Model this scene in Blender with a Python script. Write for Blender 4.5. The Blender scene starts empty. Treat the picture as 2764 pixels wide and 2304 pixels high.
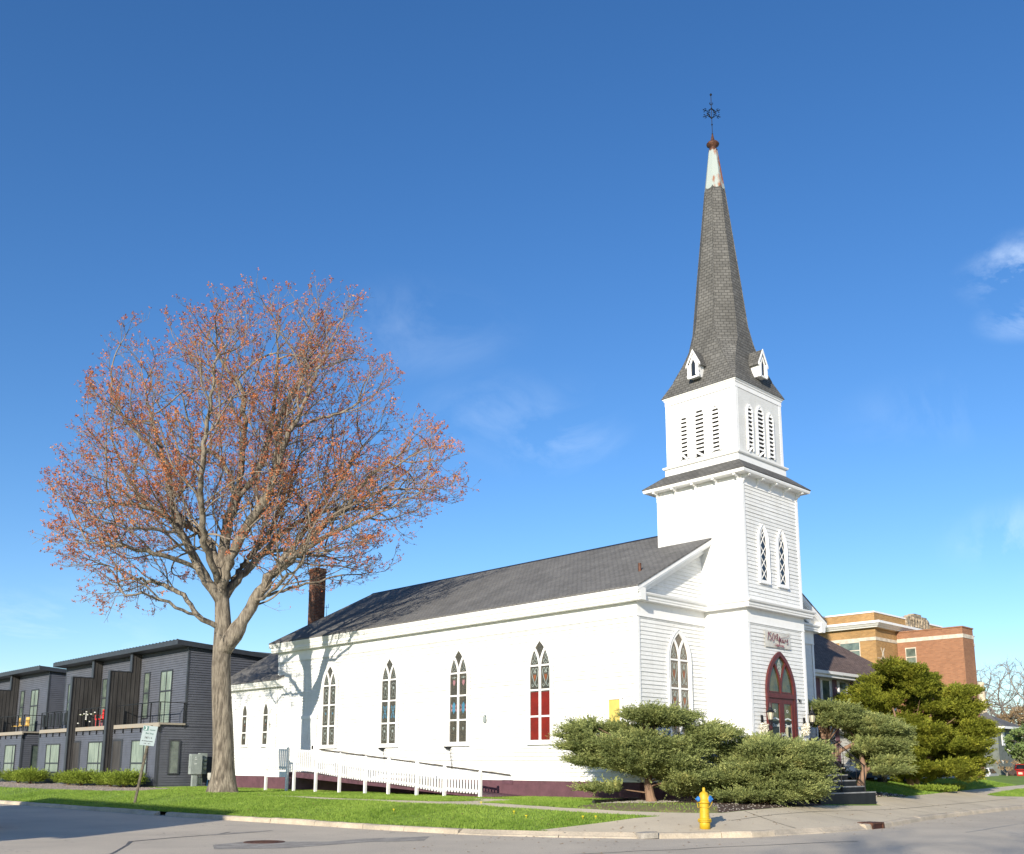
import bpy, bmesh, math, random
import numpy as np
from mathutils import Vector, Matrix, kdtree
from mathutils.geometry import delaunay_2d_cdt

R = math.radians
scene = bpy.context.scene
COL = scene.collection

# ------------------------------------------------------------------ camera
cam_d = bpy.data.cameras.new("camera")
cam = bpy.data.objects.new("camera", cam_d)
COL.objects.link(cam)
cam_d.sensor_fit = 'HORIZONTAL'
cam_d.sensor_width = 36.0
cam_d.lens = 35.006
cam_d.shift_y = 0.14659
cam_d.clip_start = 0.1
cam_d.clip_end = 3000
CAM = (-25.324, -20.26, 1.64)
cyaw, cpit, crol = 0.77, 0.187, 0.0022
fw = Vector((math.sin(cyaw)*math.cos(cpit), math.cos(cyaw)*math.cos(cpit), math.sin(cpit)))
rt = Vector((math.cos(cyaw), -math.sin(cyaw), 0)); up = rt.cross(fw)
rt2 = rt*math.cos(crol)+up*math.sin(crol); up2 = -rt*math.sin(crol)+up*math.cos(crol)
cam.matrix_world = Matrix(((rt2.x, up2.x, -fw.x, CAM[0]), (rt2.y, up2.y, -fw.y, CAM[1]), (rt2.z, up2.z, -fw.z, CAM[2]), (0, 0, 0, 1)))
scene.camera = cam

# ------------------------------------------------------------------ light
SUN_EL = R(19.5)
sdir = Vector((-0.917, -0.399, 0)).normalized()          # towards the sun, in plan
sun_vec = Vector((sdir.x*math.cos(SUN_EL), sdir.y*math.cos(SUN_EL), math.sin(SUN_EL)))
sd = bpy.data.lights.new("sun", 'SUN'); sd.energy = 3.6; sd.angle = R(0.5); sd.color = (1.0, 0.91, 0.77)
so = bpy.data.objects.new("sun", sd); COL.objects.link(so)
so.rotation_euler = (-sun_vec).to_track_quat('-Z', 'Y').to_euler()
so.location = (-40, -20, 40)

world = bpy.data.worlds.new("World"); scene.world = world; world.use_nodes = True
wn = world.node_tree; wn.nodes.clear()
wo = wn.nodes.new('ShaderNodeOutputWorld'); bg = wn.nodes.new('ShaderNodeBackground')
sky = wn.nodes.new('ShaderNodeTexSky'); sky.sky_type = 'NISHITA'; sky.sun_disc = False
sky.sun_elevation = SUN_EL; sky.sun_rotation = math.atan2(sdir.x, sdir.y)
sky.altitude = 200; sky.air_density = 1.0; sky.dust_density = 0.35; sky.ozone_density = 3.2
bg.inputs[1].default_value = 0.092
CLOUDS = [((.655, .672, .338), .13, .13), ((.69, .652, .315), .10, .20), ((.874, .243, .42), .085, .9), ((.870, .262, .383), .055, .7), ((.934, .290, .20), .10, .40), ((.565, .714, .415), .13, .10), ((.31, .945, .104), .16, .35), ((.877, .36, .318), .10, .12)]
# thin cirrus wisps that belong to the sky itself
tc = wn.nodes.new('ShaderNodeTexCoord')
mp = wn.nodes.new('ShaderNodeMapping'); mp.inputs['Scale'].default_value = (4.0, 4.0, 5.5); mp.inputs['Rotation'].default_value = (0.12, 0.1, 0.5)
mp.inputs['Location'].default_value = (0.9, 2.2, 1.15)
nz = wn.nodes.new('ShaderNodeTexNoise'); nz.inputs['Scale'].default_value = 1.3; nz.inputs['Detail'].default_value = 9; nz.inputs['Roughness'].default_value = 0.62; nz.inputs['Distortion'].default_value = 1.6
cr = wn.nodes.new('ShaderNodeMapRange'); cr.inputs[1].default_value = 0.45; cr.inputs[2].default_value = 0.68
msk = None
for (cx_, cy_, cz_), rad_, amp_ in CLOUDS:
    vs_ = wn.nodes.new('ShaderNodeVectorMath'); vs_.operation = 'MULTIPLY'; vs_.inputs[1].default_value = (1, 1, 2.2); wn.links.new(tc.outputs['Generated'], vs_.inputs[0])
    di = wn.nodes.new('ShaderNodeVectorMath'); di.operation = 'DISTANCE'; di.inputs[1].default_value = (cx_, cy_, cz_*2.2); wn.links.new(vs_.outputs[0], di.inputs[0])
    rg = wn.nodes.new('ShaderNodeMapRange'); rg.interpolation_type = 'SMOOTHSTEP'; rg.inputs[1].default_value = rad_; rg.inputs[2].default_value = 0; rg.inputs[3].default_value = 0; rg.inputs[4].default_value = amp_; wn.links.new(di.outputs['Value'], rg.inputs[0])
    if msk is None: msk = rg.outputs[0]
    else:
        ad_ = wn.nodes.new('ShaderNodeMath'); ad_.operation = 'MAXIMUM'; wn.links.new(msk, ad_.inputs[0]); wn.links.new(rg.outputs[0], ad_.inputs[1]); msk = ad_.outputs[0]
ml_ = wn.nodes.new('ShaderNodeMath'); ml_.operation = 'MULTIPLY'; wn.links.new(cr.outputs[0], ml_.inputs[0]); wn.links.new(msk, ml_.inputs[1])
mx = wn.nodes.new('ShaderNodeMix'); mx.data_type = 'RGBA'
mx.inputs['B'].default_value = (6.5, 7.4, 8.4, 1)
wn.links.new(tc.outputs['Generated'], mp.inputs[0]); wn.links.new(mp.outputs[0], nz.inputs[0])
wn.links.new(nz.outputs[0], cr.inputs[0]); wn.links.new(ml_.outputs[0], mx.inputs['Factor'])
hs_ = wn.nodes.new('ShaderNodeHueSaturation'); hs_.inputs['Saturation'].default_value = 1.22; hs_.inputs['Hue'].default_value = 0.507; wn.links.new(sky.outputs[0], hs_.inputs['Color']); wn.links.new(hs_.outputs[0], mx.inputs['A']); wn.links.new(mx.outputs['Result'], bg.inputs[0])
wn.links.new(bg.outputs[0], wo.inputs[0])

vs = scene.view_settings
vs.view_transform = 'Standard'; vs.look = 'None'; vs.gamma = 1.0; vs.use_curve_mapping = False
vs.exposure = 0.95

# ------------------------------------------------------------------ materials
def newmat(name):
    m = bpy.data.materials.new(name); m.use_nodes = True
    nt = m.node_tree; b = nt.nodes['Principled BSDF']
    return m, nt, b
def N(nt, t, **kw):
    n = nt.nodes.new(t)
    for k, v in kw.items():
        if k.startswith('i_'): n.inputs[k[2:].replace('_', ' ')].default_value = v
        else: setattr(n, k, v)
    return n
def L(nt, a, b): nt.links.new(a, b)
def c4(c): return (c[0], c[1], c[2], 1)
def mat(name, col, rough=0.6, var=0.12, scale=3.0, col2=None, metal=0.0, bump=0.0, bscale=40.0, spec=0.4, fine=0.0, stretch=(1, 1, 1), thr=None):
    """painted / plain surface: base colour broken up by two noise layers, optional bump"""
    m, nt, b = newmat(name)
    b.inputs['Roughness'].default_value = rough; b.inputs['Metallic'].default_value = metal
    b.inputs['Specular IOR Level'].default_value = spec
    t = N(nt, 'ShaderNodeTexCoord'); mpn = N(nt, 'ShaderNodeMapping'); mpn.inputs['Scale'].default_value = stretch
    L(nt, t.outputs['Object'], mpn.inputs[0])
    n1 = N(nt, 'ShaderNodeTexNoise', i_Scale=scale, i_Detail=6.0, i_Roughness=0.6); L(nt, mpn.outputs[0], n1.inputs[0])
    mr = N(nt, 'ShaderNodeMapRange'); lo, hi = thr or (0.35, 0.65)
    mr.inputs[1].default_value = lo; mr.inputs[2].default_value = hi
    L(nt, n1.outputs[0], mr.inputs[0])
    mxn = N(nt, 'ShaderNodeMix', data_type='RGBA')
    c2 = col2 or tuple(x*(1-2*var) for x in col); c1 = col if col2 else tuple(min(1, x*(1+var)) for x in col)
    mxn.inputs['A'].default_value = c4(c1); mxn.inputs['B'].default_value = c4(c2)
    L(nt, mr.outputs[0], mxn.inputs['Factor']); out = mxn.outputs['Result']
    if fine:
        n2 = N(nt, 'ShaderNodeTexNoise', i_Scale=bscale, i_Detail=3.0); L(nt, mpn.outputs[0], n2.inputs[0])
        r2 = N(nt, 'ShaderNodeMapRange'); r2.inputs[1].default_value = .3; r2.inputs[2].default_value = .7; r2.inputs[3].default_value = 1-fine; r2.inputs[4].default_value = 1+fine
        L(nt, n2.outputs[0], r2.inputs[0])
        mm = N(nt, 'ShaderNodeVectorMath', operation='SCALE'); L(nt, out, mm.inputs[0]); L(nt, r2.outputs[0], mm.inputs['Scale']); out = mm.outputs[0]
    L(nt, out, b.inputs['Base Color'])
    if bump:
        n3 = N(nt, 'ShaderNodeTexNoise', i_Scale=bscale, i_Detail=4.0); L(nt, mpn.outputs[0], n3.inputs[0])
        bp = N(nt, 'ShaderNodeBump', i_Strength=bump, i_Distance=0.02); L(nt, n3.outputs[0], bp.inputs['Height']); L(nt, bp.outputs[0], b.inputs['Normal'])
    return m
def brickmat(name, c1, c2, mortar, w, h, msize, rough=0.85, bump=0.5, squash=0.5, var=0.35, nsc=0.7, dist=0.01):
    """courses laid out in metres on the UVs (u along the face, v up the face)"""
    m, nt, b = newmat(name)
    uv = N(nt, 'ShaderNodeUVMap'); uv.uv_map = 'metric'
    br = N(nt, 'ShaderNodeTexBrick', i_Color1=c4(c1), i_Color2=c4(c2), i_Mortar=c4(mortar), i_Scale=1.0)
    br.inputs['Mortar Size'].default_value = msize; br.inputs['Brick Width'].default_value = w; br.inputs['Row Height'].default_value = h
    br.inputs['Mortar Smooth'].default_value = 0.2; br.offset = squash
    L(nt, uv.outputs[0], br.inputs['Vector'])
    nn = N(nt, 'ShaderNodeTexNoise', i_Scale=nsc, i_Detail=7.0, i_Roughness=0.65); L(nt, uv.outputs[0], nn.inputs[0])
    mr = N(nt, 'ShaderNodeMapRange'); mr.inputs[1].default_value = .3; mr.inputs[2].default_value = .7; mr.inputs[3].default_value = 1-var; mr.inputs[4].default_value = 1+var*.6
    L(nt, nn.outputs[0], mr.inputs[0])
    mm = N(nt, 'ShaderNodeVectorMath', operation='SCALE'); L(nt, br.outputs[0], mm.inputs[0]); L(nt, mr.outputs[0], mm.inputs['Scale'])
    L(nt, mm.outputs[0], b.inputs['Base Color']); b.inputs['Roughness'].default_value = rough; b.inputs['Specular IOR Level'].default_value = .25
    inv = N(nt, 'ShaderNodeMath', operation='SUBTRACT'); inv.inputs[0].default_value = 1; L(nt, br.outputs['Fac'], inv.inputs[1])
    bp = N(nt, 'ShaderNodeBump', i_Strength=bump, i_Distance=dist); L(nt, inv.outputs[0], bp.inputs['Height']); L(nt, bp.outputs[0], b.inputs['Normal'])
    return m
def foliage(name, dark, light, scale=1.6, rough=0.7, trans=0.15, thr=(.3, .7), tip=None):
    m, nt, b = newmat(name)
    t = N(nt, 'ShaderNodeTexCoord')
    n1 = N(nt, 'ShaderNodeTexNoise', i_Scale=scale, i_Detail=3.0, i_Roughness=.6); L(nt, t.outputs['Object'], n1.inputs[0])
    n2 = N(nt, 'ShaderNodeTexNoise', i_Scale=scale*14, i_Detail=2.0); L(nt, t.outputs['Object'], n2.inputs[0])
    ad = N(nt, 'ShaderNodeMath', operation='ADD'); L(nt, n1.outputs[0], ad.inputs[0]); L(nt, n2.outputs[0], ad.inputs[1])
    hf = N(nt, 'ShaderNodeMath', operation='MULTIPLY'); hf.inputs[1].default_value = .5; L(nt, ad.outputs[0], hf.inputs[0])
    mr = N(nt, 'ShaderNodeMapRange'); mr.inputs[1].default_value = thr[0]+.08; mr.inputs[2].default_value = thr[1]-.08; L(nt, hf.outputs[0], mr.inputs[0])
    rp = N(nt, 'ShaderNodeValToRGB'); rp.color_ramp.elements[0].color = c4(dark); rp.color_ramp.elements[1].color = c4(light)
    if tip:
        e = rp.color_ramp.elements.new(.93); e.color = c4(light); rp.color_ramp.elements[-1].color = c4(tip)
    L(nt, mr.outputs[0], rp.inputs[0]); L(nt, rp.outputs[0], b.inputs['Base Color'])
    b.inputs['Roughness'].default_value = rough; b.inputs['Specular IOR Level'].default_value = .25
    tr = N(nt, 'ShaderNodeBsdfTranslucent'); L(nt, rp.outputs[0], tr.inputs[0])
    ms = N(nt, 'ShaderNodeMixShader'); ms.inputs[0].default_value = trans
    o = nt.nodes['Material Output']; L(nt, b.outputs[0], ms.inputs[1]); L(nt, tr.outputs[0], ms.inputs[2]); L(nt, ms.outputs[0], o.inputs[0])
    return m
def cracks(m, scale, width, dark):
    """irregular cracks: edges of distorted cells, only where a slow noise allows them"""
    nt = m.node_tree; b = nt.nodes['Principled BSDF']; src = b.inputs['Base Color'].links[0].from_socket
    t = N(nt, 'ShaderNodeTexCoord'); nz_ = N(nt, 'ShaderNodeTexNoise', i_Scale=1.3, i_Detail=6.0); L(nt, t.outputs['Object'], nz_.inputs[0])
    ad = N(nt, 'ShaderNodeVectorMath', operation='MULTIPLY_ADD'); ad.inputs[1].default_value = (1.6, 1.6, 0); L(nt, nz_.outputs['Color'], ad.inputs[0]); L(nt, t.outputs['Object'], ad.inputs[2])
    v = N(nt, 'ShaderNodeTexVoronoi', feature='DISTANCE_TO_EDGE', i_Scale=scale); L(nt, ad.outputs[0], v.inputs['Vector'])
    r = N(nt, 'ShaderNodeMapRange'); r.inputs[1].default_value = 0; r.inputs[2].default_value = width; r.inputs[3].default_value = dark; r.inputs[4].default_value = 0; L(nt, v.outputs[0], r.inputs[0])
    n2 = N(nt, 'ShaderNodeTexNoise', i_Scale=.25, i_Detail=2.0); L(nt, t.outputs['Object'], n2.inputs[0]); r2 = N(nt, 'ShaderNodeMapRange'); r2.inputs[1].default_value = .42; r2.inputs[2].default_value = .6; L(nt, n2.outputs[0], r2.inputs[0])
    mu = N(nt, 'ShaderNodeMath', operation='MULTIPLY'); L(nt, r.outputs[0], mu.inputs[0]); L(nt, r2.outputs[0], mu.inputs[1])
    mx_ = N(nt, 'ShaderNodeMix', data_type='RGBA'); mx_.inputs['B'].default_value = (.05, .045, .04, 1); L(nt, mu.outputs[0], mx_.inputs['Factor']); L(nt, src, mx_.inputs['A']); L(nt, mx_.outputs['Result'], b.inputs['Base Color'])
def chips(m):
    """short horizontal flakes where the paint has gone, and faint runs of dirt"""
    nt = m.node_tree; b = nt.nodes['Principled BSDF']; src = b.inputs['Base Color'].links[0].from_socket; t = N(nt, 'ShaderNodeTexCoord')
    for sc, st_, lo, hi, col, amt in ((3.2, (1, .45, 9), .685, .70, (.40, .36, .29), .8), (1.4, (3, 3, .25), .52, .75, (.52, .51, .47), .35)):
        mp_ = N(nt, 'ShaderNodeMapping'); mp_.inputs['Scale'].default_value = st_; L(nt, t.outputs['Object'], mp_.inputs[0])
        n_ = N(nt, 'ShaderNodeTexNoise', i_Scale=sc, i_Detail=5.0); L(nt, mp_.outputs[0], n_.inputs[0])
        r = N(nt, 'ShaderNodeMapRange'); r.inputs[1].default_value = lo; r.inputs[2].default_value = hi; r.inputs[4].default_value = amt; L(nt, n_.outputs[0], r.inputs[0])
        x = N(nt, 'ShaderNodeMix', data_type='RGBA'); x.inputs['B'].default_value = c4(col); L(nt, r.outputs[0], x.inputs['Factor']); L(nt, src, x.inputs['A']); src = x.outputs['Result']
    L(nt, src, b.inputs['Base Color'])
def glassmat(name, col=(.02, .024, .028), rough=.08, var=.5, sc=5.0, spec=.6):
    return mat(name, col, rough=rough, var=var*.5, scale=sc, spec=spec)

M = {}
M['white'] = mat('white_paint', (.71, .715, .70), rough=.6, var=.025, scale=.9, col2=(.62, .62, .595), spec=.25, bump=.08, bscale=9, thr=(.42, .85), stretch=(1, 1, 2.5), fine=.05)
chips(M['white'])
M['white_old'] = mat('weathered_white_paint', (.78, .78, .755), rough=.65, scale=2.2, col2=(.42, .37, .28), thr=(.66, .80), spec=.3, stretch=(1, 1, 3))
M['white_trim'] = mat('white_trim_paint', (.80, .80, .785), rough=.5, var=.03, scale=4, col2=(.70, .69, .66), thr=(.5, .85), spec=.35)
M['maroon_base'] = mat('maroon_foundation_paint', (.115, .052, .066), rough=.8, var=.12, scale=2.5, bump=.25, bscale=25, fine=.08)
M['maroon_wood'] = mat('maroon_ramp_paint', (.10, .045, .06), rough=.7, var=.15, scale=4)
M['door_red'] = mat('door_red_paint', (.10, .020, .019), rough=.45, var=.12, scale=5)
M['shingle'] = brickmat('grey_asphalt_shingle', (.168, .165, .158), (.138, .135, .13), (.085, .083, .08), .22, .14, .012, bump=.6, var=.28, nsc=.9)
M['shingle_spire'] = brickmat('spire_shingle', (.150, .147, .138), (.108, .106, .10), (.065, .064, .06), .22, .125, .012, bump=.8, var=.3, nsc=.8, dist=.02)
M['shingle_brown'] = brickmat('brown_asphalt_shingle', (.21, .145, .115), (.14, .095, .078), (.04, .03, .025), .24, .13, .012, bump=.5, var=.2)
M['flash'] = mat('dark_metal_flashing', (.035, .034, .033), rough=.5, var=.2, metal=.3)
M['brick_chim'] = brickmat('chimney_brick', (.27, .09, .045), (.13, .05, .032), (.22, .17, .13), .21, .078, .012, bump=.6, var=.45, nsc=1.8)
M['brick_yel'] = brickmat('ochre_brick', (.43, .245, .095), (.32, .18, .07), (.34, .25, .13), .24, .085, .01, bump=.3, var=.2, nsc=.5)
M['brick_red'] = brickmat('orange_brown_brick', (.36, .17, .09), (.27, .125, .067), (.27, .17, .11), .24, .085, .01, bump=.3, var=.12, nsc=.4)
M['stone'] = mat('limestone', (.58, .52, .42), rough=.8, var=.12, scale=3)
M['stone_old'] = mat('carved_weathered_stone', (.34, .28, .2), rough=.9, var=.35, scale=4, bump=.5, bscale=12)
M['zinc'] = mat('pale_spire_metal', (.34, .39, .365), rough=.5, scale=1.5, col2=(.27, .10, .045), thr=(.55, .64), spec=.4, stretch=(1.6, 1.6, .55))
M['rust'] = mat('rusty_iron', (.115, .05, .03), rough=.65, var=.3, scale=9, metal=.3)
M['iron'] = mat('black_iron', (.018, .018, .02), rough=.45, var=.15, metal=.4)
M['black_step'] = mat('black_painted_steps', (.012, .013, .015), rough=.6, var=.2, scale=3, spec=.3)
M['step_edge'] = mat('lit_step_edge', (.28, .28, .28), rough=.6, var=.15)  # pale grey paints the lit look of the step edges into the colour
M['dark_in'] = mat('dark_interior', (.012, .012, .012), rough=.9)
M['glass'] = glassmat('window_glass')
M['stained'] = mat('leaded_stained_glass', (.035, .034, .028), rough=.22, scale=26, col2=(.095, .082, .058), thr=(.42, .62), spec=.6, bump=.25, bscale=30)
M['stained_f'] = mat('amber_leaded_glass', (.07, .055, .035), rough=.2, scale=24, col2=(.17, .14, .10), thr=(.4, .62), spec=.6, bump=.2, bscale=30)
M['red_glass'] = mat('red_window_panel', (.20, .012, .004), rough=.4, var=.18, scale=2.5, col2=(.12, .01, .005), spec=.4)
M['lead_pale'] = mat('pale_glass_ornament', (.36, .42, .40), rough=.4, var=.1)
M['glass_blue'] = mat('blue_glass_ornament', (.07, .22, .34), rough=.3, var=.2)
M['glass_pink'] = mat('pink_glass_ornament', (.36, .18, .20), rough=.3, var=.2)
M['glass_orange'] = mat('orange_glass_ornament', (.24, .08, .03), rough=.3, var=.2)
M['yellow_board'] = mat('yellow_window_board', (.62, .47, .12), rough=.6, var=.05)
M['door_glass'] = mat('tinted_door_glass', (.10, .085, .028), rough=.1, scale=2.0, col2=(.03, .035, .02), spec=.7, thr=(.4, .6))
M['black_panel'] = mat('black_sign_panel', (.02, .03, .03), rough=.35)
M['paper'] = mat('cream_paper', (.62, .58, .36), rough=.7, var=.05)
M['text_white'] = mat('white_lettering', (.6, .64, .62), rough=.5, var=.02)
M['text_dark'] = mat('dark_lettering', (.02, .03, .035), rough=.5, var=.02)
M['text_maroon'] = mat('maroon_lettering', (.20, .055, .075), rough=.6, var=.15)
M['banner'] = mat('banner_cloth', (.60, .59, .55), rough=.8, var=.04, scale=5, col2=(.50, .49, .44))
M['swag'] = mat('cream_silk_petals', (.74, .70, .58), rough=.8, var=.06, scale=20)
M['lamp_glass'] = mat('clear_lantern_glass', (.55, .50, .38), rough=.15, var=.1, scale=9)
M['siding_grey'] = mat('slate_grey_siding', (.095, .103, .125), rough=.5, var=.06, scale=2.0, spec=.4)
M['trim_dark'] = mat('charcoal_trim', (.040, .046, .056), rough=.45, var=.08)
M['fin'] = mat('dark_brown_boards', (.050, .048, .047), rough=.7, var=.2, scale=3, stretch=(1, 1, .2))
M['beam'] = mat('weathered_timber', (.30, .27, .22), rough=.8, scale=2.5, col2=(.36, .2, .1), thr=(.60, .72), stretch=(1, .6, 2))
M['curtain'] = mat('pale_curtain_behind_glass', (.30, .36, .30), rough=.25, scale=3.4, col2=(.10, .14, .12), stretch=(6, 6, .25), spec=.7)
M['glass_town'] = mat('reflective_window', (.06, .085, .075), rough=.08, scale=1.5, col2=(.16, .2, .16), spec=.8)
M['meter'] = mat('galvanised_grey_paint', (.27, .31, .30), rough=.5, var=.08)
M['meter_glass'] = mat('meter_dial', (.60, .60, .50), rough=.25, var=.15, scale=14)
M['hyd_yellow'] = mat('hydrant_yellow', (.52, .34, .012), rough=.55, scale=8, col2=(.30, .18, .02), thr=(.55, .75), spec=.5)
M['hyd_blue'] = mat('hydrant_blue', (.03, .17, .46), rough=.42, var=.15, scale=14)
M['concrete'] = mat('pavement_concrete', (.60, .515, .375), rough=.85, scale=.55, col2=(.49, .42, .31), bump=.15, bscale=35, fine=.07, thr=(.35, .7))
M['curb'] = mat('curb_concrete', (.52, .44, .33), rough=.88, scale=1.1, col2=(.34, .295, .23), bump=.3, bscale=22, fine=.12)
M['asphalt'] = mat('worn_asphalt', (.57, .50, .395), rough=.95, scale=.30, col2=(.44, .39, .315), bump=.4, bscale=45, fine=.22, thr=(.3, .72), spec=.15)
cracks(M['asphalt'], .55, .006, .6)
M['tar'] = mat('tar_seam', (.13, .125, .115), rough=.6, var=.2)
M['patch_asph'] = mat('dark_road_patch', (.32, .295, .255), rough=.95, var=.15, bump=.3, bscale=45, fine=.2)
M['soil'] = mat('bark_mulch', (.10, .062, .042), rough=.95, scale=3, col2=(.055, .035, .026), bump=.9, bscale=28, fine=.35)
M['thin_grass'] = mat('thin_dry_turf', (.20, .20, .065), rough=.95, scale=2.0, col2=(.19, .135, .08), bump=.6, bscale=30, fine=.3)
M['lawn'] = mat('lawn_turf', (.175, .28, .036), rough=.9, scale=.45, col2=(.15, .22, .036), bump=.7, bscale=32, fine=.22)
M['blade'] = foliage('grass_blades', (.14, .24, .028), (.29, .41, .07), scale=.35, trans=.25)
M['gravel'] = mat('pinkish_gravel', (.40, .33, .27), rough=.9, var=.25, scale=12, bump=.8, bscale=20, fine=.25)
M['pebble'] = mat('pale_pebble', (.50, .45, .38), rough=.8, var=.2, scale=6)
M['rock'] = mat('brown_fieldstone', (.24, .14, .09), rough=.85, var=.2, scale=4, bump=.4, bscale=10)
M['bark'] = mat('maple_bark', (.25, .215, .165), rough=.9, scale=9, col2=(.10, .083, .063), bump=1.0, bscale=22, fine=.3, stretch=(1, 1, .16), thr=(.4, .6))
M['twig'] = mat('maple_twig_bark', (.30, .25, .195), rough=.85, scale=3, col2=(.15, .12, .09), fine=.1, bscale=20)
M['bud'] = foliage('maple_blossom', (.40, .12, .075), (.66, .26, .10), scale=.6, trans=.3, tip=(.74, .38, .11))
M['cedar_bark'] = mat('juniper_bark', (.30, .19, .12), rough=.85, scale=5, col2=(.16, .10, .07), bump=.8, bscale=14, stretch=(1, 1, .3))
M['juniper'] = foliage('juniper_foliage', (.13, .17, .058), (.41, .45, .16), scale=1.9, trans=.25, tip=(.56, .51, .19))
M['yew'] = foliage('golden_yew_foliage', (.11, .14, .014), (.34, .355, .042), scale=1.4, trans=.25, tip=(.52, .46, .06))
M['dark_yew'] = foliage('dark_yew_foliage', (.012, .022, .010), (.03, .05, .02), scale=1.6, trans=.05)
M['low_juniper'] = foliage('lime_juniper_foliage', (.10, .15, .015), (.29, .37, .05), scale=1.8, trans=.15)
M['far_twig'] = mat('bare_grey_twigs', (.24, .21, .18), rough=.9, var=.2)
M['far_bud'] = foliage('brown_budding_twigs', (.20, .13, .07), (.34, .25, .13), scale=.7)
M['spring'] = foliage('spring_leaves', (.10, .17, .05), (.27, .36, .12), scale=1.0, trans=.25)
M['blossom'] = mat('white_blossom', (.75, .75, .7), rough=.8)
M['dandelion'] = mat('dandelion_yellow', (.75, .6, .02), rough=.7)
M['carpaint_white'] = mat('white_car_paint', (.7, .71, .72), rough=.25, var=.02, spec=.6)
M['carpaint_silver'] = mat('silver_blue_car_paint', (.07, .10, .15), rough=.25, var=.04, spec=.6, metal=.3)
M['carpaint_red'] = mat('red_car_paint', (.35, .025, .02), rough=.25, var=.04, spec=.6)
M['tyre'] = mat('tyre_rubber', (.02, .02, .02), rough=.8)
M['chrome'] = mat('wheel_metal', (.45, .45, .46), rough=.3, metal=.8)
M['mauve'] = mat('mauve_paint', (.22, .12, .15), rough=.6)
M['grey_house'] = mat('sage_grey_siding', (.16, .18, .165), rough=.7)
M['plastic_red'] = mat('red_plastic', (.62, .03, .03), rough=.45)
M['cushion'] = mat('yellow_cushion', (.66, .42, .12), rough=.8)
M['tank'] = mat('cream_plastic', (.42, .42, .38), rough=.5)
M['blue_plastic'] = mat('blue_bin_plastic', (.02, .09, .22), rough=.5)
M['post_steel'] = mat('rusty_green_steel', (.09, .075, .045), rough=.6, var=.3, scale=8)
M['sign_face'] = mat('sign_sheet', (.24, .31, .32), rough=.4, var=.04)
M['sign_green'] = mat('sign_teal', (.005, .11, .10), rough=.4, var=.05)
M['house_cream'] = mat('cream_clapboard', (.5, .46, .38), rough=.7, var=.05)

# ------------------------------------------------------------------ mesh helper
def metric_uv(me):
    """project every face onto its own plane: u horizontal, v up the slope, in metres"""
    n = len(me.loops)
    if n == 0: return
    uvl = me.uv_layers.new(name='metric')
    co = np.empty(len(me.vertices)*3); me.vertices.foreach_get('co', co); co = co.reshape(-1, 3)
    li = np.empty(n, dtype=np.int64); me.loops.foreach_get('vertex_index', li)
    nf = len(me.polygons)
    nr = np.empty(nf*3); me.polygons.foreach_get('normal', nr); nr = nr.reshape(-1, 3)
    lt = np.empty(nf, dtype=np.int64); me.polygons.foreach_get('loop_total', lt)
    pn = np.repeat(nr, lt, axis=0)
    flat = np.abs(pn[:, 2]) > .995
    t = np.stack([-pn[:, 1], pn[:, 0], np.zeros(n)], 1); ln = np.linalg.norm(t, axis=1); ln[ln < 1e-6] = 1; t /= ln[:, None]
    t[flat] = (1, 0, 0); bb = np.cross(pn, t); bb[flat] = (0, 1, 0)
    P = co[li]; uv = np.stack([(P*t).sum(1), (P*bb).sum(1)], 1)
    uvl.data.foreach_set('uv', uv.astype(np.float32).ravel())

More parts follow.
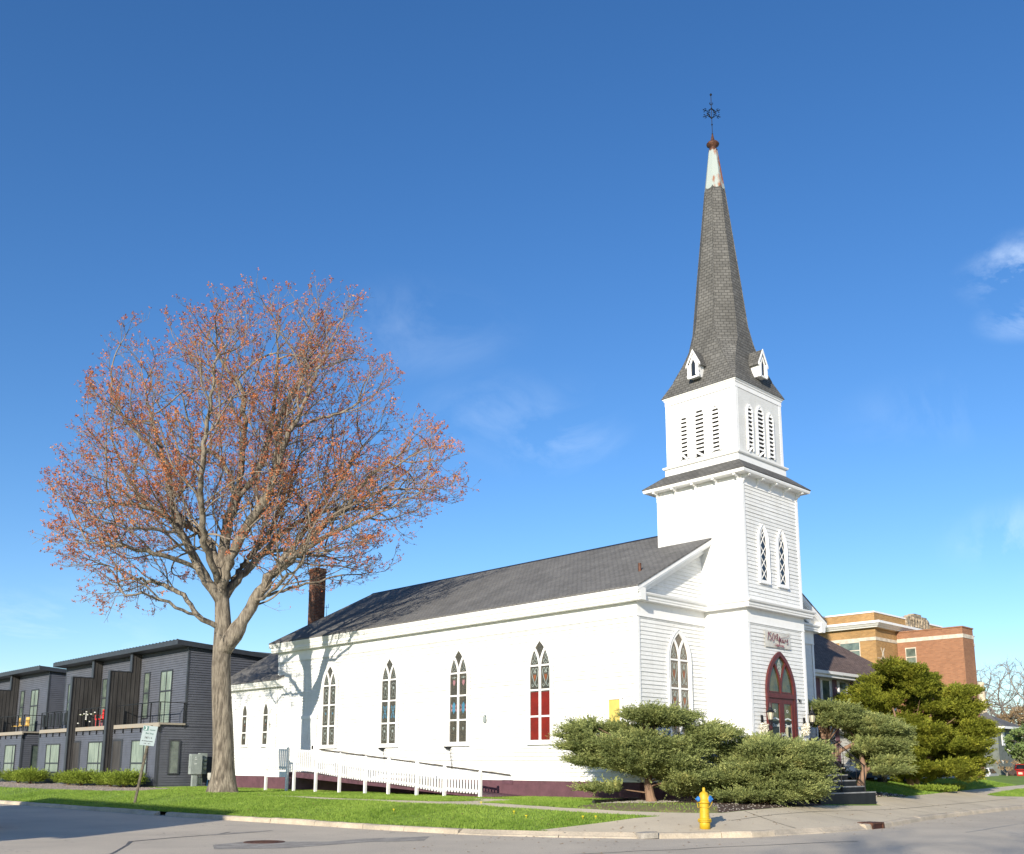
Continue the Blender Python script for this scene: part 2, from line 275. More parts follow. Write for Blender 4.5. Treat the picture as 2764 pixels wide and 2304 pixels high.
class MB:
    def __init__(s): s.v = []; s.f = []; s.m = []; s.mats = []; s.cur = 0; s.sm = []; s.smooth = False
    def use(s, m):
        if m not in s.mats: s.mats.append(m)
        s.cur = s.mats.index(m); return s
    def add(s, vs, fs):
        k = len(s.v); s.v.extend([tuple(p) for p in vs])
        for f in fs: s.f.append(tuple(i+k for i in f)); s.m.append(s.cur); s.sm.append(s.smooth)
        return s
    def box(s, x0, x1, y0, y1, z0, z1, F=None):
        P = [(x, y, z) for z in (z0, z1) for y in (y0, y1) for x in (x0, x1)]
        if F: P = [F(*p) for p in P]
        return s.add(P, [(0, 2, 3, 1), (4, 5, 7, 6), (0, 1, 5, 4), (2, 6, 7, 3), (0, 4, 6, 2), (1, 3, 7, 5)])
    def quad(s, *p): return s.add(p, [tuple(range(len(p)))])
    def prism(s, pts, F, d0, d1):
        """polygon pts (a,b) extruded d0..d1 through frame F(a,b,d)"""
        n = len(pts); P = [F(a, b, d0) for a, b in pts]+[F(a, b, d1) for a, b in pts]
        return s.add(P, [tuple(range(n))[::-1], tuple(range(n, 2*n))]+[(i, (i+1) % n, n+(i+1) % n, n+i) for i in range(n)])
    def ribbon(s, pts, w, F, d0, d1, closed=False):
        """strip of width w following pts (a,b) in frame F, from depth d0 to d1"""
        n = len(pts); A = []; B = []
        for i, (a, b) in enumerate(pts):
            if closed: p, q = pts[i-1], pts[(i+1) % n]
            else: p, q = pts[max(0, i-1)], pts[min(n-1, i+1)]
            tx, ty = q[0]-p[0], q[1]-p[1]; l = math.hypot(tx, ty) or 1; nx, ny = -ty/l*w/2, tx/l*w/2
            A.append((a+nx, b+ny)); B.append((a-nx, b-ny))
        P = [F(*x, d1) for x in A]+[F(*x, d1) for x in B]+[F(*x, d0) for x in A]+[F(*x, d0) for x in B]
        fs = []
        for i in range(n if closed else n-1):
            j = (i+1) % n
            fs += [(i, j, n+j, n+i), (2*n+i, i+0, j, 2*n+j)[::-1], (n+i, n+j, 3*n+j, 3*n+i)]
        if not closed: fs += [(0, n, 3*n, 2*n), (n-1, 3*n-1, 4*n-1, 2*n-1)]
        return s.add(P, fs)
    def tube(s, pts, rad, sides=8, cap=True):
        pts = [Vector(p) for p in pts]; n = len(pts)
        if not hasattr(rad, '__len__'): rad = [rad]*n
        P = []; prev = None
        for i, p in enumerate(pts):
            t = (pts[min(n-1, i+1)]-pts[max(0, i-1)])
            if t.length < 1e-9: t = Vector((0, 0, 1))
            t.normalize()
            if prev is None: u = t.orthogonal().normalized()
            else:
                u = prev-t*prev.dot(t)
                u = u.normalized() if u.length > 1e-6 else t.orthogonal().normalized()
            prev = u; w = t.cross(u)
            for k in range(sides):
                a = 2*math.pi*k/sides; P.append(p+(u*math.cos(a)+w*math.sin(a))*rad[i])
        fs = [(i*sides+k, i*sides+(k+1) % sides, (i+1)*sides+(k+1) % sides, (i+1)*sides+k) for i in range(n-1) for k in range(sides)]
        if cap: fs += [tuple(range(sides))[::-1], tuple(range((n-1)*sides, n*sides))]
        return s.add(P, fs)
    def lathe(s, prof, c, sides=16, axis=None, cap=True):
        """prof: (r, h) list; turned about axis through c"""
        ax = Vector(axis or (0, 0, 1)).normalized(); u = ax.orthogonal().normalized() if axis else Vector((1, 0, 0)); w = ax.cross(u); c = Vector(c)
        P = [c+ax*h+(u*math.cos(2*math.pi*k/sides)+w*math.sin(2*math.pi*k/sides))*r for r, h in prof for k in range(sides)]
        n = len(prof)
        fs = [(i*sides+k, i*sides+(k+1) % sides, (i+1)*sides+(k+1) % sides, (i+1)*sides+k) for i in range(n-1) for k in range(sides)]
        if cap: fs += [tuple(range(sides))[::-1], tuple(range((n-1)*sides, n*sides))]
        return s.add(P, fs)
    def build(s, name, m=None, parent=None, fix=True, base=None, label=None):
        me = bpy.data.meshes.new(name)
        v = s.v
        me.from_pydata(v, [], s.f); me.validate(verbose=False)
        mats = s.mats or [m]
        for x in mats: me.materials.append(x)
        if len(me.polygons) == len(s.m):
            me.polygons.foreach_set('material_index', s.m); me.polygons.foreach_set('use_smooth', s.sm)
        if fix:
            bm = bmesh.new(); bm.from_mesh(me); bmesh.ops.recalc_face_normals(bm, faces=bm.faces); bm.to_mesh(me); bm.free()
        me.update(); metric_uv(me)
        o = bpy.data.objects.new(name, me); COL.objects.link(o)
        if base is not None:
            me.transform(Matrix.Translation(-Vector(base))); o.location = base
        if parent is not None:
            o.parent = parent
            o.location = Vector(o.location)-world_loc(parent)
        if label: o['label'] = label
        return o
def world_loc(o):
    p = Vector((0, 0, 0))
    while o is not None: p += o.location; o = o.parent
    return p
def tag(o, label=None, cat=None, group=None, kind=None):
    if label: o['label'] = label
    if cat: o['category'] = cat
    if group: o['group'] = group
    if kind: o['kind'] = kind
    return o
def thing(name, label, cat, loc=(0, 0, 0), group=None):
    o = bpy.data.objects.new(name, None); COL.objects.link(o); o.location = loc; o.empty_display_size = .3
    return tag(o, label, cat, group)
def copy_tree(o, parent=None, dloc=None):
    c = o.copy(); COL.objects.link(c); c.parent = parent
    if dloc is not None: c.location = Vector(c.location)+Vector(dloc)
    for ch in o.children: copy_tree(ch, c)
    return c
def tris(name, V, Fc, m, parent=None, base=None):
    """fast numpy mesh; V (n,3), Fc (k,3 or 4)"""
    me = bpy.data.meshes.new(name); V = np.asarray(V, dtype=np.float32); Fc = np.asarray(Fc, dtype=np.int32)
    if base is not None: V = V-np.array(base, dtype=np.float32)
    k = Fc.shape[1]
    me.vertices.add(len(V)); me.vertices.foreach_set('co', V.ravel())
    me.loops.add(Fc.size); me.loops.foreach_set('vertex_index', Fc.ravel())
    me.polygons.add(len(Fc)); me.polygons.foreach_set('loop_start', np.arange(0, Fc.size, k, dtype=np.int32))
    me.update(calc_edges=True); me.materials.append(m)
    o = bpy.data.objects.new(name, me); COL.objects.link(o)
    if base is not None: o.location = base
    if parent is not None: o.parent = parent; o.location = Vector(o.location)-world_loc(parent)
    return o
def text(name, body, size, m, F, parent=None, shear=0.0, ext=.004, cx=True, sx=1.0):
    cu = bpy.data.curves.new('txt', 'FONT'); cu.body = body; cu.size = size; cu.extrude = ext; cu.shear = shear
    cu.align_x = 'CENTER' if cx else 'LEFT'; cu.align_y = 'CENTER'; cu.resolution_u = 2
    t = bpy.data.objects.new('txt', cu); COL.objects.link(t)
    me = bpy.data.meshes.new_from_object(t); bpy.data.objects.remove(t); bpy.data.curves.remove(cu)
    for v in me.vertices: v.co = Vector(F(v.co.x*sx, v.co.y, v.co.z+ext))
    me.materials.clear(); me.materials.append(m); me.name = name
    o = bpy.data.objects.new(name, me); COL.objects.link(o)
    if parent is not None: o.parent = parent; o.location = -world_loc(parent)
    return o
def FX(x0): return lambda u, z, d: (x0-d, u, z)       # wall facing -X; u = y
def FY(y0): return lambda u, z, d: (u, y0-d, z)       # wall facing -Y; u = x
def FXr(x0): return lambda u, z, d: (x0+d, u, z)      # wall facing +X
def FYr(y0): return lambda u, z, d: (u, y0+d, z)      # wall facing +Y
def siding(mb, F, u0, u1, z0, z1, ex=.135, lap=.016, clip=None, rnd=None):
    """lapped boards; clip(z) -> (u0,u1) for gables; butt joints stagger at random"""
    z = z0
    while z < z1-1e-4:
        zt = min(z+ex, z1)
        a0, b0 = clip(z) if clip else (u0, u1); a1, b1 = clip(zt) if clip else (u0, u1)
        if b0-a0 > .02:
            b1 = max(b1, a1+.001)
            l = lap*(1+(rnd.uniform(-.25, .25) if rnd else 0))
            mb.add([F(a0, z, l), F(b0, z, l), F(b1, zt, .003), F(a1, zt, .003), F(a0, z, .002), F(b0, z, .002)],
                   [(0, 1, 2, 3), (0, 4, 5, 1), (0, 3, 4), (1, 5, 2)])
        z = zt
def arch(uc, a, zs, za, n=9):
    """pointed arch from left spring over apex to right spring; half span a"""
    h = za-zs; Rr = (a*a+h*h)/(2*a); th = math.atan2(h, Rr-a)
    Lp = [(uc-a+Rr-Rr*math.cos(th*i/n), zs+Rr*math.sin(th*i/n)) for i in range(n+1)]
    return Lp+[(2*uc-p[0], p[1]) for p in Lp[-2::-1]], Rr
# ------------------------------------------------------------------ ground
CURB = [(-10.9, 90), (-10.85, 60), (-10.8, 30), (-10.5, 18), (-10.15, 10), (-9.75, 5.5), (-9.35, 1.0), (-8.85, -2.0), (-7.95, -3.9), (-6.75, -5.6), (-4.6, -6.95), (-1.4, -7.4), (.9, -7.38), (6.75, -6.3), (18, -5.2), (60, -1.5), (150, 6.5)]
CP = np.array(CURB, float)
def curb_d(x, y):
    x = np.asarray(x, float); y = np.asarray(y, float); best = np.full(x.shape, 1e9); sg = np.ones(x.shape)
    for a, b in zip(CP[:-1], CP[1:]):
        ab = b-a; t = np.clip(((x-a[0])*ab[0]+(y-a[1])*ab[1])/(ab@ab), 0, 1)
        qx = a[0]+t*ab[0]; qy = a[1]+t*ab[1]; d = np.hypot(x-qx, y-qy); s = ab[0]*(y-qy)-ab[1]*(x-qx)
        u = d < best-1e-9; best = np.where(u, d, best); sg = np.where(u, np.where(s > 0, 1, -1), sg)
    return best*sg
def SS(a): q = np.clip(a, 0, 1); return q*q*(3-2*q)
def gh(x, y):
    x = np.asarray(x, float); y = np.asarray(y, float)
    d = curb_d(x, y); t = np.clip(d/3.8, 0, 1); t = t*t*(3-2*t)*.5+t*.5
    pl = .58-.06*np.clip((y-1)/8, 0, 1); h = .12+(pl-.12)*t
    h = h+.42*SS((x-9)/6)*SS((d-3)/3.5)+.05*np.exp(-((x+5.45)**2+(y-16.65)**2)/2.5)
    h = h+.26*np.exp(-((x-9.4)**2+(y+1.6)**2)/1.6)*SS((d-3.2)/1.2)
    return np.where(d < 0, 0.0, h)
def g1(x, y): return float(gh(x, y))

def inpoly(x, y, P):
    x = np.asarray(x); y = np.asarray(y); c = np.zeros(x.shape, bool); j = len(P)-1
    for i in range(len(P)):
        xi, yi = P[i]; xj, yj = P[j]
        if yi != yj:
            c ^= ((yi > y) != (yj > y)) & (x < (xj-xi)*(y-yi)/(yj-yi)+xi)
        j = i
    return c
def curb_off(d):
    out = []
    for i, p in enumerate(CP):
        a = CP[max(0, i-1)]; b = CP[min(len(CP)-1, i+1)]; t = (b-a)/np.linalg.norm(b-a); out.append((p[0]-t[1]*d, p[1]+t[0]*d))
    return out
INNER = curb_off(.16)
# road: one sheet out to the horizon
mb = MB(); gx = [-1500, -300, -100, -60, -30, -12, 0, 12, 40, 120, 400, 1500]
k = 0
for i in range(len(gx)-1):
    for j in range(len(gx)-1):
        mb.quad((gx[i], gx[j], 0), (gx[i+1], gx[j], 0), (gx[i+1], gx[j+1], 0), (gx[i], gx[j+1], 0))
road = mb.build('road', M['asphalt'], fix=False); tag(road, kind='structure')
# the block inside the kerb, cut into lawn / pavement / mulch / gravel
PAVE = [(-7.98, -3.27), (-6.15, -3.88), (-4.66, -4.33), (-5.13, -3.79), (-5.6, -2.78), (-5.85, -1.7), (-6.0, -.5), (-6.12, 3.0), (-6.2, 8), (-5.95, 11), (-5.35, 14.4), (-5.2, 14.5), (-5.0, 11.5), (-5.25, 8.5), (-5.35, 3.5), (-4.6, 3.05), (-3.6, 3.4), (-3.1, 5.2), (-2.3, 5.2), (-2.5, 2.6), (-4.2, 2.2), (-5.3, 1.8), (-5.5, -.4), (-5.4, -1.6), (-5.1, -2.55), (-4.85, -3.3), (-4.3, -3.95), (-3.37, -4.6), (-2.61, -4.80), (-.79, -4.74), (1.6, -4.55), (3.29, -4.35), (3.9, -4.3), (7.5, -4.3), (7.8, -3.2), (9.87, -2.7), (12.41, -2.81), (13.48, -2.6), (19.08, -1.75), (33.2, .12), (60, 4.2), (60, 3.0), (30.1, -.95), (26.5, -1.5), (22.3, -2.3), (21.0, -2.6), (21.2, -2.95), (24.0, -3.2), (60, .2)]
pv_tail = [p for p in INNER if p[0] < 60 and p[1] < -3.2][::-1]
PAVE = PAVE+pv_tail
DRY = [(-5.19, -1.95), (-3.65, -1.16), (-2.4, -.35), (-1.4, -1.6), (-1.0, -2.6), (-1.5, -3.9), (-2.7, -4.75), (-3.37, -4.58), (-4.28, -3.93), (-4.83, -3.28), (-5.08, -2.53)]
MULCH = [(-2.4, -.35), (-.16, .0), (3.9, -.05), (3.9, -4.28), (3.29, -4.33), (1.6, -4.53), (-.79, -4.72), (-2.61, -4.78), (-2.7, -4.73), (-1.5, -3.88), (-1.0, -2.58), (-1.4, -1.58)]
MULCH2 = [(7.5, -.05), (7.5, -4.2), (7.78, -3.2), (9.87, -2.68), (12.41, -2.79), (13.4, -2.6), (12.6, -1.4), (11.5, -.05)]
GRAV = [(-2.9, 29.0), (-2.9, 25.9), (-4.2, 24.4), (-6.0, 22.9), (-7.1, 23.9), (-7.4, 29), (-7.55, 36.5), (-7.7, 60), (-2.6, 60), (-2.6, 29.0)]
rng = random.Random(5)
pts = []; 
def addring(P, closed=True, step=.6):
    idx = []; n = len(P)
    for i in range(n if closed else n-1):
        a = P[i]; b = P[(i+1) % n]; l = math.hypot(b[0]-a[0], b[1]-a[1]); m = max(1, int(l/step)) if max(abs(a[0]), abs(a[1]), abs(b[0]), abs(b[1])) < 40 else max(1, int(l/5))
        for q in range(m): idx.append(len(pts)); pts.append((a[0]+(b[0]-a[0])*q/m, a[1]+(b[1]-a[1])*q/m))
    if not closed: idx.append(len(pts)); pts.append(P[-1])
    return [(idx[i], idx[(i+1) % len(idx)]) for i in range(len(idx) if closed else len(idx)-1)]
edges = []
OUT = INNER+[(150, 150), (-10.9, 150)]
edges += addring(OUT)
for P in (PAVE, DRY, MULCH, MULCH2, GRAV): edges += addring(P)
for i in range(-22, 56):
    for j in range(-14, 60):
        x, y = i*.5+.01, j*.5+.013
        if curb_d(x, y) > .35: pts.append((x+rng.uniform(-.1, .1), y+rng.uniform(-.1, .1)))
for i in range(-2, 31):
    for j in range(-2, 31):
        x, y = i*5+.3, j*5+.2
        if (x > 28 or y > 30) and curb_d(x, y) > 1: pts.append((x, y))
V2, _, F2, _, _, _ = delaunay_2d_cdt([Vector(p) for p in pts], edges, [], 0, 1e-4)
V2 = np.array([(v.x, v.y) for v in V2]); Z2 = np.asarray(gh(V2[:, 0], V2[:, 1]))
ok = curb_d(V2[:, 0], V2[:, 1]) > -.5; Z2 = np.where(curb_d(V2[:, 0], V2[:, 1]) < .2, .122, Z2)
V3 = np.column_stack([V2, Z2]); F2 = np.array([f for f in F2 if len(f) == 3]); cen = V2[F2].mean(1)
inn = inpoly(cen[:, 0], cen[:, 1], OUT)
left = inn.copy()
for nm, P, m in (('pavement', PAVE, 'concrete'), ('bare_turf', DRY, 'thin_grass'), ('mulch_bed', MULCH, 'soil'), ('mulch_bed', MULCH2, 'soil'), ('gravel_bed', GRAV, 'gravel')):
    sel = inpoly(cen[:, 0], cen[:, 1], P) & left; left &= ~sel
    fs = F2[sel]; u, iv = np.unique(fs, return_inverse=True)
    o = tris(nm, V3[u], iv.reshape(-1, 3), M[m]); tag(o, kind='structure')
fs = F2[left]; u, iv = np.unique(fs, return_inverse=True)
lawn = tris('lawn', V3[u], iv.reshape(-1, 3), M['lawn']); tag(lawn, kind='structure')
# far ground beyond the block
mb = MB(); mb.quad((150, 6.5, .94), (1500, 100, .94), (1500, 1500, .94), (150, 1500, .94)); mb.quad((-10.9, 150, .5), (150, 150, .9), (150, 1500, .9), (-10.9, 1500, .5))
tag(mb.build('far_ground', M['lawn'], fix=False), kind='structure')
mb = MB()
mb.quad((-21.5, -60, .1), (-300, -60, .1), (-300, 150, .1), (-21.5, 150, .1)); tag(mb.build('verge', M['lawn'], fix=False), kind='structure')

# kerb: worn segments with joints, one crumbled gap, dropped at the corner
def smoothcurb(step=.25):
    out = []; 
    for a, b in zip(CP[:-1], CP[1:]):
        l = np.linalg.norm(b-a); m = max(1, int(l/step))
        for q in range(m): out.append(tuple(a+(b-a)*q/m))
    return out
sc = [p for p in smoothcurb() if p[1] < 62 and p[0] < 62]
mb = MB(); rng = random.Random(3); run = []
def kerbseg(pl, hs, lean=0.0):
    n = len(pl); P = []
    for i, (x, y) in enumerate(pl):
        a = pl[max(0, i-1)]; b = pl[min(n-1, i+1)]; l = math.hypot(b[0]-a[0], b[1]-a[1]); nx, ny = -(b[1]-a[1])/l, (b[0]-a[0])/l
        h = hs[i]
        for (d, z) in ((-.02-lean, 0), (.0-lean, h*.75), (.035-lean, h), (.165, max(h+.004, .128)), (.19, -.02)): P.append((x+nx*d, y+ny*d, z))
    fs = [(i*5+k, (i+1)*5+k, (i+1)*5+k+1, i*5+k+1) for i in range(n-1) for k in range(4)]+[(0, 1, 2, 3, 4), tuple(range((n-1)*5+4, (n-1)*5-1, -1))]
    mb.add(P, fs)
i = 0; segs = 0
while i < len(sc)-2:
    L_ = rng.choice((6, 7, 8, 10)) if sc[i][1] < 20 else 12
    pl = sc[i:i+L_+1]; i += L_
    if len(pl) < 2: break
    c = pl[len(pl)//2]
    if 11.6 < c[1] < 13.0 and c[0] < 0 : 
        kerbseg([(p[0]-.1, p[1]+.02) for p in pl[:-2]], [.07]*(len(pl)-2), .03); continue
    # taper the ends of a segment away from its neighbour by a 12 mm joint
    a = Vector(pl[0]); b = Vector(pl[1]); pl[0] = tuple(a+(b-a)*.06)
    drop = (c[1] < -2.2 and c[0] < -6.9) or (-3.2 < c[0] < 0.1 and c[1] < -6.5)
    h = .13+rng.uniform(-.012, .012); hh = [h+rng.uniform(-.006, .006) for _ in pl]
    if drop: hh = [.035+rng.uniform(0, .01) for _ in pl]
    kerbseg(pl, hh, rng.uniform(0, .015))
curb = mb.build('kerb', M['curb']); tag(curb, kind='structure')
# expansion joints cut in the pavement and tar seams in the road (thin sheets lying on them)
def sheet(path, w, z, m, name, kind='structure', seed=1, on=None):
    r = random.Random(seed); mb = MB(); n = len(path); P = []
    for i, (x, y) in enumerate(path):
        a = path[max(0, i-1)]; b = path[min(n-1, i+1)]; l = math.hypot(b[0]-a[0], b[1]-a[1]) or 1; nx, ny = -(b[1]-a[1])/l, (b[0]-a[0])/l
        ww = w*r.uniform(.55, 1.2)/2
        for s_ in (1, -1):
            px, py = x+nx*ww*s_, y+ny*ww*s_; P.append((px, py, (on(px, py) if on else 0)+z))
    mb.add(P, [(2*i, 2*i+1, 2*i+3, 2*i+2) for i in range(n-1)])
    return tag(mb.build(name, m, fix=False), kind=kind)
def line(a, b, n=14, jit=.02, seed=0):
    r = random.Random(seed); return [(a[0]+(b[0]-a[0])*i/n+r.uniform(-jit, jit), a[1]+(b[1]-a[1])*i/n+r.uniform(-jit, jit)) for i in range(n+1)]
M['joint'] = mat('pavement_joint', (.10, .09, .07), rough=.95)
for k, (a, b) in enumerate((((-2.7, -7.0), (-1.6, -4.85)), ((1.0, -7.15), (1.0, -4.62)), ((4.3, -6.6), (4.2, -4.4)), ((7.6, -6.0), (7.8, -3.5)), ((-3.4, -5.6), (8.2, -4.9)), ((11, -5.7), (10.8, -2.9)), ((8.2, -4.9), (22, -3.5)), ((14.5, -5.4), (14.3, -2.7)))):
    sheet(line(a, b, 16, .012, k), .028, .006, M['joint'], 'pavement_joint', on=g1, seed=k)
sheet([(-21, -6.3), (-18.6, -3.2), (-17.2, -1.1), (-16.2, .6), (-15.74, 1.49), (-14.6, 1.95), (-13.25, 2.34), (-12.6, 2.9)], .09, .005, M['tar'], 'tar_seam', seed=2)
sheet(line((-13.5, 2.2), (-11.6, 2.7), 6, .04, 3), .32, .006, M['patch_asph'], 'road_patch', seed=3)
sheet(line((-19.5, -4.6), (-4, -9.2), 20, .1, 5), .06, .005, M['tar'], 'tar_seam', seed=6)
sheet(line((1, -9.6), (26, -7.3), 20, .05, 7), .07, .005, mat('worn_road_line', (.40, .38, .33), rough=.8), 'worn_road_line', seed=8)
mb = MB(); mb.quad((6.5, -9.2, .005), (30, -7.6, .005), (34, -10.2, .005), (9.5, -12.2, .005)); tag(mb.build('road_patch', M['patch_asph'], fix=False), kind='structure')
mb = MB(); mb.quad((-15.4, -1.6, .004), (-14.2, -2.3, .004), (-12.0, -2.1, .004), (-10.9, -2.6, .004), (-9.9, -1.6, .004), (-11.5, -1.2, .004), (-12.6, -1.4, .004), (-14.0, -.2, .004), (-14.9, -.6, .004)); tag(mb.build('road_patch', M['patch_asph'], fix=False), kind='structure')

# ------------------------------------------------------------------ church
ZF = 1.15
W, Ln, E, ZE, ZR = 11.3, 22.02, .43, 7.37, 10.56
T0, T1, TY0, TY1 = 3.80, 7.50, -1.714, 1.94
SL = (ZR-ZE)/(W/2+E)
def zroof(x): return ZE+SL*(min(x, W-x)+E)
church = thing('church', 'white clapboard church with a tall grey shingled steeple and pointed stained glass windows', 'church', (W/2, 8, .5))
rs = random.Random(11)
GZ = .2
mb = MB(); mb.box(.0, W, .0, Ln, GZ, ZF); mb.box(.0, 9.0, Ln, 27.4, GZ, ZF); mb.box(T0, T1, TY0, 0, GZ, ZF)
mb.build('foundation', M['maroon_base'], church)
mb = MB(); mb.box(-.02, .05, 5.78, 6.32, .98, 1.13); mb.build('foundation_vent', M['maroon_wood'], church)
# nave walls: core plus lapped boards
mb = MB(); mb.box(.03, W-.03, .03, Ln-.03, ZF+.002, 7.0)
siding(mb, FX(.03), .09, Ln-.09, 2.37, 6.5, rnd=rs, lap=.034); siding(mb, FX(.03), .0, 27.32, ZF+.005, 2.37, rnd=rs, lap=.042)
siding(mb, FX(.03), Ln+.0, 27.3, 2.37, 5.35, rnd=rs, lap=.032)
siding(mb, FY(.03), .13, T0, ZF, 6.5, rnd=rs, lap=.027); siding(mb, FY(.03), T1, W-.13, ZF, 6.5, rnd=rs, lap=.018)
siding(mb, FXr(W-.03), .1, Ln-.1, ZF, 6.5, rnd=rs); siding(mb, FYr(Ln-.03), .1, W-.1, ZF, 6.5, rnd=rs)
mb.build('nave_wall', M['white'], church)
mb = MB()   # gable boards above the horizontal cornice
mb.prism([(.02, 7.0), (W-.02, 7.0), (W-.02, zroof(0)-.1), (W/2, ZR-.14), (.02, zroof(0)-.1)], lambda a, b, d: (a, d, b), .06, .16)
siding(mb, FY(.06), 0, W, 7.2, 10.3, rnd=rs, lap=.026, clip=lambda z: (max(.0, (z-ZE)/SL-E+.12), T0) if z < zroof(T0) else (9, 0))
siding(mb, FY(.06), 0, W, 7.2, 10.3, rnd=rs, lap=.026, clip=lambda z: (T1, W-max(.0, (z-ZE)/SL-E+.12)) if z < zroof(T0) else (9, 0))
mb.build('gable_wall', M['white'], church); mb = MB()
mb.prism([(.02, 7.0), (W-.02, 7.0), (W-.02, zroof(0)-.1), (W/2, ZR-.14), (.02, zroof(0)-.1)], lambda a, b, d: (a, Ln-.2+d, b), .0, .16)
mb.build('gable_wall', M['white'], church)
mb = MB()   # annex
mb.box(.03, 8.97, Ln, 27.37, ZF+.002, 5.6); mb.prism([(0.03, 5.5), (8.97, 5.5), (4.5, 8.15)], lambda a, b, d: (a, d, b), 27.2, 27.3)
siding(mb, FYr(27.37), .1, 8.9, ZF, 5.4, rnd=rs)
mb.build('annex_wall', M['white'], church)
# corner boards and frieze
mb = MB()
def cboard(x0, x1, y0, y1, z0, z1): mb.box(x0, x1, y0, y1, z0, z1)
for z0, z1 in ((ZF, 6.46),):
    cboard(-.02, .05, .008, .12, z0, z1); cboard(.008, .13, -.012, .006, z0, z1)
    cboard(W-.05, W+.012, .008, .12, z0, z1); cboard(W-.13, W-.008, -.012, .006, z0, z1)
    cboard(-.012, .04, Ln-.14, Ln-.02, 5.9, z1)
cboard(-.014, .04, 27.25, 27.39, ZF, 5.35)
mb.box(-.022, .02, -.02, Ln, 6.46, 7.0); mb.box(.02, T0-.02, -.022, .02, 6.46, 7.0); mb.box(T1+.02, W, -.022, .02, 6.46, 7.0)
mb.box(-.034, -.018, -.03, Ln, 6.46, 6.50); mb.box(-.03, T0-.03, -.034, -.018, 6.46, 6.50); mb.box(T1+.03, W, -.034, -.018, 6.46, 6.50)
mb.box(-.022, .02, Ln+.01, 27.4, 5.3, 5.6)
mb.box(-.02, .06, -.016, 27.38, ZF-.03, ZF+.04); mb.box(.06, T0, -.018, .04, ZF-.03, ZF+.04)
mb.box(W-.03, W+.02, 0.02, Ln, 6.5, 7.0)
mb.build('frieze_board', M['white_trim'], church)

def mould(mb, path, prof, closed=False):
    """mitred moulding: path (x,y) with the outside on its right-hand side; prof (out, z)"""
    n = len(path); P = []; k = len(prof)
    for i in range(n):
        p = Vector(path[i]); a = Vector(path[i-1]) if (i > 0 or closed) else None; b = Vector(path[(i+1) % n]) if (i < n-1 or closed) else None
        d1 = (p-a).normalized() if a is not None else (b-p).normalized(); d2 = (b-p).normalized() if b is not None else d1
        n1 = Vector((d1.y, -d1.x)); n2 = Vector((d2.y, -d2.x)); mvec = n1+n2; mvec = mvec/(mvec.dot(n1))
        for o_, z in prof: P.append((p.x+mvec.x*o_, p.y+mvec.y*o_, z))
    fs = [(i*k+j, ((i+1) % n)*k+j, ((i+1) % n)*k+(j+1) % k, i*k+(j+1) % k) for i in range(n if closed else n-1) for j in range(k)]
    if not closed: fs += [tuple(range(k)), tuple(range((n-1)*k, n*k))[::-1]]
    mb.add(P, fs)
mb = MB()   # horizontal cornice across nave front and round the tower foot
prof = [(0, 6.955), (.27, 6.955), (.275, 7.0), (.30, 7.03), (.31, 7.10), (.36, 7.13), (.385, 7.18), (.385, 7.205), (.0, 7.30)]
mould(mb, [(-.29, 0), (T0, 0), (T0, TY0), (T1, TY0), (T1, 0), (W+.29, 0)], prof)
mb.build('front_cornice', M['white_trim'], church)
mb = MB()   # eaves: box soffit, bed mould, crown mould
prof = [(0, 6.93), (.26, 6.93), (.275, 6.99), (.31, 7.02), (.31, 7.15), (.345, 7.17), (.36, 7.21), (.40, 7.27), (.425, 7.31), (.425, 7.335), (0, 7.335)]
mould(mb, [(0, Ln+.25), (0, -.40)], prof); mould(mb, [(W, -.40), (W, Ln+.25)], prof)
mb.build('eave_cornice', M['white_old'], church)
mb = MB()
prof = [(0, 5.33), (.22, 5.33), (.24, 5.40), (.28, 5.42), (.33, 5.52), (.36, 5.56), (.36, 5.60), (0, 5.60)]
mould(mb, [(0, 27.6), (0, Ln-.55)], prof)
mb.prism([(-.36, 5.60), (-.01, 5.60), (-.01, 5.82)], lambda a, b, d: (a, d, b), Ln-.55, Ln+.02)
mb.build('annex_cornice', M['white_old'], church)
def rake(mb, y0, y1, xa, xb, t, dz0=0.0, off=0.0):
    """board following the roof pitch on both sides, between y0,y1; from x=xa to xb"""
    zz = lambda x: ZE-.035+SL*(x+E)+dz0
    for mir in (0, 1):
        Q = [(xa, zz(xa)), (xb, zz(xb)), (xb, zz(xb)-t), (xa, zz(xa)-t)]
        if mir: Q = [(W-a, b) for a, b in Q][::-1]
        mb.prism(Q, lambda a, b, d: (a, d, b), y0, y1)
mb = MB()
rake(mb, -.405, -.385, -.42, T0-.002, .13); rake(mb, -.385, -.355, -.40, T0-.003, .19); rake(mb, -.355, -.33, -.38, T0-.004, .24)
rake(mb, -.33, -.02, -.33, T0-.005, .03, -.21); rake(mb, -.075, -.018, .0, T0-.006, .22, -.24)
mb.build('rake_board', M['white_trim'], church); mb = MB()
rake(mb, Ln+.21, Ln+.25, -.42, W/2, .2); rake(mb, Ln+.0, Ln+.2, -.40, W/2, .05, -.12)
mb.build('rake_board', M['white_trim'], church)
mb = MB()   # nave roof: two slabs with a slight sag in the ridge cap
th = .05
for mir in (0, 1):
    Q = [(-E, ZE-.03), (W/2, ZR-.03), (W/2, ZR+.03), (-E, ZE+.03)]
    if mir: Q = [(W-a, b) for a, b in Q][::-1]
    mb.prism(Q, lambda a, b, d: (a, d, b), -.42, Ln+.27)
mb.build('nave_roof', M['shingle'], church)
mb = MB(); mb.prism([(W/2-.14, ZR-.035), (W/2, ZR+.055), (W/2+.14, ZR-.035)], lambda a, b, d: (a, d, b), TY1, Ln+.28); mb.build('ridge_cap', M['flash'], church)
mb = MB(); S2 = .585
zr2 = 5.62+S2*(4.5+.38)
